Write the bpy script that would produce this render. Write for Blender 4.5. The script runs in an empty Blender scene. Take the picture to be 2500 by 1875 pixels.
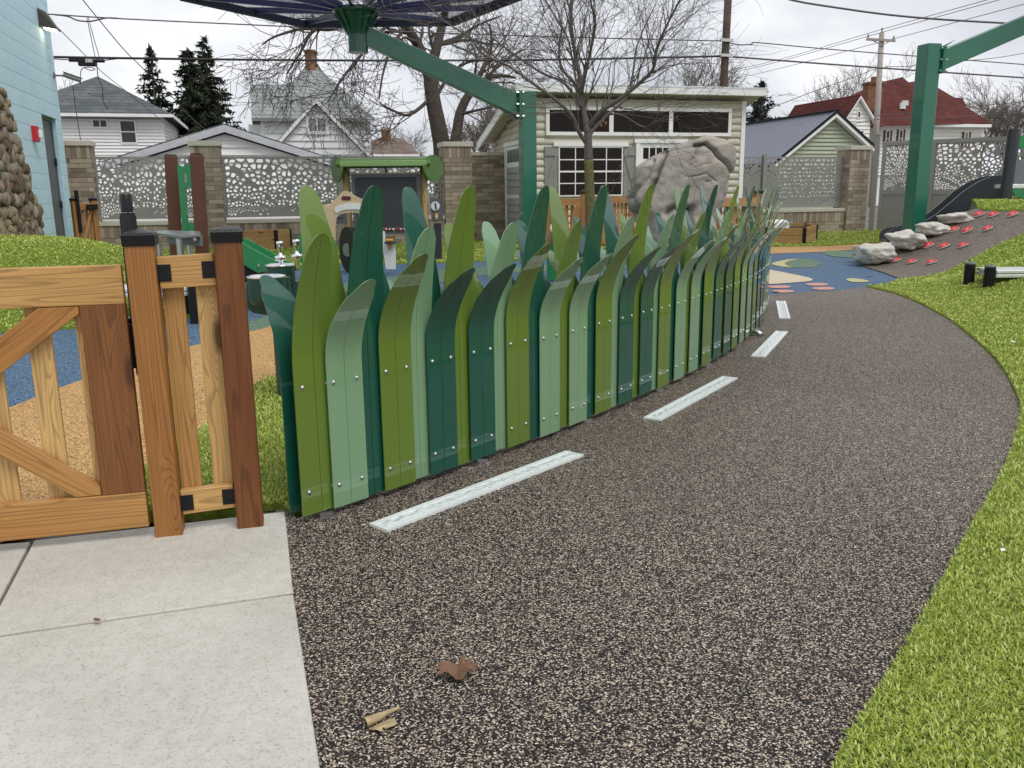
import bpy, bmesh, math, random
import numpy as np
from mathutils import Vector, Matrix, noise as mnoise
from mathutils.geometry import delaunay_2d_cdt

sc = bpy.context.scene
C = sc.collection
V = Vector
rad = math.radians
rng = random.Random(11)

# ------------------------------------------------------------------ camera
EYE = V((0, 0, 1.15))
FPX = 2100.0
PITCH = math.atan(468 / 2100)
ROLL = 0.012
_f = V((0, math.cos(PITCH), -math.sin(PITCH)))
_u0 = V((0, math.sin(PITCH), math.cos(PITCH)))
_r = V((1, 0, 0)) * math.cos(ROLL) - _u0 * math.sin(ROLL)
_u = _u0 * math.cos(ROLL) + V((1, 0, 0)) * math.sin(ROLL)
cd = bpy.data.cameras.new('camera')
cam = bpy.data.objects.new('camera', cd)
C.objects.link(cam)
cam.matrix_world = Matrix(((_r.x, _u.x, -_f.x, 0), (_r.y, _u.y, -_f.y, 0), (_r.z, _u.z, -_f.z, EYE.z), (0, 0, 0, 1)))
cd.sensor_width = 36.0
cd.lens = 36.0 * FPX / 2500.0
cd.clip_start = 0.05
cd.clip_end = 2000
sc.camera = cam

# ------------------------------------------------------------------ sky, sun, exposure
SUN_EL, SUN_AZ = rad(56), rad(138)
world = bpy.data.worlds.new('World')
sc.world = world
world.use_nodes = True
wn, wl = world.node_tree.nodes, world.node_tree.links
wn.clear()
wo = wn.new('ShaderNodeOutputWorld')
sky = wn.new('ShaderNodeTexSky')
sky.sky_type = 'NISHITA'
sky.sun_disc = False
sky.sun_elevation = SUN_EL
sky.sun_rotation = SUN_AZ
bgs = wn.new('ShaderNodeBackground')
bgs.inputs['Strength'].default_value = 0.05
wl.new(sky.outputs[0], bgs.inputs['Color'])
tc = wn.new('ShaderNodeTexCoord')
mp = wn.new('ShaderNodeMapping')
mp.inputs['Scale'].default_value = (1.0, 1.0, 2.6)
wl.new(tc.outputs['Generated'], mp.inputs['Vector'])
n1 = wn.new('ShaderNodeTexNoise')
n1.inputs['Scale'].default_value = 2.3
n1.inputs['Detail'].default_value = 7
n1.inputs['Roughness'].default_value = 0.52
n1.inputs['Distortion'].default_value = 0.35
wl.new(mp.outputs[0], n1.inputs['Vector'])
cr = wn.new('ShaderNodeValToRGB')
e = cr.color_ramp.elements
e[0].position, e[0].color = 0.33, (0.45, 0.48, 0.54, 1)
e[1].position, e[1].color = 0.66, (0.97, 0.975, 0.99, 1)
m = cr.color_ramp.elements.new(0.49)
m.color = (0.72, 0.735, 0.78, 1)
wl.new(n1.outputs['Fac'], cr.inputs[0])
bgc = wn.new('ShaderNodeBackground')
bgc.inputs['Strength'].default_value = 0.92
wl.new(cr.outputs[0], bgc.inputs['Color'])
wm = wn.new('ShaderNodeMixShader')
wm.inputs[0].default_value = 0.93
wl.new(bgs.outputs[0], wm.inputs[1])
wl.new(bgc.outputs[0], wm.inputs[2])
wl.new(wm.outputs[0], wo.inputs['Surface'])
sd = bpy.data.lights.new('sun', 'SUN')
sd.energy = 1.5
sd.angle = rad(28)
sd.color = (1.0, 0.97, 0.93)
sun = bpy.data.objects.new('sun', sd)
C.objects.link(sun)
_sv = V((math.sin(SUN_AZ) * math.cos(SUN_EL), math.cos(SUN_AZ) * math.cos(SUN_EL), math.sin(SUN_EL)))
sun.rotation_euler = _sv.to_track_quat('Z', 'Y').to_euler()
sun.location = (0, 0, 30)
sc.view_settings.view_transform = 'Standard'
sc.view_settings.look = 'None'
sc.view_settings.exposure = 0.38
sc.view_settings.gamma = 1.0
sc.view_settings.use_curve_mapping = False
sc.render.engine = 'CYCLES'

# ------------------------------------------------------------------ measuring helpers
def ray(x, y):
    return _f + _r * ((x - 1250) / FPX) - _u * ((y - 937.5) / FPX)
def G(x, y, z=0.0):                       # point of the plane at height z seen at a photo pixel
    d = ray(x, y)
    return EYE + d * ((z - EYE.z) / d.z)
def P(x, y, Y):                           # point at depth Y
    d = ray(x, y)
    return EYE + d * (Y / d.y)
def march(x, y, hf, t0=3.0, t1=40.0):     # first hit of a pixel ray with a height field
    d = ray(x, y)
    d = d / d.y
    t = t0
    while t < t1:
        q = EYE + d * t
        if q.z < hf(q.x, q.y):
            return q
        t += 0.02
    return EYE + d * t1
GRID = rad(15.5)                          # the street grid's turn
class Fr:                                 # an upright plane: a along it, z up, d out of it
    def __init__(s, o, ang=GRID):
        s.o = V((o[0], o[1], 0))
        s.u = V((math.cos(ang), math.sin(ang), 0))
        s.n = V((math.sin(ang), -math.cos(ang), 0))
        s.ang = ang
    def pt(s, a, z, d=0.0):
        return s.o + s.u * a + s.n * d + V((0, 0, z))
    def px(s, x, y, d=0.0):
        r_ = ray(x, y)
        o = s.o + s.n * d
        t = (o - EYE).dot(s.n) / r_.dot(s.n)
        q = EYE + r_ * t - o
        return q.dot(s.u), q.z
    def mat(s, a, z, d=0.0):              # local X along, local Y into the wall, local Z up
        o = s.pt(a, z, d)
        n = -s.n
        return Matrix(((s.u.x, n.x, 0, o.x), (s.u.y, n.y, 0, o.y), (0, 0, 1, o.z), (0, 0, 0, 1)))

# ------------------------------------------------------------------ object helpers
WM = {}
def link(o, parent=None, M=None):
    C.objects.link(o)
    M = M if M is not None else Matrix.Identity(4)
    if parent is not None:
        o.parent = parent
        o.matrix_parent_inverse = WM[parent.name].inverted()
    o.matrix_basis = M
    WM[o.name] = M.copy()
    return o
def tag(o, label=None, cat=None, group=None, kind=None):
    if label: o['label'] = label
    if cat: o['category'] = cat
    if group: o['group'] = group
    if kind: o['kind'] = kind
    return o
def thing(name, label, cat, loc, group=None):
    o = bpy.data.objects.new(name, None)
    o.empty_display_size = 0.1
    link(o, None, Matrix.Translation(V(loc)))
    return tag(o, label, cat, group)
def meshobj(name, me, mat=None, parent=None, M=None, bevel=0, seg=2):
    o = bpy.data.objects.new(name, me)
    if mat is not None and not me.materials:
        me.materials.append(mat)
    link(o, parent, M)
    if bevel:
        b = o.modifiers.new('bevel', 'BEVEL')
        b.width = bevel
        b.segments = seg
        b.limit_method = 'ANGLE'
        b.angle_limit = rad(40)
    return o
class MB:
    def __init__(s):
        s.v = []
        s.f = []
    def add(s, vs, fs, M=None):
        o = len(s.v)
        s.v += [(M @ V(p)) if M is not None else V(p) for p in vs]
        s.f += [tuple(i + o for i in q) for q in fs]
        return s
    def hexa(s, q):                        # eight corners: bottom ring, then top ring
        return s.add(q, [(3, 2, 1, 0), (4, 5, 6, 7), (0, 1, 5, 4), (1, 2, 6, 5), (2, 3, 7, 6), (3, 0, 4, 7)])
    def box(s, p0, p1, M=None):
        x0, y0, z0 = p0
        x1, y1, z1 = p1
        return s.add([(x0, y0, z0), (x1, y0, z0), (x1, y1, z0), (x0, y1, z0), (x0, y0, z1), (x1, y0, z1), (x1, y1, z1), (x0, y1, z1)],
                     [(3, 2, 1, 0), (4, 5, 6, 7), (0, 1, 5, 4), (1, 2, 6, 5), (2, 3, 7, 6), (3, 0, 4, 7)], M)
    def fbox(s, fr, a0, a1, z0, z1, d0, d1):   # box on a frame; d1 is the outer face
        return s.hexa([fr.pt(a0, z0, d1), fr.pt(a1, z0, d1), fr.pt(a1, z0, d0), fr.pt(a0, z0, d0),
                       fr.pt(a0, z1, d1), fr.pt(a1, z1, d1), fr.pt(a1, z1, d0), fr.pt(a0, z1, d0)])
    def beam(s, a, b, w, h, up=V((0, 0, 1))):
        a, b = V(a), V(b)
        t = (b - a).normalized()
        x = t.cross(up).normalized() * (w / 2)
        y = x.cross(t).normalized() * (h / 2)
        return s.hexa([a - x - y, a + x - y, a + x + y, a - x + y, b - x - y, b + x - y, b + x + y, b - x + y])
    def prism(s, pts, dv):                 # planar polygon pushed along dv
        n = len(pts)
        dv = V(dv)
        return s.add([V(p) for p in pts] + [V(p) + dv for p in pts],
                     [tuple(range(n))[::-1], tuple(range(n, 2 * n))] + [(i, (i + 1) % n, n + (i + 1) % n, n + i) for i in range(n)])
    def tube(s, pts, rs, n=8, caps=True):
        pts = [V(p) for p in pts]
        if not hasattr(rs, '__len__'): rs = [rs] * len(pts)
        o = len(s.v)
        up = None
        for i, p in enumerate(pts):
            t = (pts[min(i + 1, len(pts) - 1)] - pts[max(i - 1, 0)])
            t = t.normalized() if t.length > 1e-9 else V((0, 0, 1))
            if up is None:
                up = V((0, 0, 1)) if abs(t.z) < 0.9 else V((1, 0, 0))
            x = t.cross(up)
            x = x.normalized() if x.length > 1e-6 else t.orthogonal().normalized()
            y = t.cross(x)
            up = -y if False else x.cross(t)
            for k in range(n):
                a = 2 * math.pi * k / n
                s.v.append(p + (x * math.cos(a) + y * math.sin(a)) * rs[i])
        for i in range(len(pts) - 1):
            for k in range(n):
                s.f.append((o + i * n + k, o + i * n + (k + 1) % n, o + (i + 1) * n + (k + 1) % n, o + (i + 1) * n + k))
        if caps:
            s.f.append(tuple(o + k for k in range(n))[::-1])
            s.f.append(tuple(o + (len(pts) - 1) * n + k for k in range(n)))
        return s
    def lathe(s, prof, n=16, M=None):
        o = len(s.v)
        for r_, z in prof:
            for k in range(n):
                a = 2 * math.pi * k / n
                p = V((r_ * math.cos(a), r_ * math.sin(a), z))
                s.v.append(M @ p if M is not None else p)
        for i in range(len(prof) - 1):
            for k in range(n):
                s.f.append((o + i * n + k, o + i * n + (k + 1) % n, o + (i + 1) * n + (k + 1) % n, o + (i + 1) * n + k))
        if prof[0][0] > 1e-5: s.f.append(tuple(o + k for k in range(n))[::-1])
        if prof[-1][0] > 1e-5: s.f.append(tuple(o + (len(prof) - 1) * n + k for k in range(n)))
        return s
    def mesh(s, name, smooth=False, M=None):
        me = bpy.data.meshes.new(name)
        me.from_pydata([tuple(M @ p) if M is not None else tuple(p) for p in s.v], [], s.f)
        bm = bmesh.new()
        bm.from_mesh(me)
        bmesh.ops.remove_doubles(bm, verts=bm.verts, dist=1e-5)
        bmesh.ops.recalc_face_normals(bm, faces=bm.faces)
        bm.to_mesh(me)
        bm.free()
        if smooth:
            for p in me.polygons: p.use_smooth = True
            if smooth is not True:
                me.set_sharp_from_angle(angle=rad(smooth))
        return me
    def build(s, name, mat, parent=None, smooth=False, bevel=0, seg=2, world=False):
        # the vertices are in world space; the origin goes to the middle of the base
        xs = [p.x for p in s.v]; ys = [p.y for p in s.v]; zs = [p.z for p in s.v]
        o = V(((min(xs) + max(xs)) / 2, (min(ys) + max(ys)) / 2, min(zs)))
        me = s.mesh(name, smooth, Matrix.Translation(-o))
        return meshobj(name, me, mat, parent, Matrix.Translation(o), bevel, seg)
_boxes = {}
def unitbox(mat):
    if mat.name not in _boxes:
        me = MB().box((-.5, -.5, -.5), (.5, .5, .5)).mesh('unit')
        me.materials.append(mat)
        _boxes[mat.name] = me
    return _boxes[mat.name]
def frbox(name, fr, a0, a1, z0, z1, d0, d1, mat, parent, bevel=0):   # box whose local axes follow the frame
    me = MB().box((-(a1 - a0) / 2, -(d1 - d0) / 2, -(z1 - z0) / 2), ((a1 - a0) / 2, (d1 - d0) / 2, (z1 - z0) / 2)).mesh(name)
    return meshobj(name, me, mat, parent, fr.mat((a0 + a1) / 2, (z0 + z1) / 2, (d0 + d1) / 2), bevel)
def board(name, a, b, w, t, wdir, mat, parent, tone=0.5, bevel=0.003):
    # a plank from a to b; local Z runs along it, X across its width
    a, b = V(a), V(b)
    L = (b - a).length
    z = (b - a) / L
    x = (V(wdir) - z * V(wdir).dot(z)).normalized()
    y = z.cross(x)
    o = (a + b) / 2
    M = Matrix(((x.x, y.x, z.x, o.x), (x.y, y.y, z.y, o.y), (x.z, y.z, z.z, o.z), (0, 0, 0, 1)))
    me = MB().box((-w / 2, -t / 2, -L / 2), (w / 2, t / 2, L / 2)).mesh(name)
    ob = meshobj(name, me, mat, parent, M, bevel)
    ob['tone'] = float(tone)
    return ob
def scale_m(M, sx, sy, sz):
    return M @ Matrix.Diagonal((sx, sy, sz, 1))

# ------------------------------------------------------------------ materials
def nm(name):
    m_ = bpy.data.materials.new(name)
    m_.use_nodes = True
    t = m_.node_tree
    return m_, t.nodes, t.links, t.nodes['Principled BSDF']
def setin(b, **k):
    for n_, v_ in k.items():
        b.inputs[n_.replace('_', ' ')].default_value = v_
def rgba(c): return (c[0], c[1], c[2], 1)
def plain(name, col, rough=.5, metal=0., coat=0., var=.12, vs=6., bump=0., bs=60., spec=.5, coatr=.06):
    m_, N, L, b = nm(name)
    setin(b, Roughness=rough, Metallic=metal, Coat_Weight=coat, Coat_Roughness=coatr, Specular_IOR_Level=spec, Coat_IOR=1.52)
    tcn = N.new('ShaderNodeTexCoord')
    nz = N.new('ShaderNodeTexNoise')
    nz.inputs['Scale'].default_value = vs
    nz.inputs['Detail'].default_value = 5
    L.new(tcn.outputs['Object'], nz.inputs['Vector'])
    r_ = N.new('ShaderNodeValToRGB')
    r_.color_ramp.elements[0].position = .3
    r_.color_ramp.elements[1].position = .7
    r_.color_ramp.elements[0].color = rgba([c * (1 - var) for c in col])
    r_.color_ramp.elements[1].color = rgba([min(1, c * (1 + var)) for c in col])
    L.new(nz.outputs['Fac'], r_.inputs[0])
    L.new(r_.outputs[0], b.inputs['Base Color'])
    if bump:
        n2 = N.new('ShaderNodeTexNoise')
        n2.inputs['Scale'].default_value = bs
        n2.inputs['Detail'].default_value = 6
        L.new(tcn.outputs['Object'], n2.inputs['Vector'])
        bp = N.new('ShaderNodeBump')
        bp.inputs['Strength'].default_value = bump
        bp.inputs['Distance'].default_value = .02
        L.new(n2.outputs['Fac'], bp.inputs['Height'])
        L.new(bp.outputs[0], b.inputs['Normal'])
    return m_
def speckle(name, stops, scale, rough=.75, big=.0, bump=.5, bigscale=.9):
    # coloured rubber granules: one flat colour per cell, by weight
    m_, N, L, b = nm(name)
    setin(b, Roughness=rough, Specular_IOR_Level=.28)
    tcn = N.new('ShaderNodeTexCoord')
    wz = N.new('ShaderNodeTexNoise')
    wz.inputs['Scale'].default_value = scale * .7
    L.new(tcn.outputs['Object'], wz.inputs['Vector'])
    mx = N.new('ShaderNodeMixRGB')
    mx.blend_type = 'LINEAR_LIGHT'
    mx.inputs[0].default_value = .35 / scale
    L.new(tcn.outputs['Object'], mx.inputs[1])
    L.new(wz.outputs['Color'], mx.inputs[2])
    vo = N.new('ShaderNodeTexVoronoi')
    vo.inputs['Scale'].default_value = scale
    L.new(mx.outputs[0], vo.inputs['Vector'])
    se = N.new('ShaderNodeSeparateColor')
    L.new(vo.outputs['Color'], se.inputs[0])
    nz = N.new('ShaderNodeTexNoise')
    nz.inputs['Scale'].default_value = bigscale
    nz.inputs['Detail'].default_value = 4
    L.new(tcn.outputs['Object'], nz.inputs['Vector'])
    ad = N.new('ShaderNodeMath')
    ad.operation = 'MULTIPLY_ADD'
    L.new(nz.outputs['Fac'], ad.inputs[0])
    ad.inputs[1].default_value = big
    L.new(se.outputs[0], ad.inputs[2])
    sb = N.new('ShaderNodeMath')
    sb.operation = 'SUBTRACT'
    L.new(ad.outputs[0], sb.inputs[0])
    sb.inputs[1].default_value = big * .5
    r_ = N.new('ShaderNodeValToRGB')
    r_.color_ramp.interpolation = 'CONSTANT'
    els = r_.color_ramp.elements
    while len(els) < len(stops): els.new(.5)
    for e_, (p_, c_) in zip(els, stops):
        e_.position = p_
        e_.color = rgba(c_)
    L.new(sb.outputs[0], r_.inputs[0])
    L.new(r_.outputs[0], b.inputs['Base Color'])
    bp = N.new('ShaderNodeBump')
    bp.inputs['Strength'].default_value = bump
    bp.inputs['Distance'].default_value = .004
    bp.invert = True
    L.new(vo.outputs['Distance'], bp.inputs['Height'])
    L.new(bp.outputs[0], b.inputs['Normal'])
    return m_
def wood(name, lo, mid, hi, rough=.55):
    m_, N, L, b = nm(name)
    setin(b, Roughness=rough, Specular_IOR_Level=.4)
    tcn = N.new('ShaderNodeTexCoord')
    oi = N.new('ShaderNodeObjectInfo')
    of = N.new('ShaderNodeMath'); of.operation = 'MULTIPLY'; of.inputs[1].default_value = 71.
    L.new(oi.outputs['Random'], of.inputs[0])
    va = N.new('ShaderNodeVectorMath'); va.operation = 'ADD'
    L.new(tcn.outputs['Object'], va.inputs[0])
    L.new(of.outputs[0], va.inputs[1])
    def mapped(sx, sy, sz):
        mp_ = N.new('ShaderNodeMapping')
        mp_.inputs['Scale'].default_value = (sx, sy, sz)
        L.new(va.outputs[0], mp_.inputs['Vector'])
        return mp_
    kv = N.new('ShaderNodeTexVoronoi'); kv.inputs['Scale'].default_value = 1.
    L.new(mapped(6.5, 2.4, 1.9).outputs[0], kv.inputs['Vector'])
    kr = N.new('ShaderNodeMapRange')
    kr.inputs[1].default_value = .02; kr.inputs[2].default_value = .42; kr.inputs[3].default_value = 1; kr.inputs[4].default_value = 0
    kr.interpolation_type = 'SMOOTHSTEP'
    L.new(kv.outputs['Distance'], kr.inputs[0])
    nz = N.new('ShaderNodeTexNoise'); nz.inputs['Scale'].default_value = 1.; nz.inputs['Detail'].default_value = 1.5
    L.new(mapped(10, 10, .30).outputs[0], nz.inputs['Vector'])
    ka = N.new('ShaderNodeMath'); ka.operation = 'MULTIPLY_ADD'; ka.inputs[1].default_value = .26
    L.new(kr.outputs[0], ka.inputs[0]); L.new(nz.outputs['Fac'], ka.inputs[2])
    mu = N.new('ShaderNodeMath'); mu.operation = 'MULTIPLY'; mu.inputs[1].default_value = 24.
    L.new(ka.outputs[0], mu.inputs[0])
    fr_ = N.new('ShaderNodeMath'); fr_.operation = 'FRACT'
    L.new(mu.outputs[0], fr_.inputs[0])
    gr = N.new('ShaderNodeValToRGB')
    g = gr.color_ramp.elements
    g[0].position = 0.; g[0].color = (1, 1, 1, 1)
    g[1].position = 1.; g[1].color = (.55, .55, .55, 1)
    x_ = g.new(.62); x_.color = (.93, .93, .93, 1)
    x_ = g.new(.88); x_.color = (.42, .42, .42, 1)
    L.new(fr_.outputs[0], gr.inputs[0])
    fb = N.new('ShaderNodeTexNoise'); fb.inputs['Scale'].default_value = 1.; fb.inputs['Detail'].default_value = 4
    L.new(mapped(190, 190, 5).outputs[0], fb.inputs['Vector'])
    at = N.new('ShaderNodeAttribute'); at.attribute_type = 'OBJECT'; at.attribute_name = 'tone'
    bl = N.new('ShaderNodeTexNoise'); bl.inputs['Scale'].default_value = 1.; bl.inputs['Detail'].default_value = 2
    L.new(mapped(9, 9, 1.2).outputs[0], bl.inputs['Vector'])
    tn = N.new('ShaderNodeMath'); tn.operation = 'MULTIPLY_ADD'; tn.inputs[1].default_value = .30
    L.new(bl.outputs['Fac'], tn.inputs[0]); L.new(at.outputs['Fac'], tn.inputs[2])
    t2 = N.new('ShaderNodeMath'); t2.operation = 'SUBTRACT'; t2.inputs[1].default_value = .15
    L.new(tn.outputs[0], t2.inputs[0])
    base = N.new('ShaderNodeValToRGB')
    q = base.color_ramp.elements
    q[0].position = 0; q[0].color = rgba(lo)
    q[1].position = 1; q[1].color = rgba(hi)
    x_ = q.new(.5); x_.color = rgba(mid)
    L.new(t2.outputs[0], base.inputs[0])
    m1 = N.new('ShaderNodeMixRGB'); m1.blend_type = 'MULTIPLY'; m1.inputs[0].default_value = .62
    L.new(base.outputs[0], m1.inputs[1]); L.new(gr.outputs[0], m1.inputs[2])
    m2 = N.new('ShaderNodeMixRGB'); m2.blend_type = 'MULTIPLY'; m2.inputs[0].default_value = .45
    fbr = N.new('ShaderNodeValToRGB'); fbr.color_ramp.elements[0].position = .3; fbr.color_ramp.elements[0].color = (.5, .5, .5, 1); fbr.color_ramp.elements[1].position = .65
    L.new(fb.outputs['Fac'], fbr.inputs[0])
    L.new(m1.outputs[0], m2.inputs[1]); L.new(fbr.outputs[0], m2.inputs[2])
    kd = N.new('ShaderNodeMapRange')
    kd.inputs[1].default_value = .07; kd.inputs[2].default_value = .15; kd.inputs[3].default_value = .82; kd.inputs[4].default_value = 0
    L.new(kv.outputs['Distance'], kd.inputs[0])
    m3 = N.new('ShaderNodeMixRGB'); m3.inputs[2].default_value = (.045, .016, .006, 1)
    L.new(kd.outputs[0], m3.inputs[0]); L.new(m2.outputs[0], m3.inputs[1])
    L.new(m3.outputs[0], b.inputs['Base Color'])
    bp = N.new('ShaderNodeBump'); bp.inputs['Strength'].default_value = .25; bp.inputs['Distance'].default_value = .002
    L.new(gr.outputs[0], bp.inputs['Height']); L.new(bp.outputs[0], b.inputs['Normal'])
    return m_
def randmat(name, cols, rough=.85, bump=.4, bs=40., var=.2, vs=9., island=False):
    # one tint per object (or per loose piece), mottled
    m_, N, L, b = nm(name)
    setin(b, Roughness=rough, Specular_IOR_Level=.3)
    tcn = N.new('ShaderNodeTexCoord')
    if island:
        gi = N.new('ShaderNodeNewGeometry'); src = gi.outputs['Random Per Island']
    else:
        oi = N.new('ShaderNodeObjectInfo'); src = oi.outputs['Random']
    r_ = N.new('ShaderNodeValToRGB')
    els = r_.color_ramp.elements
    while len(els) < len(cols): els.new(.5)
    for i, (e_, c_) in enumerate(zip(els, cols)):
        e_.position = i / max(1, len(cols) - 1)
        e_.color = rgba(c_)
    L.new(src, r_.inputs[0])
    nz = N.new('ShaderNodeTexNoise'); nz.inputs['Scale'].default_value = vs; nz.inputs['Detail'].default_value = 6
    L.new(tcn.outputs['Object'], nz.inputs['Vector'])
    v_ = N.new('ShaderNodeMapRange'); v_.inputs[1].default_value = .3; v_.inputs[2].default_value = .7
    v_.inputs[3].default_value = 1 - var; v_.inputs[4].default_value = 1 + var
    L.new(nz.outputs['Fac'], v_.inputs[0])
    mx = N.new('ShaderNodeMixRGB'); mx.blend_type = 'MULTIPLY'; mx.inputs[0].default_value = 1
    L.new(r_.outputs[0], mx.inputs[1]); L.new(v_.outputs[0], mx.inputs[2])
    L.new(mx.outputs[0], b.inputs['Base Color'])
    if bump:
        n2 = N.new('ShaderNodeTexNoise'); n2.inputs['Scale'].default_value = bs; n2.inputs['Detail'].default_value = 8
        L.new(tcn.outputs['Object'], n2.inputs['Vector'])
        bp = N.new('ShaderNodeBump'); bp.inputs['Strength'].default_value = bump; bp.inputs['Distance'].default_value = .02
        L.new(n2.outputs['Fac'], bp.inputs['Height']); L.new(bp.outputs[0], b.inputs['Normal'])
    return m_
def shingle(name, col, col2, w=.9, h=.14):
    # rows of asphalt shingle on a far roof
    m_, N, L, b = nm(name)
    setin(b, Roughness=.9, Specular_IOR_Level=.2)
    tcn = N.new('ShaderNodeTexCoord')
    sx = N.new('ShaderNodeSeparateXYZ'); L.new(tcn.outputs['Object'], sx.inputs[0])
    ad = N.new('ShaderNodeMath'); ad.operation = 'ADD'
    L.new(sx.outputs[0], ad.inputs[0]); L.new(sx.outputs[1], ad.inputs[1])
    cb = N.new('ShaderNodeCombineXYZ'); L.new(ad.outputs[0], cb.inputs[0]); L.new(sx.outputs[2], cb.inputs[1])
    br = N.new('ShaderNodeTexBrick')
    br.inputs['Scale'].default_value = 1.
    br.inputs['Brick Width'].default_value = w
    br.inputs['Row Height'].default_value = h
    br.inputs['Mortar Size'].default_value = .012
    br.inputs['Color1'].default_value = rgba(col)
    br.inputs['Color2'].default_value = rgba(col2)
    br.inputs['Mortar'].default_value = rgba([c * .45 for c in col])
    L.new(cb.outputs[0], br.inputs['Vector'])
    nz = N.new('ShaderNodeTexNoise'); nz.inputs['Scale'].default_value = 1.3; nz.inputs['Detail'].default_value = 6
    L.new(tcn.outputs['Object'], nz.inputs['Vector'])
    v_ = N.new('ShaderNodeMapRange'); v_.inputs[1].default_value = .3; v_.inputs[2].default_value = .7
    v_.inputs[3].default_value = .8; v_.inputs[4].default_value = 1.2
    L.new(nz.outputs['Fac'], v_.inputs[0])
    mx = N.new('ShaderNodeMixRGB'); mx.blend_type = 'MULTIPLY'; mx.inputs[0].default_value = 1
    L.new(br.outputs[0], mx.inputs[1]); L.new(v_.outputs[0], mx.inputs[2])
    L.new(mx.outputs[0], b.inputs['Base Color'])
    return m_

BLADE = {
    'olive': plain('paint_olive', (.118, .190, .026), .42, 0, 1., .03, 3, spec=.25, coatr=.02),
    'sage': plain('paint_sage', (.190, .325, .185), .42, 0, 1., .03, 3, spec=.25, coatr=.02),
    'dark': plain('paint_dark_green', (.007, .080, .052), .42, 0, 1., .03, 3, spec=.25, coatr=.02)}
m_steel = plain('steel', (.55, .56, .57), .32, 1., 0, .08, 20)
m_chrome = plain('chrome', (.8, .8, .82), .08, 1., 0, .02, 5)
m_alu = plain('aluminium', (.80, .81, .83), .35, .55, 0, .04, 12)
m_black = plain('black_paint', (.007, .007, .008), .42, 0, 0, .1, 20, spec=.3)
m_blackw = plain('black_cap', (.006, .006, .007), .30, 0, 0, .2, 70, bump=.08, bs=150, spec=.35)
m_cedar = wood('cedar', (.165, .050, .014), (.44, .195, .050), (.70, .45, .175))
m_cedarfar = wood('cedar_far', (.22, .075, .025), (.42, .20, .07), (.64, .39, .165))
m_conc = None
m_column = plain('column_green', (.012, .135, .080), .35, 0, .5, .04, 3)
m_hub = plain('hub_green', (.010, .085, .052), .3, 0, .5, .05, 3)

def concrete_mat():
    m_, N, L, b = nm('concrete')
    setin(b, Roughness=.8, Specular_IOR_Level=.3)
    tcn = N.new('ShaderNodeTexCoord')
    def nz(sc_, det, ro=.55):
        n_ = N.new('ShaderNodeTexNoise'); n_.inputs['Scale'].default_value = sc_; n_.inputs['Detail'].default_value = det; n_.inputs['Roughness'].default_value = ro
        L.new(tcn.outputs['Object'], n_.inputs['Vector']); return n_
    a, c, d = nz(2.2, 5), nz(140, 4, .7), nz(26, 5, .6)
    r1 = N.new('ShaderNodeValToRGB'); r1.color_ramp.elements[0].position = .3; r1.color_ramp.elements[0].color = (.455, .438, .39, 1); r1.color_ramp.elements[1].position = .7; r1.color_ramp.elements[1].color = (.54, .522, .468, 1)
    L.new(a.outputs['Fac'], r1.inputs[0])
    r2 = N.new('ShaderNodeValToRGB'); r2.color_ramp.elements[0].position = .28; r2.color_ramp.elements[0].color = (.50, .50, .49, 1); r2.color_ramp.elements[1].position = .47; r2.color_ramp.elements[1].color = (1, 1, 1, 1)
    L.new(c.outputs['Fac'], r2.inputs[0])
    r3 = N.new('ShaderNodeValToRGB'); r3.color_ramp.elements[0].position = .33; r3.color_ramp.elements[0].color = (.94, .94, .93, 1); r3.color_ramp.elements[1].position = .6; r3.color_ramp.elements[1].color = (1.04, 1.04, 1.04, 1)
    L.new(d.outputs['Fac'], r3.inputs[0])
    m1 = N.new('ShaderNodeMixRGB'); m1.blend_type = 'MULTIPLY'; m1.inputs[0].default_value = 1.
    L.new(r1.outputs[0], m1.inputs[1]); L.new(r2.outputs[0], m1.inputs[2])
    m2 = N.new('ShaderNodeMixRGB'); m2.blend_type = 'MULTIPLY'; m2.inputs[0].default_value = 1.
    L.new(m1.outputs[0], m2.inputs[1]); L.new(r3.outputs[0], m2.inputs[2])
    L.new(m2.outputs[0], b.inputs['Base Color'])
    bp = N.new('ShaderNodeBump'); bp.inputs['Strength'].default_value = .3; bp.inputs['Distance'].default_value = .004
    L.new(c.outputs['Fac'], bp.inputs['Height']); L.new(bp.outputs[0], b.inputs['Normal'])
    return m_
m_conc = concrete_mat()

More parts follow.
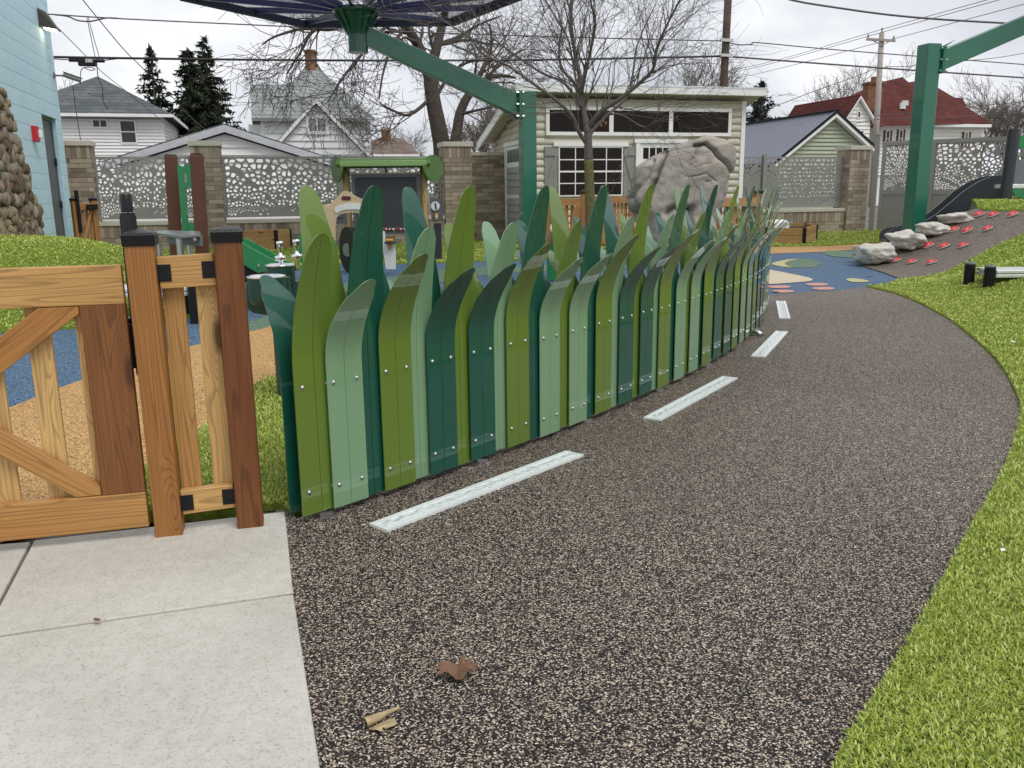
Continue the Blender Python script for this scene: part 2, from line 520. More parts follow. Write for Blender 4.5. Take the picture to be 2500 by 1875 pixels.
# ================================================================== the ground
def dist_poly(x, y, pl):
    best = 1e9
    for (x0, y0), (x1, y1) in zip(pl[:-1], pl[1:]):
        dx, dy = x1 - x0, y1 - y0
        t = max(0., min(1., ((x - x0) * dx + (y - y0) * dy) / (dx * dx + dy * dy)))
        best = min(best, math.hypot(x - x0 - dx * t, y - y0 - dy * t))
    return best
def inside(x, y, pl):
    c = False
    for i in range(len(pl)):
        (x0, y0), (x1, y1) = pl[i - 1], pl[i]
        if (y0 > y) != (y1 > y) and x < (x1 - x0) * (y - y0) / (y1 - y0) + x0:
            c = not c
    return c
def smooth01(t):
    t = max(0., min(1., t))
    return t * t * (3 - 2 * t)
def curve(pl, n=6, closed=False):          # Catmull-Rom through points
    out = []
    N_ = len(pl)
    rngi = range(N_) if closed else range(N_ - 1)
    for i in rngi:
        if closed:
            p = [V(pl[(i + k) % N_]) for k in (-1, 0, 1, 2)]
        else:
            p = [V(pl[max(0, min(N_ - 1, i + k))]) for k in (-1, 0, 1, 2)]
        for k in range(n):
            t = k / n
            q = .5 * ((2 * p[1]) + (p[2] - p[0]) * t + (2 * p[0] - 5 * p[1] + 4 * p[2] - p[3]) * t * t + (3 * p[1] - p[0] - 3 * p[2] + p[3]) * t ** 3)
            out.append(q)
    if not closed: out.append(V(pl[-1]))
    return out
def xy(q): return (q[0], q[1])

path_px = [(2040, 1875), (2150, 1690), (2260, 1500), (2350, 1330), (2430, 1190), (2470, 1100), (2490, 1010), (2480, 960), (2440, 890), (2380, 830), (2300, 770), (2200, 722)]
path_edge = [(.12, -.6), (.25, .3), (.42, 1.05)] + [xy(G(*p)) for p in path_px] + [(4.24, 10.27)]
path_edge = [xy(q) for q in curve(path_edge, 5)]
blue_edge = [(4.24, 10.27), (4.62, 10.55), (5.0, 11.05), (5.16, 11.9), (5.3, 13.1)]
moundR_line = path_edge + blue_edge[1:]
moundR_poly = moundR_line + [(5.3, 30), (22, 30), (22, -1)]
def hR(x, y):
    if not inside(x, y, moundR_poly): return 0.
    return .88 * smooth01(dist_poly(x, y, moundR_line) / 3.4) * (1 - .45 * math.exp(-((x - 5.4) ** 2 / .9 + (y - 8.1) ** 2 / .5)))
moundL_line = [(-9.5, 7.3), (-5.6, 7.35), (-4.4, 7.5), (-3.56, 7.81), (-3.05, 8.3), (-2.72, 8.95), (-2.62, 9.9), (-2.9, 11.2), (-3.8, 12.6), (-5.2, 13.6), (-7.2, 14.4)]
moundL_poly = moundL_line + [(-12, 14.5), (-12, 7.3)]
def hL(x, y):
    if not inside(x, y, moundL_poly): return 0.
    return .66 * smooth01(dist_poly(x, y, moundL_line) / 2.6)

def region(name, poly, mat, zf=None, step=None, skirt=0., dens=None, kind='structure', label=None):
    zf = zf or (lambda x, y: 0.)
    pts = []
    dens = dens or (step or 1e9)
    for i in range(len(poly)):
        a, b_ = poly[i], poly[(i + 1) % len(poly)]
        L_ = math.hypot(b_[0] - a[0], b_[1] - a[1])
        n = max(1, int(L_ / dens))
        for k in range(n):
            pts.append((a[0] + (b_[0] - a[0]) * k / n, a[1] + (b_[1] - a[1]) * k / n))
    nb = len(pts)
    allp = [V(p) for p in pts]
    if step:
        xs = [p[0] for p in pts]; ys = [p[1] for p in pts]
        x = min(xs)
        while x < max(xs):
            y = min(ys)
            while y < max(ys):
                if inside(x, y, pts) and dist_poly(x, y, pts + pts[:1]) > step * .4:
                    allp.append(V((x, y)))
                y += step
            x += step
    r_ = delaunay_2d_cdt(allp, [], [list(range(nb))], 1, 1e-5)
    mb = MB()
    mb.v = [V((p.x, p.y, zf(p.x, p.y))) for p in r_[0]]
    mb.f = [tuple(f) for f in r_[2]]
    if skirt:
        top = [V((p[0], p[1], zf(p[0], p[1]))) for p in pts]
        o = len(mb.v)
        mb.v += top + [t - V((0, 0, skirt)) for t in top]
        mb.f += [(o + i, o + (i + 1) % nb, o + nb + (i + 1) % nb, o + nb + i) for i in range(nb)]
    xs = [p.x for p in mb.v]; ys = [p.y for p in mb.v]
    o = V(((min(xs) + max(xs)) / 2, (min(ys) + max(ys)) / 2, 0))
    me = bpy.data.meshes.new(name)
    me.from_pydata([tuple(p - o) for p in mb.v], [], mb.f)
    bm = bmesh.new(); bm.from_mesh(me)
    bmesh.ops.remove_doubles(bm, verts=bm.verts, dist=1e-5)
    for f in bm.faces:
        if abs(f.normal.z) > .3 and f.normal.z < 0: f.normal_flip()
        f.smooth = True
    bm.to_mesh(me); bm.free()
    me.set_sharp_from_angle(angle=rad(50))
    ob = meshobj(name, me, mat, None, Matrix.Translation(o))
    ob['kind'] = kind
    if label: ob['label'] = label
    return ob

m_path = speckle('rubber_brown', [(0, (.007, .006, .007)), (.38, (.026, .020, .022)), (.58, (.085, .062, .058)), (.71, (.30, .23, .18)), (.83, (.56, .46, .34)), (.94, (.80, .72, .60))], 285, .5, .10, .9, .5)
m_blue = speckle('rubber_blue', [(0, (.012, .022, .045)), (.22, (.05, .105, .18)), (.55, (.085, .165, .27)), (.86, (.20, .30, .40))], 170, .7, .1, .8)
m_tan = speckle('rubber_tan', [(0, (.16, .085, .035)), (.2, (.40, .22, .075)), (.5, (.58, .34, .125)), (.82, (.70, .47, .22))], 170, .7, .1, .8)
m_grn = speckle('rubber_green', [(0, (.03, .04, .03)), (.3, (.10, .19, .12)), (.65, (.17, .27, .18)), (.9, (.3, .38, .28))], 170, .7, .1, .8)
m_cream = speckle('rubber_cream', [(0, (.38, .31, .20)), (.3, (.58, .50, .36)), (.7, (.68, .60, .45))], 170, .7, .1, .6)
m_pink = speckle('rubber_pink', [(0, (.35, .17, .14)), (.3, (.56, .29, .24)), (.7, (.66, .36, .30))], 170, .7, .1, .6)
m_yel = speckle('rubber_yellow', [(0, (.3, .27, .12)), (.3, (.48, .46, .21)), (.7, (.58, .55, .3))], 170, .7, .1, .6)
m_turf = plain('turf_backing', (.20, .27, .035), .9, 0, 0, .3, 30, bump=1., bs=160, spec=.2)
m_far = plain('far_ground', (.17, .16, .13), .95, 0, 0, .3, .4, spec=.2)

region('ground', [(-400, -60), (400, -60), (400, 900), (-400, 900)], m_far, lambda x, y: -.06)
fence_px = [(740, 1259), (925, 1198), (1128, 1130), (1311, 1062), (1494, 992), (1620, 937), (1720, 881), (1819, 825), (1850, 787), (1861, 757), (1865, 736)]
fence_ctrl = [G(x, y, .02) for x, y in fence_px]
fence_ctrl = [V((p.x, p.y)) for p in fence_ctrl]
# smooth the measured line with a parabola-like fit over arc length
_s = [0.]
for a_, b_ in zip(fence_ctrl[:-1], fence_ctrl[1:]): _s.append(_s[-1] + (b_ - a_).length)
_cx = np.polyfit(_s, [p.x for p in fence_ctrl], 4)
_cy = np.polyfit(_s, [p.y for p in fence_ctrl], 4)
FENCE_L = _s[-1]
def fpos(s): return V((float(np.polyval(_cx, s)), float(np.polyval(_cy, s))))
def ftan(s): return (fpos(s + .01) - fpos(s - .01)).normalized()
fence_line = [fpos(FENCE_L * k / 30) for k in range(31)]

# blue base of the play yard
region('rubber_yard', [(-12, 3.9), (-.9, 3.05), (.4, 3.0), (6, 9.0), (6.2, 13.6), (8.5, 18.5), (14, 21.5), (14, 24), (-12, 20)], m_blue, lambda x, y: -.006)
conc_r = lambda y: -.85 + (3.02 - y) * (.45 / 1.47)
left = [(conc_r(-.6) - .05, -.6), (conc_r(1.55) - .05, 1.55), (-.90, 3.0)]
fl = [xy(fpos(s) - V((ftan(s).y, -ftan(s).x)) * .05) for s in [FENCE_L * k / 24 for k in range(25)]]
region('rubber_path', left + [(-.86, 3.10)] + fl + [(2.80, 9.5), (3.3, 9.78), (3.86, 9.98)] + path_edge[::-1], m_path, lambda x, y: -.002, dens=.3)
tan_line = [(-9, 2.2), (-3.2, 3.6), (-2.86, 4.2), (-2.84, 4.7), (-2.79, 5.4), (-2.55, 6.56), (-2.17, 7.75), (-1.4, 9.2), (-.2, 10.6)]
tan_in = [(.4, 9.9), (-.7, 8.0), (-1.25, 6.3), (-1.53, 5.43), (-1.58, 5.15), (-1.6, 4.7), (-1.57, 4.32), (-1.55, 4.0), (-1.58, 3.6), (-1.66, 3.2), (-1.8, 2.6)]
region('rubber_tan', [xy(q) for q in curve(tan_line[1:], 4)] + [xy(q) for q in curve(tan_in, 4)] + [(-5, 2.0)], m_tan, lambda x, y: -.002)
region('rubber_green', [(-3.3, 6.95), (-2.75, 6.9), (-2.5, 7.6), (-2.4, 8.4), (-2.6, 9.6), (-2.4, 11), (-1, 13.6), (2, 14.3), (2.5, 13.4), (-.2, 12.6), (-1.4, 10.5), (-1.9, 8.4), (-2.3, 7.3)], m_grn, lambda x, y: -.001)
region('rubber_band', [xy(G(*p)) for p in [(1800, 622), (1880, 619), (1998, 615), (2116, 607), (2170, 600), (2160, 592), (2027, 600), (1880, 603), (1800, 604)]], m_tan, lambda x, y: -.001)
def patch(name, px, mat, z, n=6):
    p = curve([G(*q) for q in px], n, True)
    return region(name, [xy(q) for q in p], mat, lambda x, y: z)
patch('rubber_leaf_patch', [(1884, 643), (1920, 634), (1960, 632), (2006, 640), (1990, 650), (1950, 653), (1905, 650)], m_yel, .001)
patch('rubber_leaf_patch', [(1917, 642), (1945, 633), (1975, 633), (2008, 641), (1985, 650), (1935, 652)], m_grn, .004)
patch('rubber_leaf_patch', [(2008, 616), (2030, 612), (2090, 616), (2110, 628), (2060, 628), (2025, 624)], m_grn, .001)
patch('rubber_leaf_patch', [(2066, 682), (2080, 679), (2105, 682), (2122, 687), (2095, 689), (2075, 687)], m_yel, .001)
patch('rubber_cream_patch', [(1830, 650), (1872, 657), (1925, 667), (1975, 678), (1983, 684), (1960, 688), (1872, 694), (1800, 694)], m_cream, .001, 4)
for cx_, cy_ in ((1903, 700), (1912, 711), (1995, 694), (2011, 704)):
    patch('rubber_pink_dot', [(cx_ + 28 * math.cos(t * math.pi / 4), cy_ + 3.6 * math.sin(t * math.pi / 4)) for t in range(8)], m_pink, .001, 3)

# concrete walk: four slabs with open joints
root = thing('concrete_walk', None, None, (-1.2, 2.2, -.1))
tag(root, 'pale concrete walk in front of the cedar gate', None, None, 'structure')
def slab(poly, dz=0.):
    mb = MB()
    mb.prism([V((x, y, -.10)) for x, y in poly], (0, 0, .1035 + dz))
    return mb.build('slab', m_conc, root, bevel=.005)
jx, jy = V((-.653, 2.345)), V((-1.38, 2.115))          # the long joint
jd = (jy - jx).normalized()
jn = V((jd.y, -jd.x))
if jn.y > 0: jn = -jn
far0 = V((-.85, 3.02)); far1 = V((-1.65, 2.77)); fd = (far1 - far0).normalized()
g = .006
def J(t, o): q = jx + jd * t + jn * o; return (q.x, q.y)
sp = V((-1.43, 2.10)); sp2 = V((-1.66, 2.79))          # joint running away beside the gate
sdn = (sp2 - sp).normalized(); sn = V((sdn.y, -sdn.x))
def on(p, d, q, e_):                                    # crossing of two lines
    den = d.x * e_.y - d.y * e_.x
    t = ((q.x - p.x) * e_.y - (q.y - p.y) * e_.x) / den
    return p + d * t
A_ = on(jx - jn * g, jd, sp + sn * g, sdn); B_ = on(far0, fd, sp + sn * g, sdn)
slab([J(0, -g), xy(A_), xy(B_), xy(far0)])
A2 = on(jx - jn * g, jd, sp - sn * g, sdn); B2 = on(far0, fd, sp - sn * g, sdn)
slab([xy(A2), J(4, -g), (-4.6, 2.2), xy(B2)], -.003)
slab([J(0, g), (conc_r(1.2) - .0, 1.2), (-3.5, .6), J(3.0, g)], .0)
slab([(conc_r(1.19), 1.19), (conc_r(-.6), -.6), (-3.5, -.8), (-3.5, .59)], .0)

# turf pieces (thin carpets with a cut edge)
rub_px = [(2195, 684), (2240, 679), (2287, 672), (2330, 655), (2370, 634), (2411, 611), (2460, 588), (2500, 571)]
rub_edge = [(4.24, 10.27), (4.55, 10.42)] + [xy(march(x, y, hR, 6)) for x, y in rub_px] + [(9.8, 14.9), (12.0, 16.6)]
top_px = [(2386, 510), (2400, 514), (2440, 517), (2500, 516)]
top_edge = [xy(march(x, y, hR, 8)) for x, y in top_px] + [(11.5, 17.2)]
rock_edge = [xy(march(x, y, hR, 8)) for x, y in [(2160, 625), (2230, 585), (2300, 545), (2350, 520)]]
TURF = .035
turf_right = path_edge + rub_edge[1:] + [(16, 16), (16, -.6)]
region('turf_lawn', turf_right, m_turf, lambda x, y: hR(x, y) + TURF - .030, .3, .06, .12)
region('turf_crest', top_edge + [(12, 19), (10, 18.6), (8.7, 16.6)], m_turf, lambda x, y: hR(x, y) + TURF - .018, .3, .06, .15)
region('rubber_slope', blue_edge + rock_edge + [top_edge[0]] + top_edge[1:] + rub_edge[::-1][1:-1], m_path, lambda x, y: hR(x, y) + .006, .3, 0, .2)
# the bank is held by the rocks: a short steep earth face behind them
bank = [blue_edge[-1]] + rock_edge + [top_edge[0], (8.7, 16.6), (10, 18.6), (12, 19)]
mb = MB()
for x, y in bank: mb.v += [V((x, y, hR(x, y) + .005)), V((x - .12, y + .16, -.02))]
mb.f = [(2 * i, 2 * i + 1, 2 * i + 3, 2 * i + 2) for i in range(len(bank) - 1)]
tag(mb.build('rubber_bank', m_path), None, None, None, 'structure')
turf_leftm = moundL_line + [(-12, 14.6), (-12, 7.3)]
region('turf_mound', turf_leftm, m_turf, lambda x, y: hL(x, y) + TURF - .030, .3, .06, .15)
nl = [xy(fpos(s) - V((ftan(s).y, -ftan(s).x)) * .10) for s in [FENCE_L * k / 24 for k in range(25)]]
turf_near = [xy(q) for q in curve(tan_in[:10], 4)] + [(-1.62, 3.0), (-.87, 3.06)] + nl
region('turf_strip', turf_near, m_turf, lambda x, y: TURF - .022, None, .05, .2)
turf_far = [(-12, 15.0), (-5, 14.3), (-1.5, 14.6), (2, 15.4)] + [xy(G(*p)) for p in [(1800, 604), (1880, 603), (2027, 600), (2160, 592)]] + [(8.6, 18.8), (14, 21.5), (14, 26), (-12, 19.5)]
region('turf_far', turf_far, m_turf, lambda x, y: .012, None, .05, .3)

# grass fibres, denser and finer towards the walk
def fibre_mat():
    m_, N, L, b = nm('turf_fibre')
    setin(b, Roughness=.5, Specular_IOR_Level=.4, Sheen_Weight=.6, Sheen_Roughness=.45, Sheen_Tint=(.75, .85, .35, 1))
    gi = N.new('ShaderNodeNewGeometry')
    r_ = N.new('ShaderNodeValToRGB')
    els = r_.color_ramp.elements
    while len(els) < 5: els.new(.5)
    for e_, (p_, c_) in zip(els, [(0, (.12, .17, .018)), (.3, (.29, .37, .04)), (.65, (.46, .55, .09)), (.88, (.62, .70, .19)), (1., (.76, .79, .38))]):
        e_.position = p_; e_.color = rgba(c_)
    L.new(gi.outputs['Random Per Island'], r_.inputs[0])
    L.new(r_.outputs[0], b.inputs['Base Color'])
    tr = N.new('ShaderNodeBsdfTranslucent')
    L.new(r_.outputs[0], tr.inputs['Color'])
    mx = N.new('ShaderNodeMixShader'); mx.inputs[0].default_value = .30
    L.new(b.outputs[0], mx.inputs[1]); L.new(tr.outputs[0], mx.inputs[2])
    L.new(mx.outputs[0], N['Material Output'].inputs['Surface'])
    return m_
m_fibre = fibre_mat()
nprng = np.random.default_rng(5)
def fibres(name, label, poly, zf, bands):
    # bands: (nearest depth, farthest depth, fibres per square metre, width, length)
    pl = np.array(poly)
    pts, ws, ls = [], [], []
    x0, y0 = pl.min(0); x1, y1 = pl.max(0)
    for y_a, y_b, den, w, l in bands:
        ya, yb = max(y0, y_a), min(y1, y_b)
        if yb <= ya: continue
        xa, xb = max(x0, -.66 * yb - .6), min(x1, .66 * yb + .6)
        n = int(den * (xb - xa) * (yb - ya))
        if n <= 0: continue
        q = np.column_stack([nprng.uniform(xa, xb, n), nprng.uniform(ya, yb, n)])
        q = q[np.abs(q[:, 0]) < .63 * q[:, 1] + .5]
        c = np.zeros(len(q), bool)
        for i in range(len(pl)):
            ax, ay = pl[i - 1]; bx, by = pl[i]
            k = ((ay > q[:, 1]) != (by > q[:, 1]))
            with np.errstate(divide='ignore', invalid='ignore'):
                k &= q[:, 0] < (bx - ax) * (q[:, 1] - ay) / (by - ay) + ax
            c ^= k
        q = q[c]
        pts.append(q); ws.append(np.full(len(q), w)); ls.append(np.full(len(q), l))
    q = np.vstack(pts); w = np.concatenate(ws); l = np.concatenate(ls)
    n = len(q)
    z = np.array([zf(a, b_) for a, b_ in q])
    az = nprng.uniform(0, 2 * np.pi, n)
    tilt = nprng.uniform(.45, 1.4, n)
    w = w * nprng.uniform(.7, 1.3, n); l = l * nprng.uniform(.6, 1.25, n)
    sx = np.cos(az + np.pi / 2) * w / 2; sy = np.sin(az + np.pi / 2) * w / 2
    mid = .55
    hx = np.cos(az) * np.sin(tilt) * l; hy = np.sin(az) * np.sin(tilt) * l; hz = np.cos(tilt) * l
    base = np.column_stack([q, z - .006])
    v = np.empty((n, 5, 3))
    side = np.column_stack([sx, sy, np.zeros(n)])
    up = np.column_stack([hx, hy, hz])
    m1 = np.column_stack([hx * .42, hy * .42, hz * .62])
    v[:, 0] = base - side; v[:, 1] = base + side
    v[:, 2] = base + m1 + side * .85; v[:, 3] = base + m1 - side * .85
    v[:, 4] = base + up
    me = bpy.data.meshes.new(name)
    me.vertices.add(n * 5)
    me.vertices.foreach_set('co', v.reshape(-1))
    k = np.arange(n)[:, None] * 5
    loops = np.concatenate([k + [0, 1, 2, 3], k + [3, 2, 4]], axis=1).reshape(-1)
    me.loops.add(n * 7)
    me.loops.foreach_set('vertex_index', loops.astype(np.int32))
    me.polygons.add(n * 2)
    st = (np.arange(n)[:, None] * 7 + [0, 4]).reshape(-1)
    me.polygons.foreach_set('loop_start', st.astype(np.int32))
    me.update(calc_edges=True)
    me.materials.append(m_fibre)
    o = bpy.data.objects.new(name, me)
    link(o)
    tag(o, label, 'grass', None, 'stuff')
    return o
zr = lambda x, y: hR(x, y) + TURF - .012
fibres('turf_grass', 'bright green turf fibres on the lawn rising beside the rubber path', turf_right, zr,
       [(1.3, 2.3, 60000, .0040, .017), (2.3, 3.6, 38000, .0046, .018), (3.6, 6, 15000, .0065, .02), (6, 10, 5500, .010, .02), (10, 16, 2000, .016, .022)])
fibres('turf_grass', 'green turf fibres on the crest above the red climbing holds', top_edge + [(12, 19), (10, 18.6), (8.7, 16.6)], lambda x, y: hR(x, y) + TURF, [(10, 19, 900, .018, .04)])
fibres('turf_grass', 'green turf fibres on the mound behind the cedar gate', turf_leftm, lambda x, y: hL(x, y) + TURF - .012, [(7, 10, 3200, .011, .022), (10, 14.5, 1800, .016, .022)])
fibres('turf_grass', 'green turf fibres on the strip between gate and grass-blade fence', turf_near, lambda x, y: TURF - .012, [(2.9, 4.2, 30000, .0048, .02), (4.2, 6.5, 12000, .0065, .022), (6.5, 11, 1800, .012, .025)])
fibres('turf_grass', 'green turf fibres on the flat lawn in front of the brick wall', turf_far, lambda x, y: .02, [(13.5, 25, 500, .026, .022)])

# ================================================================== the grass-blade fence
fence = thing('grass_blade_fence', 'curved fence of overlapping green metal grass blades beside the rubber path', 'fence', (fpos(FENCE_L / 2).x, fpos(FENCE_L / 2).y, 0))
def blade_mesh(h, w, lean, tstart, bstart, tipw, col, ex=2.3):
    # local X across, Y outwards, Z up; a shallow groove runs up the middle
    rows = [0, .25, .5] + [.5 + .5 * k / 13 for k in range(1, 13)] + [1 - tipw * f_ / h for f_ in (.36, .22, .12, .05, .015, 0)]
    rows = sorted(set(rows))
    th = .005
    gx = .0016
    mb = MB()
    prof = []
    for t in rows:
        k = max(0., (t - tstart) / (1 - tstart))
        wid = w * (1 - k ** ex) + tipw * k ** ex
        rest = (1 - t) * h
        if rest < tipw / 2:                     # round the tip off
            wid = 2 * math.sqrt(max(0, (tipw / 2) ** 2 - (tipw / 2 - rest) ** 2))
            wid = max(wid, .010)
        q = max(0., (t - bstart) / (1 - bstart))
        prof.append((t * h, wid / 2, lean * (.1 * q + .9 * q * q)))
    # an extra row just under the tip
    for z, hw, y in prof:
        for x, dy in ((-hw, 0), (-min(gx, hw * .3), 0), (0, -.003), (min(gx, hw * .3), 0), (hw, 0)):
            mb.v.append(V((x, y + dy, z)))
    nb = len(mb.v)
    for z, hw, y in prof:
        for x in (-hw, 0, hw):
            mb.v.append(V((x, y - th - (.0005 if x == 0 else 0), z)))
    R_ = len(prof)
    for i in range(R_ - 1):
        for k in range(4):
            mb.f.append((i * 5 + k, i * 5 + k + 1, (i + 1) * 5 + k + 1, (i + 1) * 5 + k))
        for k in range(2):
            mb.f.append((nb + i * 3 + k + 1, nb + i * 3 + k, nb + (i + 1) * 3 + k, nb + (i + 1) * 3 + k + 1))
        mb.f.append((i * 5, (i + 1) * 5, nb + (i + 1) * 3, nb + i * 3))
        mb.f.append((i * 5 + 4, nb + i * 3 + 2, nb + (i + 1) * 3 + 2, (i + 1) * 5 + 4))
    t_ = R_ - 1
    mb.f.append((t_ * 5, t_ * 5 + 1, t_ * 5 + 2, t_ * 5 + 3, t_ * 5 + 4, nb + t_ * 3 + 2, nb + t_ * 3 + 1, nb + t_ * 3))
    me = mb.mesh('blade', 32)
    me.materials.append(BLADE[col])
    return me
_bm = {}
def blade(kind, col):
    if (kind, col) not in _bm:
        spec = {'short': (.845, .158, .185, .72, .66, .074), 'shortish': (.915, .158, .185, .68, .64, .072),
                'mid': (1.00, .168, .10, .50, .55, .072), 'tall': (1.155, .175, .085, .48, .55, .070)}[kind]
        h, w, lean, ts, bs_, tw = spec
        _bm[(kind, col)] = blade_mesh(h, w, lean, ts, bs_, tw, col)
    return _bm[(kind, col)]
bolt_me = MB().lathe([(.0085, 0), (.0085, .0015), (.0062, .0048), (.0028, .0065), (0, .007)], 10, Matrix.Rotation(rad(-90), 4, 'X')).mesh('bolt', True)
bolt_me.materials.append(m_steel)
def place_blade(s, kind, col, off, side, jit=0., bolts=True):
    p, t = fpos(s), ftan(s)
    nrm = V((t.y, -t.x)) * side
    o = p + nrm * off
    x = t * side
    # right-handed: X across, Y outwards, Z up
    x = V((nrm.y, -nrm.x))
    z0 = .024 + jit
    M = Matrix(((x.x, nrm.x, 0, o.x), (x.y, nrm.y, 0, o.y), (0, 0, 1, z0), (0, 0, 0, 1)))
    b_ = meshobj('blade', blade(kind, col), None, fence, M)
    if bolts:
        for zz in (.085, .47):
            for xx in (-.052, .052):
                meshobj('bolt', bolt_me, None, b_, M @ Matrix.Translation((xx, .0002, zz)))
    return b_
short_pat = [('short', 'sage'), ('shortish', 'olive'), ('short', 'dark'), ('short', 'dark'), ('shortish', 'olive'), ('short', 'sage')]
gap_pat = [('mid', 'olive'), ('tall', 'dark'), ('mid', 'sage'), ('tall', 'olive'), ('mid', 'sage'), ('tall', 'dark')]
back_pat = [('tall', 'olive'), ('mid', 'dark'), ('tall', 'dark'), ('mid', 'olive'), ('mid', 'sage'), ('mid', 'dark')]
bshort_pat = [('short', 'dark'), ('short', 'olive'), ('short', 'sage'), ('short', 'sage'), ('short', 'olive'), ('short', 'dark')]
STEP = .2415
NM = int((FENCE_L - .1) / STEP)
for k in range(NM + 1):
    place_blade(.07 + STEP * k, *gap_pat[k % 6], .020, 1, rng.uniform(-.004, .004), k == 0)
    if .19 + STEP * k < FENCE_L:
        place_blade(.19 + STEP * k, *short_pat[k % 6], .036, 1, rng.uniform(-.004, .004))
    place_blade(.17 + STEP * k, *back_pat[k % 6], -.0, -1, rng.uniform(-.004, .004), False) if False else None
    place_blade(.18 + STEP * k, *back_pat[k % 6], .034, -1, rng.uniform(-.004, .004), False)
    place_blade(.055 + STEP * k, *bshort_pat[k % 6], .050, -1, rng.uniform(-.004, .004), False)
# rails and posts between the two skins
for z in (.10, .485):
    pts = [fpos(FENCE_L * k / 30) for k in range(31)]
    mb = MB()
    mb.tube([V((p.x, p.y, z)) for p in pts], .011, 4)
    mb.build('rail', m_steel, fence)
for k in range(9):
    p = fpos(.09 + (FENCE_L - .2) * k / 8)
    mb = MB()
    mb.box((p.x - .009, p.y - .009, -.02), (p.x + .009, p.y + .009, .55))
    mb.build('post', m_steel, fence)
    q = p + V((ftan(.1).y, -ftan(.1).x)) * .02
    MB().box((q.x - .022, q.y - .02, -.01), (q.x + .022, q.y + .02, .018)).build('foot', m_steel, fence)
pp = G(1839, 818)
mb = MB()
mb.tube([pp + V((-.04, .05, .045)), pp + V((.02, -.03, .03)), pp + V((.045, -.07, .012))], .021, 10)
tag(mb.build('rail_end', m_steel, fence, True), 'bent steel rail end poking out under the blades')

# ================================================================== cedar gate, posts and infill panel
gp1, gp2 = G(413, 1312), G(612, 1291)
ga = math.atan2(gp2.y - gp1.y, gp2.x - gp1.x)
gf = Fr(gp1, ga)                           # plane of the post fronts
def cedar_post(a, h, label, tone):
    t = thing('cedar_post', label, 'post', gf.pt(a, 0, -.045))
    board('shaft', gf.pt(a, -.02, -.045), gf.pt(a, h, -.045), .089, .089, gf.u, m_cedar, t, tone, .005)
    M = gf.mat(a, h, -.045)
    mb = MB()
    w0, w1 = .049, .051
    mb.add([(-w0, -w0, -.030), (w0, -w0, -.030), (w0, w0, -.030), (-w0, w0, -.030), (-w1, -w1, .004), (w1, -w1, .004), (w1, w1, .004), (-w1, w1, .004),
            (-.046, -.046, .012), (.046, -.046, .012), (.046, .046, .012), (-.046, .046, .012), (0, 0, .026)],
           [(3, 2, 1, 0), (0, 1, 5, 4), (1, 2, 6, 5), (2, 3, 7, 6), (3, 0, 4, 7), (4, 5, 9, 8), (5, 6, 10, 9), (6, 7, 11, 10), (7, 4, 8, 11), (8, 9, 12), (9, 10, 12), (10, 11, 12), (11, 8, 12)], M)
    mb.build('cap', m_blackw, t, bevel=.002)
    return t
PH = 1.025
cedar_post(0., PH, 'cedar post with black cap that carries the gate, large knot halfway down', .38)
a2 = (gp2 - gp1).length
cedar_post(a2, PH + .005, 'dark reddish cedar post with black cap at the corner of the concrete walk', .05)
pan = thing('picket_fence', 'narrow cedar picket panel bracketed between the two capped posts', 'fence panel', gf.pt(a2 / 2, .05, -.05))
pa0, pa1 = .047, a2 - .047
board('top_rail', gf.pt(pa0, .905, -.045), gf.pt(pa1, .912, -.045), .105, .036, (0, 0, 1), m_cedar, pan, .70)
board('bottom_rail', gf.pt(pa0, .110, -.045), gf.pt(pa1, .118, -.045), .085, .036, (0, 0, 1), m_cedar, pan, .86)
aw = pa1 - pa0
for k, (fa, tone) in enumerate(((.20, .66), (.80, .86))):
    board('picket', gf.pt(pa0 + aw * fa, .085, -.073), gf.pt(pa0 + aw * fa, .93, -.073), .068, .018, gf.u, m_cedar, pan, tone)
for a_, z_ in ((pa0 + .018, .905), (pa1 - .018, .912), (pa0 + .018, .11), (pa1 - .018, .118)):
    mb = MB()
    mb.fbox(gf, a_ - .022, a_ + .022, z_ - .028, z_ + .028, -.027, -.024)
    mb.build('bracket', m_black, pan, bevel=.001)
    for zz in (-.014, .014):
        MB().fbox(gf, a_ - .004, a_ + .004, z_ + zz - .004, z_ + zz + .004, -.024, -.0215).build('screw', m_black, pan)
# the gate leaf: its right edge stands a little behind the post
gate = thing('cedar_gate', 'cedar gate leaf with crossed diagonal braces in front of pale pickets', 'gate', gf.pt(-.55, .03, -.05))
gr_ = -.062                               # right edge of the leaf
gl_ = -1.15
board('top_rail', gf.pt(gl_, .874, -.030), gf.pt(gr_, .874, -.030), .125, .038, (0, 0, 1), m_cedar, gate, .72)
board('bottom_rail', gf.pt(gl_, .105, -.030), gf.pt(gr_, .105, -.030), .125, .038, (0, 0, 1), m_cedar, gate, .60)
board('stile', gf.pt(gr_ - .068, .168, -.0305), gf.pt(gr_ - .068, .811, -.0305), .137, .036, gf.u, m_cedar, gate, .12)
board('stile', gf.pt(gl_ + .068, .168, -.0305), gf.pt(gl_ + .068, .811, -.0305), .137, .036, gf.u, m_cedar, gate, .3)
bx0 = gr_ - .137
def clip2(poly, nx_, ny_, c):
    new = []
    for k in range(len(poly)):
        p, q = poly[k], poly[(k + 1) % len(poly)]
        dp, dq = p[0] * nx_ + p[1] * ny_ - c, q[0] * nx_ + q[1] * ny_ - c
        if dp <= 0: new.append(p)
        if dp * dq < 0:
            t = dp / (dp - dq)
            new.append((p[0] + (q[0] - p[0]) * t, p[1] + (q[1] - p[1]) * t))
    return new
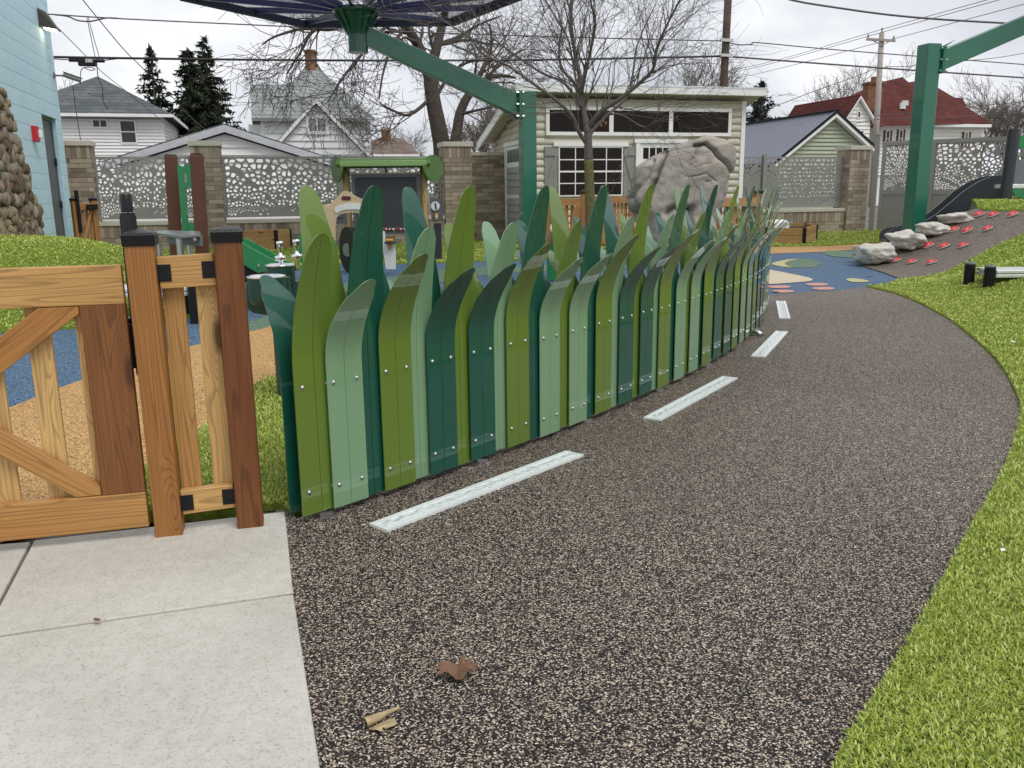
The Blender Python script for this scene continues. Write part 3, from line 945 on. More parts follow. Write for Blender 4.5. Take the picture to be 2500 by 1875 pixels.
def brace(top, bot, tone, d0, d1):
    # a plank between two measured edges, mitred against stiles and rails
    T = [V(gf.px(x, y, d1)) for x, y in top]; B = [V(gf.px(x, y, d1)) for x, y in bot]
    dt = (T[1] - T[0]).normalized(); db = (B[1] - B[0]).normalized()
    ax = (dt + db).normalized()
    poly = [T[0] - ax * 1.2, T[1] + ax * .4, B[1] + ax * .4, B[0] - ax * 1.2]
    poly = [(p.x, p.y) for p in poly]
    for n_ in ((1, 0, bx0 - .0015), (-1, 0, -(gl_ + .139)), (0, 1, .8095), (0, -1, -.1695)):
        poly = clip2(poly, *n_)
    cx, cy = sum(p[0] for p in poly) / len(poly), sum(p[1] for p in poly) / len(poly)
    zz = (gf.u * ax.x + V((0, 0, ax.y))).normalized(); yy = -gf.n; xx = yy.cross(zz)
    o = gf.pt(cx, cy, (d0 + d1) / 2)
    M = Matrix(((xx.x, yy.x, zz.x, o.x), (xx.y, yy.y, zz.y, o.y), (xx.z, yy.z, zz.z, o.z), (0, 0, 0, 1)))
    Mi = M.inverted()
    mb = MB()
    mb.prism([Mi @ gf.pt(a_, z_, d1) for a_, z_ in poly], (Mi.to_3x3() @ gf.n) * (d0 - d1))
    ob = meshobj('brace', mb.mesh('brace'), m_cedar, gate, M, .003)
    ob['tone'] = tone
    return ob
brace([(0, 819), (128, 726)], [(0, 917), (189, 768)], .52, -.0475, -.0135)
brace([(0, 1043), (244, 1191)], [(0, 1122), (197, 1218)], .62, -.0475, -.0145)
pk0 = gf.px(117, 970, -.06)[0]
for a_, tone in ((pk0 + .145, .84), (pk0, .95), (pk0 - .155, .92), (pk0 - .31, .85), (pk0 - .465, .8), (pk0 - .62, .9)):
    board('picket', gf.pt(a_, .05, -.060), gf.pt(a_, .93, -.060), .070, .018, gf.u, m_cedar, gate, tone)
mb = MB()
mb.fbox(gf, gr_ - .02, gr_ + .045, .655, .735, -.105, -.069)
mb.fbox(gf, gr_ - .01, gr_ + .03, .60, .66, -.12, -.072)
mb.build('latch', m_black, gate, bevel=.003)
lp = thing('latch_post', 'short black gate latch pillar standing up behind the capped cedar post', 'latch', gf.pt(-.045, .93, -.17))
q0 = gf.pt(-.047, 0, -.16)
mb = MB()
mb.lathe([(.028, .55), (.028, 1.085), (.024, 1.093), (.024, 1.098)], 8, Matrix.Translation(V((q0.x, q0.y, 0))))
mb.build('barrel', m_black, lp, 40)
MB().lathe([(.020, 1.10), (.020, 1.155), (.016, 1.16)], 10, Matrix.Translation(V((q0.x, q0.y, 0)))).build('knob', m_blackw, lp, 40)
MB().fbox(gf, -.09, -.01, .58, .75, -.18, -.105).build('mount', m_black, lp)

# ================================================================== metal floor strips set into the path
def strip_mat():
    m_, N, L, b = nm('strip_glass')
    setin(b, Roughness=.22, Specular_IOR_Level=.5)
    tcn = N.new('ShaderNodeTexCoord')
    mp_ = N.new('ShaderNodeMapping'); mp_.inputs['Scale'].default_value = (26, 60, 1)
    L.new(tcn.outputs['Object'], mp_.inputs['Vector'])
    nz = N.new('ShaderNodeTexNoise'); nz.inputs['Scale'].default_value = 1.; nz.inputs['Detail'].default_value = 3
    L.new(mp_.outputs[0], nz.inputs['Vector'])
    r_ = N.new('ShaderNodeValToRGB')
    r_.color_ramp.elements[0].position = .34; r_.color_ramp.elements[0].color = (.34, .38, .38, 1)
    r_.color_ramp.elements[1].position = .52; r_.color_ramp.elements[1].color = (.68, .73, .72, 1)
    L.new(nz.outputs['Fac'], r_.inputs[0]); L.new(r_.outputs[0], b.inputs['Base Color'])
    return m_
m_strip = strip_mat()
m_white = plain('white_paint', (.80, .80, .79), .45, 0, .1, .04, 3)
m_frame = plain('strip_frame', (.78, .82, .82), .34, .15, 0, .04, 9)
for k, (q, lab) in enumerate((((900, 1283, 947, 1297, 1424, 1113, 1383, 1103), 'long white metal floor strip beside the first blades of the fence'),
                              ((1570, 1022, 1612, 1028, 1800, 925, 1764, 920), 'white metal floor strip between the long strip and the bend of the fence'),
                              ((1832, 870, 1870, 873, 1925, 811, 1893, 809), 'white metal floor strip by the steel rail end under the fence'),
                              ((1902, 778, 1930, 778, 1920, 736, 1892, 736), 'white metal floor strip closest to the blue rubber'))):
    c4 = [G(q[i], q[i + 1]) for i in (0, 2, 4, 6)]
    s0, s1 = (c4[0] + c4[1]) / 2, (c4[2] + c4[3]) / 2
    w = .098
    fr = Fr(s0, math.atan2(s1.y - s0.y, s1.x - s0.x))
    L_ = (s1 - s0).length
    t = thing('floor_strip', lab, 'floor strip', fr.pt(L_ / 2, -.005), 'metal strips set in the path')
    mb = MB()
    mb.fbox(fr, 0, L_, -.006, .007, .028, w / 2)
    mb.fbox(fr, 0, L_, -.006, .007, -w / 2, -.028)
    mb.fbox(fr, 0, .012, -.006, .0065, -.028, .028)
    mb.fbox(fr, L_ - .012, L_, -.006, .0065, -.028, .028)
    mb.build('frame', m_frame, t)
    M = fr.mat(L_ / 2, .0035, 0)
    me = MB().box((-L_ / 2 + .0121, -.0278, -.004), (L_ / 2 - .0121, .0278, .0)).mesh('insert')
    meshobj('insert', me, m_strip, t, M)
    MB().fbox(fr, .0121, L_ - .0121, .0037, .0062, .012, .0150).build('bead', m_frame, t)

# ================================================================== fallen leaves and litter
m_leaf1 = plain('leaf_brown', (.20, .105, .062), .75, 0, 0, .35, 40, bump=.4, bs=60)
m_leaf2 = plain('leaf_tan', (.40, .31, .17), .75, 0, 0, .35, 30, bump=.4, bs=60)
def leaf_obj(name, label, pts, zf, loc, rot, s, mat):
    mb = MB()
    n = len(pts)
    mb.v.append(V((0, 0, zf(0, 0))))
    for x, y in pts: mb.v.append(V((x * .55, y * .55, zf(x * .55, y * .55))))
    for x, y in pts: mb.v.append(V((x, y, zf(x, y))))
    for i in range(n):
        j = (i + 1) % n
        mb.f.append((0, 1 + i, 1 + j))
        mb.f.append((1 + i, 1 + n + i, 1 + n + j, 1 + j))
    me = mb.mesh(name)
    zmin = min(v.co.z for v in me.vertices)
    M = Matrix.Translation(V((loc.x, loc.y, .004 - zmin * s))) @ Matrix.Rotation(rot, 4, 'Z') @ Matrix.Scale(s, 4)
    o = meshobj(name, me, mat, None, M)
    sm = o.modifiers.new('s', 'SOLIDIFY'); sm.thickness = .012
    return tag(o, label, 'leaf')
maple = [(1., .1), (.72, .25), (.85, .5), (.45, .42), (.5, .8), (.2, .6), (.0, .95), (-.15, .55), (-.55, .7), (-.45, .35), (-1., .35), (-.7, .1), (-1.15, -.15), (-.6, -.2), (-.75, -.55), (-.3, -.4), (-.1, -.65), (.1, -.35), (.45, -.6), (.5, -.25), (.95, -.3), (.7, -.05)]
leaf_obj('dry_leaf', 'crumpled reddish brown maple leaf lying on the path', maple, lambda x, y: .30 * abs(math.sin(2.6 * x + 1.2 * y)) + .32 * max(0, x) * .6 + .10 * math.sin(7 * y + 3 * x), G(1116, 1652), rad(-12), .060, m_leaf1)
lf = thing('dry_leaf', 'pale tan leaf rolled into a tube lying on the path', 'leaf', G(925, 1768))
q = G(925, 1768)
ax = (G(968, 1738) - G(892, 1772)).normalized(); sd_ = V((ax.y, -ax.x, 0))
mb = MB()
for i in range(9):
    t = i / 8
    r_ = .0115 * (1 - .55 * t) * (.75 + .25 * math.sin(3 * t + 1))
    for k in range(9):
        a = rad(-40 + 290 * k / 8)
        mb.v.append(V((q.x, q.y, .014)) + ax * ((t - .35) * .088) + sd_ * (-.006 + r_ * math.cos(a) * -1) + V((0, 0, r_ * math.sin(a))))
for i in range(8):
    for k in range(8):
        mb.f.append((i * 9 + k, i * 9 + k + 1, (i + 1) * 9 + k + 1, (i + 1) * 9 + k))
mb.build('rolled_side', m_leaf2, lf, True)
fl_ = [(.0, -.012), (.01, -.030), (.018, -.038), (.026, -.03), (.030, -.034), (.045, -.042), (.06, -.036), (.062, -.020), (.052, -.008)]
mb = MB()
mb.prism([V((q.x, q.y, .003 + .004 * (i % 2))) + ax * (x - .030) - sd_ * (y + .006) for i, (x, y) in enumerate(fl_)], (0, 0, .0012))
mb.build('open_side', m_leaf2, lf)
mb = MB()
mb.tube([V((q.x, q.y, .004)) + ax * -.006 + sd_ * .026, V((q.x, q.y, .003)) + ax * -.010 + sd_ * .048], .0009, 5)
mb.build('stalk', m_leaf2, lf)
oval = [(math.cos(k * .785), .6 * math.sin(k * .785)) for k in range(8)]
for (x, y, s, mt, lab, z) in ((1262, 1186, .011, m_leaf2, 'tiny tan leaf scrap beside the long floor strip', 0), (1578, 1010, .016, m_leaf1, 'small brown leaf scrap at the end of a floor strip', 0),
                           (888, 1284, .010, m_white, 'tiny white scrap at the corner of the long floor strip', 0), (238, 1517, .014, m_leaf1, 'small brown leaf scrap lying in the joint of the concrete', .012),
                           (2216, 733, .04, m_leaf1, 'dark leaf scraps on the lawn edge', .06), (2124, 674, .05, m_leaf1, 'dark leaf scrap on the blue rubber below the boulders', 0),
                           (1893, 714, .05, m_leaf1, 'reddish leaf on a pink dot', 0), (2475, 837, .03, m_white, 'white scrap on the lawn', .1), (2448, 1346, .012, m_white, 'white scrap on the turf by the edge of the path', .05)):
    o = leaf_obj('leaf_scrap', lab, oval, lambda a, b_: .15 * a * a + .1 * b_, G(x, y, z), rng.uniform(0, 6), s, mt)
    o['category'] = 'litter'
    o.location.z += z if z < .2 else 0

# ================================================================== brick piers, low walls and cut-out panels
m_brick = randmat('brick', [(.20, .16, .125), (.31, .25, .19), (.39, .325, .245), (.45, .385, .305), (.27, .215, .165)], .9, .35, 60, .15)
m_mortar = plain('mortar', (.34, .31, .27), .95, 0, 0, .1, 20)
m_lime = plain('limestone', (.52, .49, .42), .85, 0, 0, .08, 4, bump=.15, bs=60)
m_panel = plain('panel_grey', (.27, .265, .255), .42, .25, 0, .04, 3)
brick_me = MB().box((-.5, -.5, -.5), (.5, .5, .5)).mesh('brick')
brick_me.materials.append(m_brick)
def bricks(parent, fr, a0, a1, z0, z1, d, L_, h, joint=.010, th=.03, stagger=True, name='brick', me=None):
    me = me or brick_me
    rows = max(1, round((z1 - z0) / h))
    hh = (z1 - z0) / rows
    for r_ in range(rows):
        x = a0 - (L_ / 2 if (stagger and r_ % 2) else 0)
        while x < a1 - .01:
            b0, b1 = max(a0, x) + joint / 2, min(a1, x + L_) - joint / 2
            if b1 - b0 > .02:
                M = fr.mat((b0 + b1) / 2, z0 + hh * (r_ + .5), d - th / 2 + .006 + rng.uniform(-.003, .003))
                meshobj(name, me, None, parent, scale_m(M, b1 - b0, th, hh - joint))
            x += L_
WFo = P(1120, 560, 20.9)
WF = Fr(WFo)
def pier(pxc, label, top=2.30, w=.64, side=0, base=0.):
    a = WF.px(pxc, 450)[0]
    t = thing('brick_pier', label, 'pier', WF.pt(a, base, -w / 2))
    MB().fbox(WF, a - w / 2 + .008, a + w / 2 - .008, base - .05, top - .11, -w + .008, -.008).build('core', m_mortar, t)
    bricks(t, WF, a - w / 2, a + w / 2, base, top - .37, 0, .302, .098)
    bricks(t, WF, a - w / 2, a + w / 2, top - .37, top - .11, 0, .098, .26, stagger=False)
    if side:
        s0 = WF.pt(a + side * w / 2, 0, 0 if side < 0 else -.0)
        fs = Fr(WF.pt(a - w / 2, 0, -w), WF.ang - math.pi / 2) if side < 0 else Fr(WF.pt(a + w / 2, 0, 0), WF.ang + math.pi / 2)
        bricks(t, fs, .03, w, base, top - .37, 0, .302, .098)
        bricks(t, fs, .03, w, top - .37, top - .11, 0, .098, .26, stagger=False)
    MB().fbox(WF, a - w / 2 - .035, a + w / 2 + .035, top - .11, top, -w - .035, .035).build('capstone', m_lime, t, bevel=.008)
    return a
a1 = pier(193, 'brick pier beside the far cedar gate and blue building', 2.32, .56, 1)
a2_ = pier(507, 'brick pier rising behind the brown tower posts', 2.32, .62, 1)
a3 = pier(1120, 'brick pier between playhouse roof and tan shed', 2.32, .66, -1)
a3b = WF.px(1172, 450)[0]
a5 = pier(2096, 'brick pier next to the grey double gates', 2.26, .62, -1)

def hole_polys(W_, H_, seed):
    r_ = random.Random(seed)
    pts = []
    branches = []
    cx = W_ * .52
    for ang, L_, bow in ((-62, 1.1, .25), (-38, 1.25, .15), (-14, 1.3, -.1), (10, 1.3, .1), (33, 1.25, -.15), (58, 1.15, -.25), (-80, .8, .2), (78, .8, -.2)):
        pl = []
        for k in range(8):
            t = k / 7
            a = rad(ang) * (1 + bow * (t - .5))
            pl.append((cx + math.sin(a) * L_ * t * 1.25, .03 + math.cos(a) * L_ * t * 1.05))
        branches.append(pl)
    tries = 0
    while tries < 9000:
        tries += 1
        x, y = r_.uniform(.05, W_ - .05), r_.uniform(.05, H_ - .05)
        rr = .025 + .052 * (y / H_) ** 1.25
        if all((x - a) ** 2 + (y - b_) ** 2 > ((rr + c) * .82) ** 2 for a, b_, c in pts):
            pts.append((x, y, rr))
    out = []
    for i, (x, y, rr) in enumerate(pts):
        near = min(dist_poly(x, y, b_) for b_ in branches)
        wid = .036 * (1 - .6 * y / H_)
        if near < wid: continue
        poly = [(x - .16, y - .16), (x + .16, y - .16), (x + .16, y + .16), (x - .16, y + .16)]
        nb = sorted(range(len(pts)), key=lambda j: (pts[j][0] - x) ** 2 + (pts[j][1] - y) ** 2)[1:13]
        for j in nb:
            mx_, my_ = (x + pts[j][0]) / 2, (y + pts[j][1]) / 2
            nx_, ny_ = pts[j][0] - x, pts[j][1] - y
            new = []
            for k in range(len(poly)):
                p, q = poly[k], poly[(k + 1) % len(poly)]
                dp = (p[0] - mx_) * nx_ + (p[1] - my_) * ny_
                dq = (q[0] - mx_) * nx_ + (q[1] - my_) * ny_
                if dp <= 0: new.append(p)
                if dp * dq < 0:
                    t = dp / (dp - dq)
                    new.append((p[0] + (q[0] - p[0]) * t, p[1] + (q[1] - p[1]) * t))
            poly = new
        for nx_, ny_, c_ in ((-1, 0, -.035), (1, 0, W_ - .035), (0, -1, -.03), (0, 1, H_ - .035)):
            poly = clip2(poly, nx_, ny_, c_) if len(poly) > 2 else poly
        if len(poly) < 3: continue
        gx_ = sum(p[0] for p in poly) / len(poly); gy_ = sum(p[1] for p in poly) / len(poly)
        sh = r_.uniform(.66, .82) * (.82 + .18 * y / H_)
        th_ = r_.uniform(0, math.pi); sq = r_.uniform(.62, 1.0); ct, st_ = math.cos(th_), math.sin(th_)
        poly = [(gx_ + ct * ((p[0] - gx_) * ct + (p[1] - gy_) * st_) * sh - st_ * (-(p[0] - gx_) * st_ + (p[1] - gy_) * ct) * sh * sq, gy_ + st_ * ((p[0] - gx_) * ct + (p[1] - gy_) * st_) * sh + ct * (-(p[0] - gx_) * st_ + (p[1] - gy_) * ct) * sh * sq) for p in poly]
        new = []
        for k in range(len(poly)):
            p, q = poly[k], poly[(k + 1) % len(poly)]
            new += [(p[0] * .8 + q[0] * .2, p[1] * .8 + q[1] * .2), (p[0] * .2 + q[0] * .8, p[1] * .2 + q[1] * .8)]
        if all(.018 < p[0] < W_ - .018 and .018 < p[1] < H_ - .018 for p in new):
            out.append(new)
    return out
def cut_panel(W_, H_, seed, flip=False):
    cu = bpy.data.curves.new('panel', 'CURVE')
    cu.dimensions = '2D'
    cu.fill_mode = 'BOTH'
    cu.extrude = .003
    def spline(pl):
        s_ = cu.splines.new('POLY')
        s_.points.add(len(pl) - 1)
        for p_, (x, y) in zip(s_.points, pl): p_.co = (W_ - x if flip else x, y, 0, 1)
        s_.use_cyclic_u = True
    spline([(0, 0), (W_, 0), (W_, H_), (0, H_)])
    for h_ in hole_polys(W_, H_, seed): spline(h_)
    ob = bpy.data.objects.new('tmp', cu)
    C.objects.link(ob)
    dg = bpy.context.evaluated_depsgraph_get()
    me = bpy.data.meshes.new_from_object(ob.evaluated_get(dg))
    bpy.data.objects.remove(ob)
    me.transform(Matrix.Rotation(rad(90), 4, 'X'))
    me.materials.clear()
    me.materials.append(m_panel)
    return me
PW, PHt = 2.44, 1.33
pm1, pm2 = cut_panel(PW, PHt, 3), cut_panel(PW, PHt, 3, True)
def wall_bay(aL, aR, label, panels, low=True):
    t = thing('garden_wall', label, 'wall', WF.pt((aL + aR) / 2, 0, -.2))
    MB().fbox(WF, aL, aR, -.05, .54, -.42, -.085).build('core', m_mortar, t)
    bricks(t, WF, aL, aR, 0, .27, -.08, .302, .09)
    bricks(t, WF, aL, aR, .275, .54, -.075, .098, .265, stagger=False)
    n = max(1, round((aR - aL) / 1.9))
    for k in range(n):
        MB().fbox(WF, aL + (aR - aL) * k / n + .003, aL + (aR - aL) * (k + 1) / n - .003, .541, .625, -.46, -.045).build('sill_stone', m_lime, t, bevel=.006)
    for a_, me in panels:
        meshobj('cutout_panel', me, None, t, WF.mat(a_, .67, -.24))
    return t
aP = WF.px(834, 450)[0]
w1 = wall_bay(a1 + .28, a2_ - .31, 'low brick wall with grey cut-out tree panel beside the blue building', [])
sx_ = (a2_ - .31 - a1 - .28) / PW
for w_, a_, me, s_ in ((w1, a1 + .30, pm1, (a2_ - .33 - a1 - .30) / PW),):
    meshobj('cutout_panel', me, None, w_, scale_m(WF.mat(a_, .67, -.24), s_, 1, 1))
w2 = wall_bay(a2_ + .31, a3 - .33, 'long low brick wall with grey cut-out tree panels behind the chalkboard playhouse', [])
s2 = (aP - .05 - a2_ - .33) / PW
meshobj('cutout_panel', pm1, None, w2, scale_m(WF.mat(a2_ + .33, .67, -.24), s2, 1, 1))
s3 = (a3 - .35 - aP - .05) / PW
meshobj('cutout_panel', pm2, None, w2, scale_m(WF.mat(aP + .05, .67, -.24), s3, 1, 1))
MB().fbox(WF, aP - .045, aP + .045, .62, 2.03, -.27, -.19).build('panel_post', m_panel, w2)
w2b = thing('brick_wall', 'plain dark brick wall stub between pier and tan shed', 'wall', WF.pt(a3b, 0, -.4))
MB().fbox(WF, a3 + .335, a3 + 1.5, -.05, 2.02, -.60, -.26).build('core', m_mortar, w2b)
bricks(w2b, WF, a3 + .335, a3 + 1.5, 0, 2.02, -.25, .302, .098)
MB().fbox(WF, a3 + .335, a3 + 1.55, 2.02, 2.10, -.62, -.22).build('capstone', m_lime, w2b)
aQ = WF.px(1875, 450)[0]
aQ0 = WF.px(1700, 450)[0]
w3 = wall_bay(aQ0, a5 - .31, 'low brick wall with grey cut-out tree panels to the right of the tan shed', [])
s4 = (a5 - .33 - aQ - .05) / PW
meshobj('cutout_panel', pm1, None, w3, scale_m(WF.mat(aQ + .05, .67, -.24), s4, 1, .99))
s5 = (aQ - .05 - aQ0) / PW
meshobj('cutout_panel', pm2, None, w3, scale_m(WF.mat(aQ0, .67, -.24), s5, 1, .99))
MB().fbox(WF, aQ - .05, aQ + .05, .62, 2.04, -.27, -.18).build('panel_post', m_panel, w3)

# grey double gates right of the last pier
g0 = P(2142, 560, 23.4); g1 = P(2500, 560, 21.4)
GF = Fr(g0, math.atan2(g1.y - g0.y, g1.x - g0.x))
def gate_leaf(x0, x1, label, flip):
    b0, b1 = GF.px(x0, 400)[0], GF.px(x1, 400)[0]
    t = thing('metal_gate', label, 'gate', GF.pt((b0 + b1) / 2, .05), 'grey double gates')
    zt, zm, zb = 2.34, 1.02, .06
    mb = MB()
    mb.fbox(GF, b0, b1, zt - .10, zt, -.05, .0)
    mb.fbox(GF, b0, b1, zb, zb + .10, -.05, .0)
    mb.fbox(GF, b0, b1, zm - .05, zm + .05, -.05, .0)
    for q in (b0, b1 - .09):
        mb.fbox(GF, q, q + .09, zb + .10, zm - .05, -.05, 0)
        mb.fbox(GF, q, q + .09, zm + .05, zt - .10, -.05, 0)
    mb.build('frame', m_panel, t, bevel=.004)
    meshobj('cutout_panel', pm2 if flip else pm1, None, t, scale_m(GF.mat(b0 + .08, zm + .04, -.03), (b1 - b0 - .16) / PW, 1, (zt - zm - .12) / PHt))
    MB().fbox(GF, b0 + .085, b1 - .085, zb + .08, zm - .03, -.035, -.025).build('lower_panel', m_panel, t)
    return t
gate_leaf(2152, 2246, 'narrow grey metal gate leaf with cut-out panel behind the green shade column', False)
gate_leaf(2272, 2545, 'wide grey metal gate leaf with cut-out panel behind the slide', True)
for x, lab in ((2138, 'grey gate post next to the brick pier'), (2257, 'grey gate post where the double gate leaves meet')):
    q = GF.px(x, 400)[0]
    t = thing('gate_post', lab, 'post', GF.pt(q, 0), 'grey double gates')
    MB().fbox(GF, q - .06, q + .06, -.05, 2.5, -.10, .02).build('shaft', m_panel, t, bevel=.004)
    MB().fbox(GF, q - .07, q + .07, 2.5, 2.53, -.11, .03).build('cap', m_panel, t, bevel=.004)

# ================================================================== tan garden shed
m_tanside = plain('shed_siding', (.54, .505, .41), .6, 0, 0, .05, 2)
m_greyside = plain('shed_grey', (.34, .335, .32), .6, 0, 0, .05, 2)
m_shut = plain('shutter_grey', (.255, .25, .235), .6, 0, 0, .05, 3)
m_trim = plain('trim_white', (.80, .80, .79), .5, 0, 0, .04, 2)
m_roofm = plain('roof_metal', (.62, .64, .66), .35, .4, 0, .04, 2)
m_glass = plain('window_glass', (.018, .011, .009), .12, 0, 0, .4, 2, spec=.16)
def glassmat(name, col):
    return plain(name, col, .10, 0, 0, .4, 1.3, spec=.3)
so = P(1293, 596, 19.6)
SF = Fr(so)
def sp_(x, y, d=0): return SF.px(x, y, d)
shed = thing('garden_shed', 'tan log-sided garden shed with white trim and clerestory windows', 'shed', SF.pt(2.2, 0, -1.5))
aR = sp_(1807, 500)[0]
zF = sp_(1540, 243)[1]                     # underside of the front fascia
DEP = 3.05
SZ0 = .12
zB = 2.30
SL = Fr(SF.pt(0, 0, -DEP), SF.ang - math.pi / 2)      # the left wall, a from back to front
def log_board(parent, fr, a0, a1, z0, z1, mat, a0t=None, a1t=None, bulge=.035, name='siding_board'):
    a0t = a0 if a0t is None else a0t
    a1t = a1 if a1t is None else a1t
    mb = MB()
    pr = [(0, .0), (.12, bulge * .72), (.38, bulge), (.68, bulge * .85), (.93, bulge * .25), (1, 0)]
    for t, d in pr:
        mb.v += [fr.pt(a0 + (a0t - a0) * t, z0 + (z1 - z0) * t, d), fr.pt(a1 + (a1t - a1) * t, z0 + (z1 - z0) * t, d)]
    for i in range(len(pr) - 1): mb.f.append((2 * i, 2 * i + 1, 2 * i + 3, 2 * i + 2))
    n = len(pr)
    mb.f.append(tuple(2 * i for i in range(n)))
    mb.f.append(tuple(2 * i + 1 for i in range(n))[::-1])
    mb.f.append((0, 1, 2 * n - 1, 2 * n - 2))
    return mb.build(name, mat, parent, 40)
# core behind the boards
mb = MB()
b_ = [SF.pt(.01, SZ0, -.01), SF.pt(aR - .01, SZ0, -.01), SF.pt(aR - .01, SZ0, -DEP + .01), SF.pt(.01, SZ0, -DEP + .01)]
t_ = [SF.pt(.01, zF, -.01), SF.pt(aR - .01, zF, -.01), SF.pt(aR - .01, zB, -DEP + .01), SF.pt(.01, zB, -DEP + .01)]
mb.hexa(b_ + t_)
mb.build('core', m_tanside, shed)
PIT = .157
z = SZ0
while z < zF - .02:
    z1 = min(z + PIT, zF)
    log_board(shed, SF, 0.02, aR - .02, z, z1, m_tanside)
    # the left wall under the falling roof line: a=0 at the back, DEP at the front
    lim = lambda zz: 0. if zz <= zB else DEP * (zz - zB) / (zF - zB)
    if lim(z) < DEP - .05:
        log_board(shed, SL, lim(z) + .0, DEP, z, z1, m_tanside, min(DEP, lim(z1)), DEP)
    z = z1
for a0, a1_ in ((-.05, .055), (aR - .085, aR + .02)):
    MB().fbox(SF, a0, a1_, SZ0 - .02, zF, -.02, .05).build('corner_trim', m_trim, shed, bevel=.003)
MB().fbox(SL, -.02, .09, SZ0 - .02, zB, -.02, .052).build('corner_trim', m_trim, shed, bevel=.003)
MB().fbox(SL, .09, DEP, SZ0 - .12, SZ0 + .015, -.1, .045).build('skirt_board', m_trim, shed, bevel=.003)
MB().fbox(SF, 0.0, aR, SZ0 - .13, SZ0 - .003, -.1, .04).build('skirt_board', m_trim, shed, bevel=.003)
# roof: front edge high, falling to the back
ov, of_, ob_ = .38, .32, .30
zf2, sl = zF + .02, (zB - zF) / DEP
def rp(a, d, up): return SF.pt(a, zf2 + sl * (-d) + up, d)
mb = MB()
mb.hexa([rp(-ov, of_, .12), rp(aR + ov, of_, .12), rp(aR + ov, -DEP - ob_, .12), rp(-ov, -DEP - ob_, .12), rp(-ov, of_, .17), rp(aR + ov, of_, .17), rp(aR + ov, -DEP - ob_, .17), rp(-ov, -DEP - ob_, .17)])
rf = mb.build('roof', m_roofm, shed, bevel=.004)
mb = MB()
mb.hexa([rp(-ov, of_ - .04, -.01), rp(aR + ov, of_ - .04, -.01), rp(aR + ov, of_, -.01), rp(-ov, of_, -.01), rp(-ov, of_ - .04, .118), rp(aR + ov, of_ - .04, .118), rp(aR + ov, of_, .118), rp(-ov, of_, .118)])
mb.build('fascia', m_trim, rf)
mb = MB()
mb.hexa([rp(-ov, -DEP - ob_, -.04), rp(-ov + .04, -DEP - ob_, -.04), rp(-ov + .04, of_ - .045, -.04), rp(-ov, of_ - .045, -.04), rp(-ov, -DEP - ob_, .118), rp(-ov + .04, -DEP - ob_, .118), rp(-ov + .04, of_ - .045, .118), rp(-ov, of_ - .045, .118)])
mb.build('rake_board', m_trim, rf)
mb = MB()
mb.hexa([rp(-ov + .05, of_ - .05, .06), rp(aR + ov - .01, of_ - .05, .06), rp(aR + ov - .01, -DEP, .06), rp(-ov + .05, -DEP, .06), rp(-ov + .05, of_ - .05, .1), rp(aR + ov - .01, of_ - .05, .1), rp(aR + ov - .01, -DEP, .1), rp(-ov + .05, -DEP, .1)])
mb.build('soffit', m_tanside, rf)
def window(parent, fr, A, B, D, cols, rows, fw=.05, mull=.022, mid=False, mglass=None, mframe=None, name='window'):
    # A, B: opposite corners (a, z); D: how far the frame stands out
    a0, z0, a1_, z1 = min(A[0], B[0]), min(A[1], B[1]), max(A[0], B[0]), max(A[1], B[1])
    mframe = mframe or m_trim
    mb = MB()
    mb.fbox(fr, a0, a1_, z0, z0 + fw, 0, D).fbox(fr, a0, a1_, z1 - fw, z1, 0, D)
    mb.fbox(fr, a0, a0 + fw, z0 + fw, z1 - fw, 0, D).fbox(fr, a1_ - fw, a1_, z0 + fw, z1 - fw, 0, D)
    w = mb.build(name, mframe, parent)
    mb = MB()
    ia0, ia1, iz0, iz1 = a0 + fw, a1_ - fw, z0 + fw, z1 - fw
    cw, rh = (ia1 - ia0) / cols, (iz1 - iz0) / rows
    for c in range(1, cols):
        k = mull * (1.9 if (mid and c == cols / 2) else 1)
        mb.fbox(fr, ia0 + cw * c - k / 2, ia0 + cw * c + k / 2, iz0, iz1, 0, D - .008)
    for r_ in range(1, rows):
        k = mull * (1.7 if (mid and r_ == rows / 2) else 1)
        mb.fbox(fr, ia0, ia1, iz0 + rh * r_ - k / 2, iz0 + rh * r_ + k / 2, 0, D - .011)
    if mb.v: mb.build('glazing_bar', mframe, w)
    for c in range(cols):
        for r_ in range(rows):
            MB().fbox(fr, ia0 + cw * c + .004, ia0 + cw * (c + 1) - .004, iz0 + rh * r_ + .004, iz0 + rh * (r_ + 1) - .004, 0.002, D - .022).build('pane', mglass or m_glass, w)
    return w
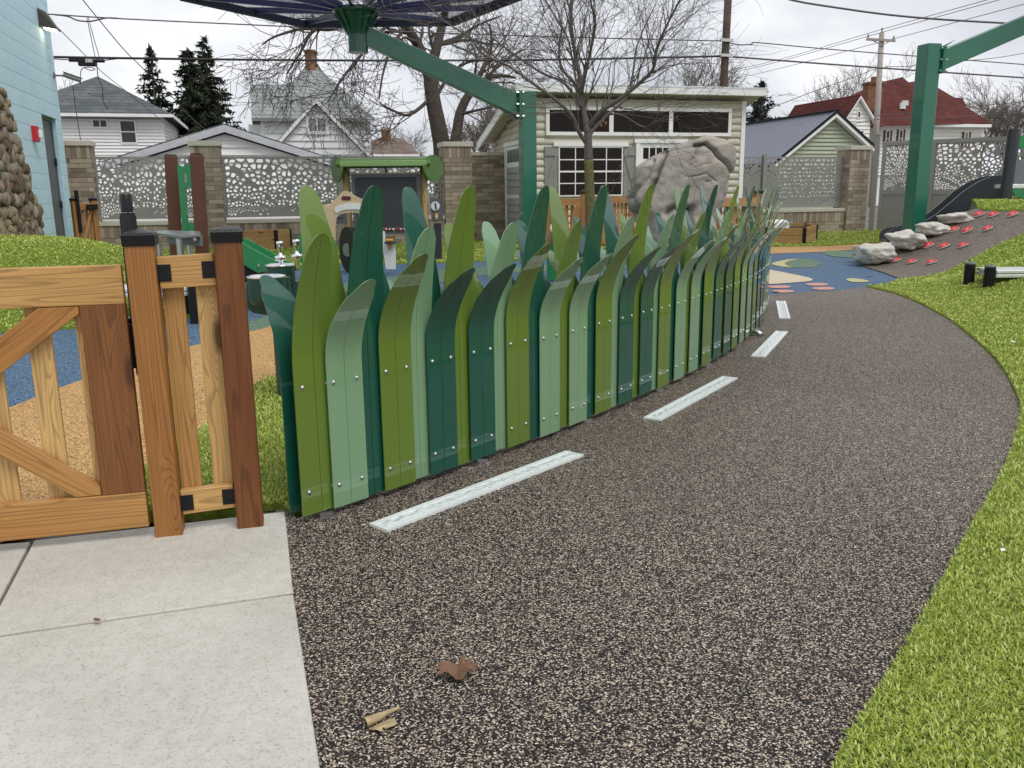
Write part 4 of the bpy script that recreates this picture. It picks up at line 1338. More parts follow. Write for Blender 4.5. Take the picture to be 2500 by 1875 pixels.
# clerestory: one white surround with three panes
A, B = sp_(1331, 332), sp_(1783, 264)
window(shed, SF, (A[0], sp_(1560, 332)[1]), (B[0], sp_(1560, 263)[1]), .085, 3, 1, .075, .10)
A, B = sp_(1361, 480), sp_(1518, 357)
window(shed, SF, A, (B[0], sp_(1440, 358)[1]), .085, 4, 4, .028, .022, True)
A, B = sp_(1349, 358), sp_(1531, 348)
MB().fbox(SF, A[0], B[0], A[1], B[1], 0, .10).build('window_header', m_trim, shed, bevel=.003)
for x0, x1, lean in ((1328, 1360, 1), (1519, 1551, -1)):
    A, B = sp_(x0, 480), sp_(x1, 358)
    a0, a1_ = A[0], B[0]
    w = (a1_ - a0) / 3
    sh = None
    mb = MB()
    for k in range(3): mb.fbox(SF, a0 + w * k + .002, a0 + w * (k + 1) - .002, A[1], B[1], .0, .052)
    sh = mb.build('shutter', m_shut, shed)
    mb = MB().fbox(SF, a0, a1_, B[1] - .20, B[1], .052, .074)
    mb.fbox(SF, a0, a1_, A[1], A[1] + .12, .052, .074)
    za, zb_ = A[1] + .12, B[1] - .20
    xa, xb = (a0 + .02, a1_ - .04) if lean > 0 else (a1_ - .02, a0 + .04)
    mb.hexa([SF.pt(xa - .03, za, .073), SF.pt(xa + .03, za, .073), SF.pt(xa + .03, za, .052), SF.pt(xa - .03, za, .052), SF.pt(xb - .03, zb_, .073), SF.pt(xb + .03, zb_, .073), SF.pt(xb + .03, zb_, .052), SF.pt(xb - .03, zb_, .052)])
    mb.build('shutter_brace', m_shut, sh)
A = sp_(1551, 339); a0, zt = A[0], sp_(1600, 341)[1]
a1_ = a0 + 1.22
dr = MB().fbox(SF, a0 + .09, a1_ - .09, SZ0, zt - .07, 0, .06).build('door', m_trim, shed, bevel=.003)
mb = MB().fbox(SF, a0 - .01, a0 + .085, SZ0, zt - .075, 0, .09).fbox(SF, a1_ - .085, a1_ + .01, SZ0, zt - .075, 0, .09).fbox(SF, a0 - .05, a1_ + .05, zt - .075, zt + .01, 0, .10)
mb.build('door_frame', m_trim, dr)
p0, p1 = sp_(1570, 388), sp_(1612, 361)
pw = (p1[0] - p0[0]) / 2.55
for k in range(5):
    MB().fbox(SF, a0 + .175 + k * .165, a0 + .175 + k * .165 + .135, p0[1], p1[1], .055, .064).build('pane', m_glass, dr)
MB().fbox(SF, a0 + .18, a1_ - .18, SZ0 + .2, p0[1] - .35, .055, .066).build('door_panel', m_shut, dr)
# side door on the left wall
A, B = SL.px(1240, 500), SL.px(1289, 345)
da0, da1 = A[0], DEP - .16
zt = SL.px(1260, 345)[1]
dr = MB().fbox(SL, da0 + .09, da1 - .07, SZ0 + .02, zt - .1, .0, .055).build('door', m_trim, shed)
MB().fbox(SL, da0, da0 + .085, SZ0 + .02, zt - .09, 0, .075).fbox(SL, da0 - .04, da1 + .03, zt - .09, zt, 0, .085).fbox(SL, da1 - .066, da1, SZ0 + .02, zt - .09, 0, .075).build('door_frame', m_trim, dr)
for z0, z1 in ((SZ0 + .12, 1.02), (1.12, 1.72)):
    zz = z0
    while zz < z1 - .02:
        e_ = min(zz + PIT, z1)
        mb = MB()
        mb.hexa([SL.pt(da0 + .19, zz, .085), SL.pt(da1 - .15, zz, .085), SL.pt(da1 - .15, zz, .05), SL.pt(da0 + .19, zz, .05), SL.pt(da0 + .19, e_, .060), SL.pt(da1 - .15, e_, .060), SL.pt(da1 - .15, e_, .05), SL.pt(da0 + .19, e_, .05)])
        mb.build('louvre', m_greyside, dr)
        zz = e_
m_glassw = glassmat('window_glass_pale', (.16, .17, .18))
ww = (da1 - .15 - da0 - .19) / 5
for k in range(5):
    MB().fbox(SL, da0 + .19 + ww * k + .012, da0 + .19 + ww * (k + 1) - .012, 1.83, 2.12, .05, .06).build('pane', m_glassw, dr)

# ================================================================== blue block building
m_blueblk = randmat('block_blue', [(.55, .77, .88), (.58, .795, .90), (.565, .78, .89)], .55, .25, 90, .05, 3)
m_bluejoint = plain('block_joint', (.40, .60, .69), .7)
m_door = plain('door_grey', (.105, .115, .125), .5, 0, 0, .06, 3)
m_buff = randmat('brick_buff', [(.30, .26, .20), (.38, .33, .26), (.43, .385, .31), (.34, .29, .23)], .9, .3, 60, .12)
bo = P(176, 520, 17.6)
BF = Fr(bo, GRID + math.pi / 2)
bld = thing('block_building', 'light blue painted block building with brick corner', 'building', BF.pt(-3, 0, -2))
TOP = 5.2
sc_a = [BF.px(116, 0)[0], BF.px(171, 470)[0]]
abr = BF.px(160, 380)[0]                   # where blue meets brick
dA = BF.px(106, 320)[0]; dB = BF.px(140, 320)[0]; dT = BF.px(106, 296)[1]
blk_me = MB().box((-.5, -.5, -.5), (.5, .5, .5)).mesh('block'); blk_me.materials.append(m_blueblk)
bf_me = MB().box((-.5, -.5, -.5), (.5, .5, .5)).mesh('buff_brick'); bf_me.materials.append(m_buff)
aS = -6.2
CH = .262
dB = min(dB, abr - .16)
dT = round(dT / CH) * CH
mb = MB()
mb.fbox(BF, aS, dA, -.1, TOP, -4.0, -.012)
mb.fbox(BF, dA, dB, dT, TOP, -4.0, -.012)
mb.fbox(BF, dB, 0, -.1, TOP, -4.0, -.012)
mb.fbox(BF, dA, dB, -.1, dT, -4.0, -.16)
mb.build('core', m_bluejoint, bld)
nrow = int(TOP / CH)
for r_ in range(nrow):
    z0 = r_ * CH
    x = aS - (.27 if r_ % 2 else 0)
    while x < abr:
        segs = [(max(x, aS), min(x + .54, abr))]
        if z0 + CH / 2 < dT:
            new = []
            for s0, s1 in segs:
                if s1 <= dA or s0 >= dB: new.append((s0, s1))
                else:
                    if s0 < dA: new.append((s0, dA))
                    if s1 > dB: new.append((dB, s1))
            segs = new
        for s0, s1 in segs:
            if s1 - s0 > .03:
                M = BF.mat((s0 + s1) / 2, z0 + CH / 2, -.02)
                meshobj('block', blk_me, None, bld, scale_m(M, s1 - s0 - .004, .04, CH - .007))
        x += .54
bricks(bld, BF, abr + .003, .0, 0, TOP, .012, .302, .13, .008, .05, True, 'brick', bf_me)
MB().fbox(BF, abr + .005, -.004, -.05, TOP, -3.9, -.02).build('corner_core', m_mortar, bld)
dr = MB().fbox(BF, dA + .055, dB - .055, 0, dT - .06, -.15, -.10).build('door', m_door, bld, bevel=.003)
mb = MB().fbox(BF, dA, dA + .05, 0, dT, -.155, -.08).fbox(BF, dB - .05, dB, 0, dT, -.155, -.08).fbox(BF, dA + .05, dB - .05, dT - .055, dT, -.155, -.08)
mb.build('door_frame', m_door, dr)
for zz in (.95, 1.75):
    MB().fbox(BF, dB - .10, dB - .03, zz, zz + .14, -.08, -.06).build('hinge', m_black, dr)
MB().fbox(BF, dA + .12, dA + .17, 1.0, 1.06, -.10, -.05).build('handle', m_steel, dr)
# stone buttress
m_stone = randmat('field_stone', [(.12, .08, .05), (.27, .205, .14), (.36, .31, .235), (.19, .11, .06), (.32, .28, .23), (.40, .29, .17)], .85, .9, 14, .35, 7)
m_gap = plain('stone_mortar', (.13, .11, .09), .95)
def rock_mesh(seed, sub=2, amt=.32, freq=1.3, flat=1.):
    bm = bmesh.new()
    bmesh.ops.create_icosphere(bm, subdivisions=sub, radius=.5)
    for v in bm.verts:
        n_ = v.co.normalized()
        # boxy base shape, then noise
        k = max(abs(n_.x), abs(n_.y), abs(n_.z))
        p = n_ * (.5 * (.80 / k + .20) * .92)
        d = mnoise.noise(n_ * freq + V((seed * 7.3, seed * 3.1, seed))) * amt + mnoise.noise(n_ * freq * 2.7 + V((seed, 0, 0))) * amt * .35
        v.co = p * (1 + d)
        v.co.z *= flat
    me = bpy.data.meshes.new('stone')
    bm.to_mesh(me); bm.free()
    for p in me.polygons: p.use_smooth = True
    return me
stones = [rock_mesh(k, 2, .30, 1.7) for k in range(12)]
for s_ in stones: s_.materials.append(m_stone)
ep = [BF.px(x, y, .30) for x, y in ((118, 596), (108, 552), (93, 490), (76, 428), (61, 372), (46, 318), (31, 262), (16, 226), (0, 216), (-30, 210))]
def edge_a(z):
    if z <= ep[0][1]: return ep[0][0] + (ep[0][1] - z) * .3
    for (a0, z0), (a1_, z1) in zip(ep[:-1], ep[1:]):
        if z0 <= z <= z1: return a0 + (a1_ - a0) * (z - z0) / max(1e-6, z1 - z0)
    return ep[-1][0]
aN = BF.px(-60, 400, .30)[0]
butt = thing('stone_buttress', 'battered field-stone facing in front of the blue wall', 'buttress', BF.pt(aN, 0, .2))
mb = MB()
zs_ = [0., .5, 1., 1.5, 2., 2.4, 2.7]
mb.prism([BF.pt(aN - .5, 0, .22)] + [BF.pt(edge_a(z) - .10, z, .22) for z in zs_] + [BF.pt(aN - .5, 2.75, .22)], BF.n * -.21)
mb.build('core', m_gap, butt)
z = .25
while z < ep[-1][1]:
    h = rng.uniform(.10, .19)
    a = aN - rng.uniform(0, .2)
    lim = edge_a(z + h / 2)
    while a < lim - .04:
        w = min(rng.uniform(.11, .29), lim - a + .03)
        tall = rng.random() < .12
        hh = h * (2.0 if tall else 1.)
        if tall: w = min(w, rng.uniform(.12, .17))
        M = BF.mat(a + w / 2, z + hh / 2 + rng.uniform(-.045, .045), .235 + rng.uniform(-.015, .02)) @ Matrix.Rotation(rng.uniform(-.35, .35), 4, 'Y')
        meshobj('stone', stones[rng.randrange(12)], None, butt, M @ Matrix.Diagonal((w * 1.14, rng.uniform(.10, .15), hh * rng.uniform(1.05, 1.35), 1)))
        a += w
    z += h
# fittings on the wall
wl_ = BF.px(98, 45)
wlt = thing('wall_light', 'dark wedge-shaped wall light, lit, on the blue wall', 'wall light', BF.pt(wl_[0], wl_[1]))
m_bronze = plain('bronze', (.055, .050, .045), .45, .3)
a_, z_ = wl_
mb = MB()
mb.hexa([BF.pt(a_ - .17, z_ - .16, 0), BF.pt(a_ + .17, z_ - .16, 0), BF.pt(a_ + .15, z_ - .20, .30), BF.pt(a_ - .15, z_ - .20, .30),
         BF.pt(a_ - .17, z_ + .16, 0), BF.pt(a_ + .17, z_ + .16, 0), BF.pt(a_ + .15, z_ + .10, .12), BF.pt(a_ - .15, z_ + .10, .12)])
mb.build('housing', m_bronze, wlt, bevel=.006)
m_lamp = bpy.data.materials.new('lamp_lens'); m_lamp.use_nodes = True
_b = m_lamp.node_tree.nodes['Principled BSDF']
setin(_b, Emission_Color=(1, .86, .62, 1), Emission_Strength=6.)
mb = MB()
mb.hexa([BF.pt(a_ - .12, z_ - .181, .06), BF.pt(a_ + .12, z_ - .181, .06), BF.pt(a_ + .11, z_ - .214, .25), BF.pt(a_ - .11, z_ - .214, .25),
         BF.pt(a_ - .12, z_ - .165, .06), BF.pt(a_ + .12, z_ - .165, .06), BF.pt(a_ + .11, z_ - .198, .25), BF.pt(a_ - .11, z_ - .198, .25)])
mb.build('lens', m_lamp, wlt)
cz = BF.px(131, 184)
ca_, cz_ = cz
cct = thing('security_camera', 'grey bullet security camera on a wall arm at the brick corner', 'camera', BF.pt(ca_, cz_))
m_camg = plain('camera_grey', (.20, .195, .19), .5)
mb = MB(); mb.tube([BF.pt(ca_, cz_, 0), BF.pt(ca_, cz_, .02)], .06, 12); mb.build('base', m_camg, cct)
mb = MB(); mb.tube([BF.pt(ca_, cz_, .02), BF.pt(ca_ + .01, cz_ + .0, .22)], .018, 8); mb.build('arm', m_camg, cct)
c0, c1 = BF.pt(ca_ + .0, cz_ + .02, .17), BF.pt(ca_ + .03, cz_ - .08, .46)
mb = MB(); mb.tube([c0, c1], .045, 10); mb.build('body', m_camg, cct, 40)
mb = MB(); mb.beam(c0 + V((0, 0, .05)), c1 + (c1 - c0).normalized() * .04 + V((0, 0, .05)), .10, .012); mb.build('sun_shield', m_camg, cct)
mb = MB(); mb.tube([c1, c1 + (c1 - c0).normalized() * .006], .034, 10); mb.build('lens', m_black, cct)
fa_, fz_ = BF.px(80, 327)
fst = thing('fire_strobe', 'red fire alarm horn with white strobe on the blue wall', 'alarm', BF.pt(fa_, fz_))
m_red = plain('alarm_red', (.50, .012, .02), .4, 0, .2, .05, 3)
MB().fbox(BF, fa_ - .08, fa_ + .08, fz_ - .13, fz_ + .13, 0, .09).build('housing', m_red, fst, bevel=.01)
MB().fbox(BF, fa_ - .035, fa_ + .035, fz_ - .07, fz_ + .06, .09, .15).build('strobe', m_white, fst, bevel=.015)

# ================================================================== shade structures
def shade_mat():
    m_, N, L, b = nm('shade_cloth')
    setin(b, Base_Color=(.012, .016, .05, 1), Roughness=.8)
    tcn = N.new('ShaderNodeTexCoord')
    wv = N.new('ShaderNodeTexWave'); wv.inputs['Scale'].default_value = 14; wv.inputs['Distortion'].default_value = 1.
    wv.bands_direction = 'DIAGONAL'
    L.new(tcn.outputs['Object'], wv.inputs['Vector'])
    r_ = N.new('ShaderNodeMapRange'); r_.inputs[3].default_value = .22; r_.inputs[4].default_value = .62
    L.new(wv.outputs['Fac'], r_.inputs[0])
    tr = N.new('ShaderNodeBsdfTransparent')
    mx = N.new('ShaderNodeMixShader')
    L.new(r_.outputs[0], mx.inputs[0])
    L.new(b.outputs[0], mx.inputs[1]); L.new(tr.outputs[0], mx.inputs[2])
    L.new(mx.outputs[0], N['Material Output'].inputs['Surface'])
    return m_
m_cloth = shade_mat()
m_clothd = plain('shade_hem', (.014, .018, .045), .85, 0, 0, .4, 60)
m_navy = plain('rib_navy', (.010, .014, .09), .35, 0, .4, .05, 3)
def shade(pxc, pytop, Y, w, hub_a, armz0, armz1, armh0, armh1, label, hubw=.18):
    base = P(pxc, 600, Y)
    fr = Fr(base)
    zt = fr.px(pxc, pytop)[1]
    t = thing('shade_structure', label, 'shade', (base.x, base.y, 0), 'green cantilever shade structures')
    MB().fbox(fr, -w / 2, w / 2, -.1, zt, -w, 0).build('column', m_column, t, bevel=.02)
    sg = 1 if hub_a > 0 else -1
    # arm
    d = -w / 2
    mb = MB()
    s0, s1 = sg * (w / 2 + .07), hub_a - sg * hubw * .8
    q = []
    for a_, z_, h in ((s0, armz0, armh0), (s1, armz1, armh1)):
        q.append([fr.pt(a_, z_ - h / 2, d + .10), fr.pt(a_, z_ - h / 2, d - .10), fr.pt(a_, z_ + h / 2, d - .10), fr.pt(a_, z_ + h / 2, d + .10)])
    mb.hexa(q[0] + q[1])
    arm = mb.build('arm', m_column, t, bevel=.012)
    for k, th in ((0, .032), (1, .032)):
        a_ = sg * (w / 2 + .002 + .034 * k)
        MB().fbox(fr, min(a_, a_ + sg * th), max(a_, a_ + sg * th), armz0 - armh0 * .62, armz0 + armh0 * .62, d - .20, d + .20).build('flange', m_column, t, bevel=.008)
    for zz in (-.55, 0, .55):
        for dd in (-.165, .165):
            o = fr.pt(sg * (w / 2 - .03), armz0 + zz * armh0 * .95, d + dd)
            mb = MB(); mb.tube([o, o + fr.u * sg * .15], .022, 6); mb.build('bolt', m_steel, t)
    # stiffeners above and below the arm
    for s_ in (-1, 1):
        mb = MB()
        za = armz0 + s_ * armh0 * .5
        mb.prism([fr.pt(sg * (w / 2 + .07), za, d - .01), fr.pt(sg * (w / 2 + .07), za + s_ * armh0 * .14, d - .01), fr.pt(sg * (w / 2 + .40), za + s_ * .02 + (armz1 - armz0) * .11, d - .01)], fr.n * .02)
        mb.build('stiffener', m_column, arm)
    # hub
    hz = armz1
    M = Matrix.Translation(fr.pt(hub_a, hz, d))
    hb = MB().lathe([(hubw, -.30), (hubw, .24)], 12, M).build('hub', m_hub, t, 30)
    MB().lathe([(hubw * 1.05, .02), (hubw * 1.3, .16), (.36, .36), (.44, .40), (.44, .45), (.30, .46)], 24, M).build('hub_flange', m_hub, hb, 30)
    for k in range(12):
        a = rad(30 * k)
        mb = MB()
        c, s_ = math.cos(a), math.sin(a)
        mb.prism([M @ V((hubw * c, hubw * s_, .0)), M @ V((hubw * c, hubw * s_, .38)), M @ V((.42 * c, .42 * s_, .40)), M @ V((.40 * c, .40 * s_, .34))], V((-s_, c, 0)) * .015)
        mb.build('gusset', m_hub, hb)
    top = hz + .47
    Rr, rise = 3.2, .26
    cen = fr.pt(hub_a, top, d)
    vs = [cen + V((Rr * math.cos(rad(60 * k)), Rr * math.sin(rad(60 * k)), rise)) for k in range(6)]
    inn = [cen + V((.40 * math.cos(rad(60 * k)), .40 * math.sin(rad(60 * k)), 0)) for k in range(6)]
    for k in range(6):
        a, b_ = vs[k], vs[(k + 1) % 6]
        mb = MB()
        n = 8
        for i in range(n + 1):
            for j in range(n + 1):
                u_, v_ = i / n, j / n
                p = (inn[k] * (1 - u_) + inn[(k + 1) % 6] * u_) * (1 - v_) + (a * (1 - u_) + b_ * u_) * v_
                p = p + V((0, 0, .05 + .09 * math.sin(math.pi * u_) * math.sin(math.pi * v_)))
                mb.v.append(p)
        for i in range(n):
            for j in range(n):
                mb.f.append((i * (n + 1) + j, (i + 1) * (n + 1) + j, (i + 1) * (n + 1) + j + 1, i * (n + 1) + j + 1))
        cl = mb.build('canopy_cloth', m_cloth, t, True)
        # hem folded under along the rim
        mb = MB()
        ai, bi = a * .90 + inn[k] * .10, b_ * .90 + inn[(k + 1) % 6] * .10
        dn = V((0, 0, -.10))
        mb.hexa([a + dn, b_ + dn, bi + dn, ai + dn, a + V((0, 0, .06)), b_ + V((0, 0, .06)), bi + V((0, 0, .02)), ai + V((0, 0, .02))])
        mb.build('hem', m_clothd, t)
        for f_ in (0., .5):
            p0 = inn[k] * (1 - f_) + inn[(k + 1) % 6] * f_
            p1 = a * (1 - f_) + b_ * f_
            mb = MB()
            mb.beam(p0 + V((0, 0, -.02)), p0 * .02 + p1 * .98 + V((0, 0, -.0)), .06, .10)
            mb.build('rib', m_navy, t)
        mb = MB()
        mb.tube([a, b_], .028, 6)
        mb.build('rim', m_navy, t)
    return t
b0 = P(1295, 600, 17.5); f0 = Fr(b0)
h0 = f0.px(873, 90, -.16)
shade(1295, 220, 17.5, .295, h0[0], f0.px(1262, 257, -.16)[1], h0[1] + .02, .42, .36, 'green shade column with arm reaching left to a navy umbrella canopy')
b1 = P(2238, 600, 16.0); f1 = Fr(b1)
h1 = f1.px(2500, 65, -.16)
za = f1.px(2295, 150, -.16)[1]
sl_ = (h1[1] - za) / (h1[0] - .25)
shade(2240, 103, 16.0, .29, 4.6, za, za + sl_ * 4.4, .36, .30, 'green shade column with arm reaching up beyond the slide')

# ================================================================== big climbing boulder
def boulder_mat(name, c0, c1, c2, sc_=1.):
    m_, N, L, b = nm(name)
    setin(b, Roughness=.85, Specular_IOR_Level=.3)
    tcn = N.new('ShaderNodeTexCoord')
    nz = N.new('ShaderNodeTexNoise'); nz.inputs['Scale'].default_value = 1.6 * sc_; nz.inputs['Detail'].default_value = 10; nz.inputs['Roughness'].default_value = .65
    L.new(tcn.outputs['Object'], nz.inputs['Vector'])
    r_ = N.new('ShaderNodeValToRGB')
    e_ = r_.color_ramp.elements
    e_[0].position = .32; e_[0].color = rgba(c0)
    e_[1].position = .68; e_[1].color = rgba(c2)
    x_ = e_.new(.5); x_.color = rgba(c1)
    L.new(nz.outputs['Fac'], r_.inputs[0])
    L.new(r_.outputs[0], b.inputs['Base Color'])
    n2 = N.new('ShaderNodeTexNoise'); n2.inputs['Scale'].default_value = 14 * sc_; n2.inputs['Detail'].default_value = 10; n2.inputs['Roughness'].default_value = .6
    L.new(tcn.outputs['Object'], n2.inputs['Vector'])
    bp = N.new('ShaderNodeBump'); bp.inputs['Strength'].default_value = .55; bp.inputs['Distance'].default_value = .03 / sc_
    L.new(n2.outputs['Fac'], bp.inputs['Height']); L.new(bp.outputs[0], b.inputs['Normal'])
    return m_
m_boul = boulder_mat('boulder_grey', (.21, .19, .165), (.33, .30, .26), (.42, .375, .31))
m_rock = boulder_mat('rock_pale', (.42, .40, .345), (.54, .52, .46), (.64, .62, .56), 2.)
YB = 14.2
bfq = Fr(P(1680, 600, YB), 0)
prof_px = [(334, 1715, 1760), (340, 1690, 1780), (346, 1675, 1792), (354, 1658, 1805), (366, 1630, 1809), (378, 1608, 1809), (390, 1588, 1807), (402, 1571, 1804), (415, 1565, 1800), (436, 1559, 1788), (458, 1554, 1783), (480, 1550, 1775), (500, 1553, 1768), (526, 1566, 1762), (560, 1572, 1760), (600, 1578, 1758), (690, 1580, 1760)]
rows = []
for y, x0, x1 in prof_px:
    A, B = bfq.px(x0, y), bfq.px(x1, y)
    rows.append(((A[1] + B[1]) / 2, A[0], B[0]))
rows.sort()
rows[0] = (-.05, rows[0][1], rows[0][2])
def brow(z):
    for r0, r1 in zip(rows[:-1], rows[1:]):
        if r0[0] <= z <= r1[0]:
            t = (z - r0[0]) / (r1[0] - r0[0])
            return r0[1] + (r1[1] - r0[1]) * t, r0[2] + (r1[2] - r0[2]) * t
    return rows[-1][1:]
mb = MB()
NZ, NA = 150, 220
ztop_ = rows[-1][0]
# creases measured on the face: (points, half width, depth)
crl = []
for px, w_, dp in (([(1640, 352), (1627, 372), (1613, 406), (1597, 447), (1580, 482), (1566, 520)], .030, .24), ([(1600, 392), (1593, 405), (1579, 436), (1566, 462), (1552, 485)], .030, .09),
                   ([(1716, 352), (1708, 359), (1692, 386), (1681, 427), (1674, 458), (1667, 503), (1655, 560)], .022, .075), ([(1681, 433), (1703, 429), (1726, 423), (1738, 432), (1752, 443)], .011, .04),
                   ([(1700, 354), (1726, 350), (1744, 368), (1760, 386), (1780, 402), (1789, 420), (1790, 446)], .022, .20), ([(1692, 408), (1712, 404), (1733, 399)], .010, .014),
                   ([(1627, 520), (1645, 505), (1663, 511), (1688, 508)], .045, .16), ([(1688, 508), (1690, 540), (1688, 590)], .035, .12), ([(1727, 444), (1735, 440)], .010, .03), ([(1640, 372), (1670, 362), (1700, 356)], .016, .03)):
    crl.append(([bfq.px(x, y) for x, y in px], w_, dp))
def crease(a_, z):
    s_ = 0
    for pl, w_, dp in crl:
        if not (min(p[0] for p in pl) - .2 < a_ < max(p[0] for p in pl) + .2): continue
        d = dist_poly(a_ + .02 * mnoise.noise(V((a_ * 7, 0, z * 7))), z + .02 * mnoise.noise(V((a_ * 7, 9, z * 7))), pl)
        s_ += dp * math.exp(-(d / w_) ** 1.4)
    return s_
for i in range(NZ):
    z = -.05 + (ztop_ + .04 - -.05) * (i / (NZ - 1))
    a0, a1_ = brow(min(z, ztop_))
    f_ = i / (NZ - 1)
    shr = 1. if f_ < .97 else math.sqrt(max(0, 1 - ((f_ - .97) / .03) ** 2)) * .9 + .02
    cx, hw = (a0 + a1_) / 2, (a1_ - a0) / 2 * shr
    dep = .62 * (1 - .45 * f_ ** 4) * shr
    for k in range(NA):
        a = 2 * math.pi * k / NA
        c, s_ = math.cos(a), math.sin(a)
        ce = math.copysign(abs(c) ** .75, c); se = math.copysign(abs(s_) ** .75, s_)
        p = bfq.pt(cx + ce * hw, z, -.55 + -se * dep)
        nrm = (bfq.u * c / max(.2, hw) - bfq.n * s_ / dep).normalized()
        u_ = (ce + 1) / 2
        d = .10 * mnoise.noise(V((p.x * 1.3, p.y * 1.3, z * 1.1))) + .05 * mnoise.noise(V((p.x * 3.1, p.y * 3, z * 2.6 + 5))) + .018 * mnoise.noise(p * 9)
        if s_ < .1: d -= crease(cx + ce * hw, z)
        mb.v.append(p + nrm * d + V((0, 0, .03 * mnoise.noise(p * 2.2))))
for i in range(NZ - 1):
    for k in range(NA):
        mb.f.append((i * NA + k, i * NA + (k + 1) % NA, (i + 1) * NA + (k + 1) % NA, (i + 1) * NA + k))
mb.f.append(tuple((NZ - 1) * NA + k for k in range(NA)))
bo_ = mb.build('climbing_boulder', m_boul, None, True)
tag(bo_, 'tall grey creased climbing boulder in front of the shed door', 'boulder')

# ================================================================== cedar fences by the shed
def far_post(parent, fr, a, h, tone=.45, w=.11):
    board('post', fr.pt(a, -.05, -.05), fr.pt(a, h, -.05), w, w, fr.u, m_cedarfar, parent, tone, .004)
    o = fr.pt(a, h, -.05)
    mb = MB()
    w2 = w / 2 + .008
    M = fr.mat(a, h, -.05)
    mb.add([(-w2, -w2, -.03), (w2, -w2, -.03), (w2, w2, -.03), (-w2, w2, -.03), (-w2, -w2, .012), (w2, -w2, .012), (w2, w2, .012), (-w2, w2, .012), (0, 0, .045)],
           [(3, 2, 1, 0), (0, 1, 5, 4), (1, 2, 6, 5), (2, 3, 7, 6), (3, 0, 4, 7), (4, 5, 8), (5, 6, 8), (6, 7, 8), (7, 4, 8)], M)
    mb.build('post_cap', m_blackw, parent)
CF = Fr(P(1440, 600, 17.0), rad(3))
def cx_(x): return CF.px(x, 520)[0]
cf1 = thing('cedar_fence', 'cedar picket fence with built-in gate in front of the shed window', 'fence', CF.pt(cx_(1440), 0))
for x in (1337, 1356, 1425, 1543): far_post(cf1, CF, cx_(x), 1.14, .42)
for x0, x1, n in ((1434, 1534, 11),):
    for z_ in (.98, .2):
        board('rail', CF.pt(cx_(x0), z_, -.05), CF.pt(cx_(x1), z_, -.05), .13, .04, (0, 0, 1), m_cedarfar, cf1, .66)
    for k in range(n):
        a_ = cx_(x0) + (cx_(x1) - cx_(x0)) * (k + .5) / n
        board('picket', CF.pt(a_, .1, -.09), CF.pt(a_, 1.03, -.09), .06, .018, CF.u, m_cedarfar, cf1, rng.uniform(.5, .8), 0)
board('rail', CF.pt(cx_(1342), .98, -.05), CF.pt(cx_(1352), .98, -.05), .13, .04, (0, 0, 1), m_cedarfar, cf1, .6)
for k in range(2):
    board('picket', CF.pt(cx_(1344 + 6 * k), .1, -.09), CF.pt(cx_(1344 + 6 * k), 1.03, -.09), .04, .018, CF.u, m_cedarfar, cf1, .55, 0)
cg = thing('cedar_gate', 'cedar gate with V braces hung in the fence below the shed window', 'gate', CF.pt(cx_(1390), 0))
g0_, g1_ = cx_(1364), cx_(1418)
for z_ in (.95, .15): board('rail', CF.pt(g0_, z_, -.02), CF.pt(g1_, z_, -.02), .13, .04, (0, 0, 1), m_cedarfar, cg, .55)
for a_ in (g0_ + .05, g1_ - .05): board('stile', CF.pt(a_, .216, -.02), CF.pt(a_, .884, -.02), .09, .04, CF.u, m_cedarfar, cg, .5)
gm = (g0_ + g1_) / 2
board('brace', CF.pt(g0_ + .1, .86, -.021), CF.pt(gm, .23, -.021), .07, .03, CF.u, m_cedarfar, cg, .6)
board('brace', CF.pt(g1_ - .1, .86, -.022), CF.pt(gm + .02, .30, -.022), .07, .03, CF.u, m_cedarfar, cg, .6)
for k in range(4):
    a_ = g0_ + (g1_ - g0_) * (k + .5) / 4
    board('picket', CF.pt(a_, .08, -.06), CF.pt(a_, 1.0, -.06), .07, .018, CF.u, m_cedarfar, cg, rng.uniform(.45, .6), 0)
CF2 = Fr(P(1780, 600, 15.6), rad(2))
def cx2(x): return CF2.px(x, 540)[0]
cf2 = thing('cedar_fence', 'cedar rail fence with dark reddish pickets beside the boulder', 'fence', CF2.pt(cx2(1780), 0))
for x in (1715, 1850): far_post(cf2, CF2, cx2(x), 1.11, .5, .14)
for z_ in (.93, .2): board('rail', CF2.pt(cx2(1720), z_, .03), CF2.pt(cx2(1844), z_, .03), .15, .045, (0, 0, 1), m_cedarfar, cf2, .85)
for k, x in enumerate((1733, 1754, 1775, 1797, 1818, 1836)):
    board('picket', CF2.pt(cx2(x), .08, -.02), CF2.pt(cx2(x), .92, -.02), .12, .02, CF2.u, m_cedarfar, cf2, (.15, .4, .2, .75, .3, .6)[k], 0)
# far gate by the blue building
FG = Fr(P(212, 560, 16.6), GRID + rad(35))
fg = thing('cedar_gate', 'narrow cedar gate with black latch at the end of the blue building', 'gate', FG.pt(0, 0))
for a_ in (-.16, .20): far_post(fg, FG, a_, 1.12, .4, .1)
for z_ in (.98, .2): board('rail', FG.pt(-.1, z_, -.02), FG.pt(.14, z_, -.02), .13, .04, (0, 0, 1), m_cedarfar, fg, .5)
for k in range(4): board('picket', FG.pt(-.08 + .07 * k, .1, -.06), FG.pt(-.08 + .07 * k, 1.0, -.06), .045, .018, FG.u, m_cedarfar, fg, .55, 0)
board('brace', FG.pt(-.08, .3, -.01), FG.pt(.12, .9, -.01), .05, .02, FG.u, m_cedarfar, fg, .6, 0)
MB().fbox(FG, -.16, -.11, .5, 1.28, .01, .07).build('latch', m_black, fg)
MB().fbox(FG, .02, .22, .92, 1.02, .03, .08).build('hinge', m_black, fg)

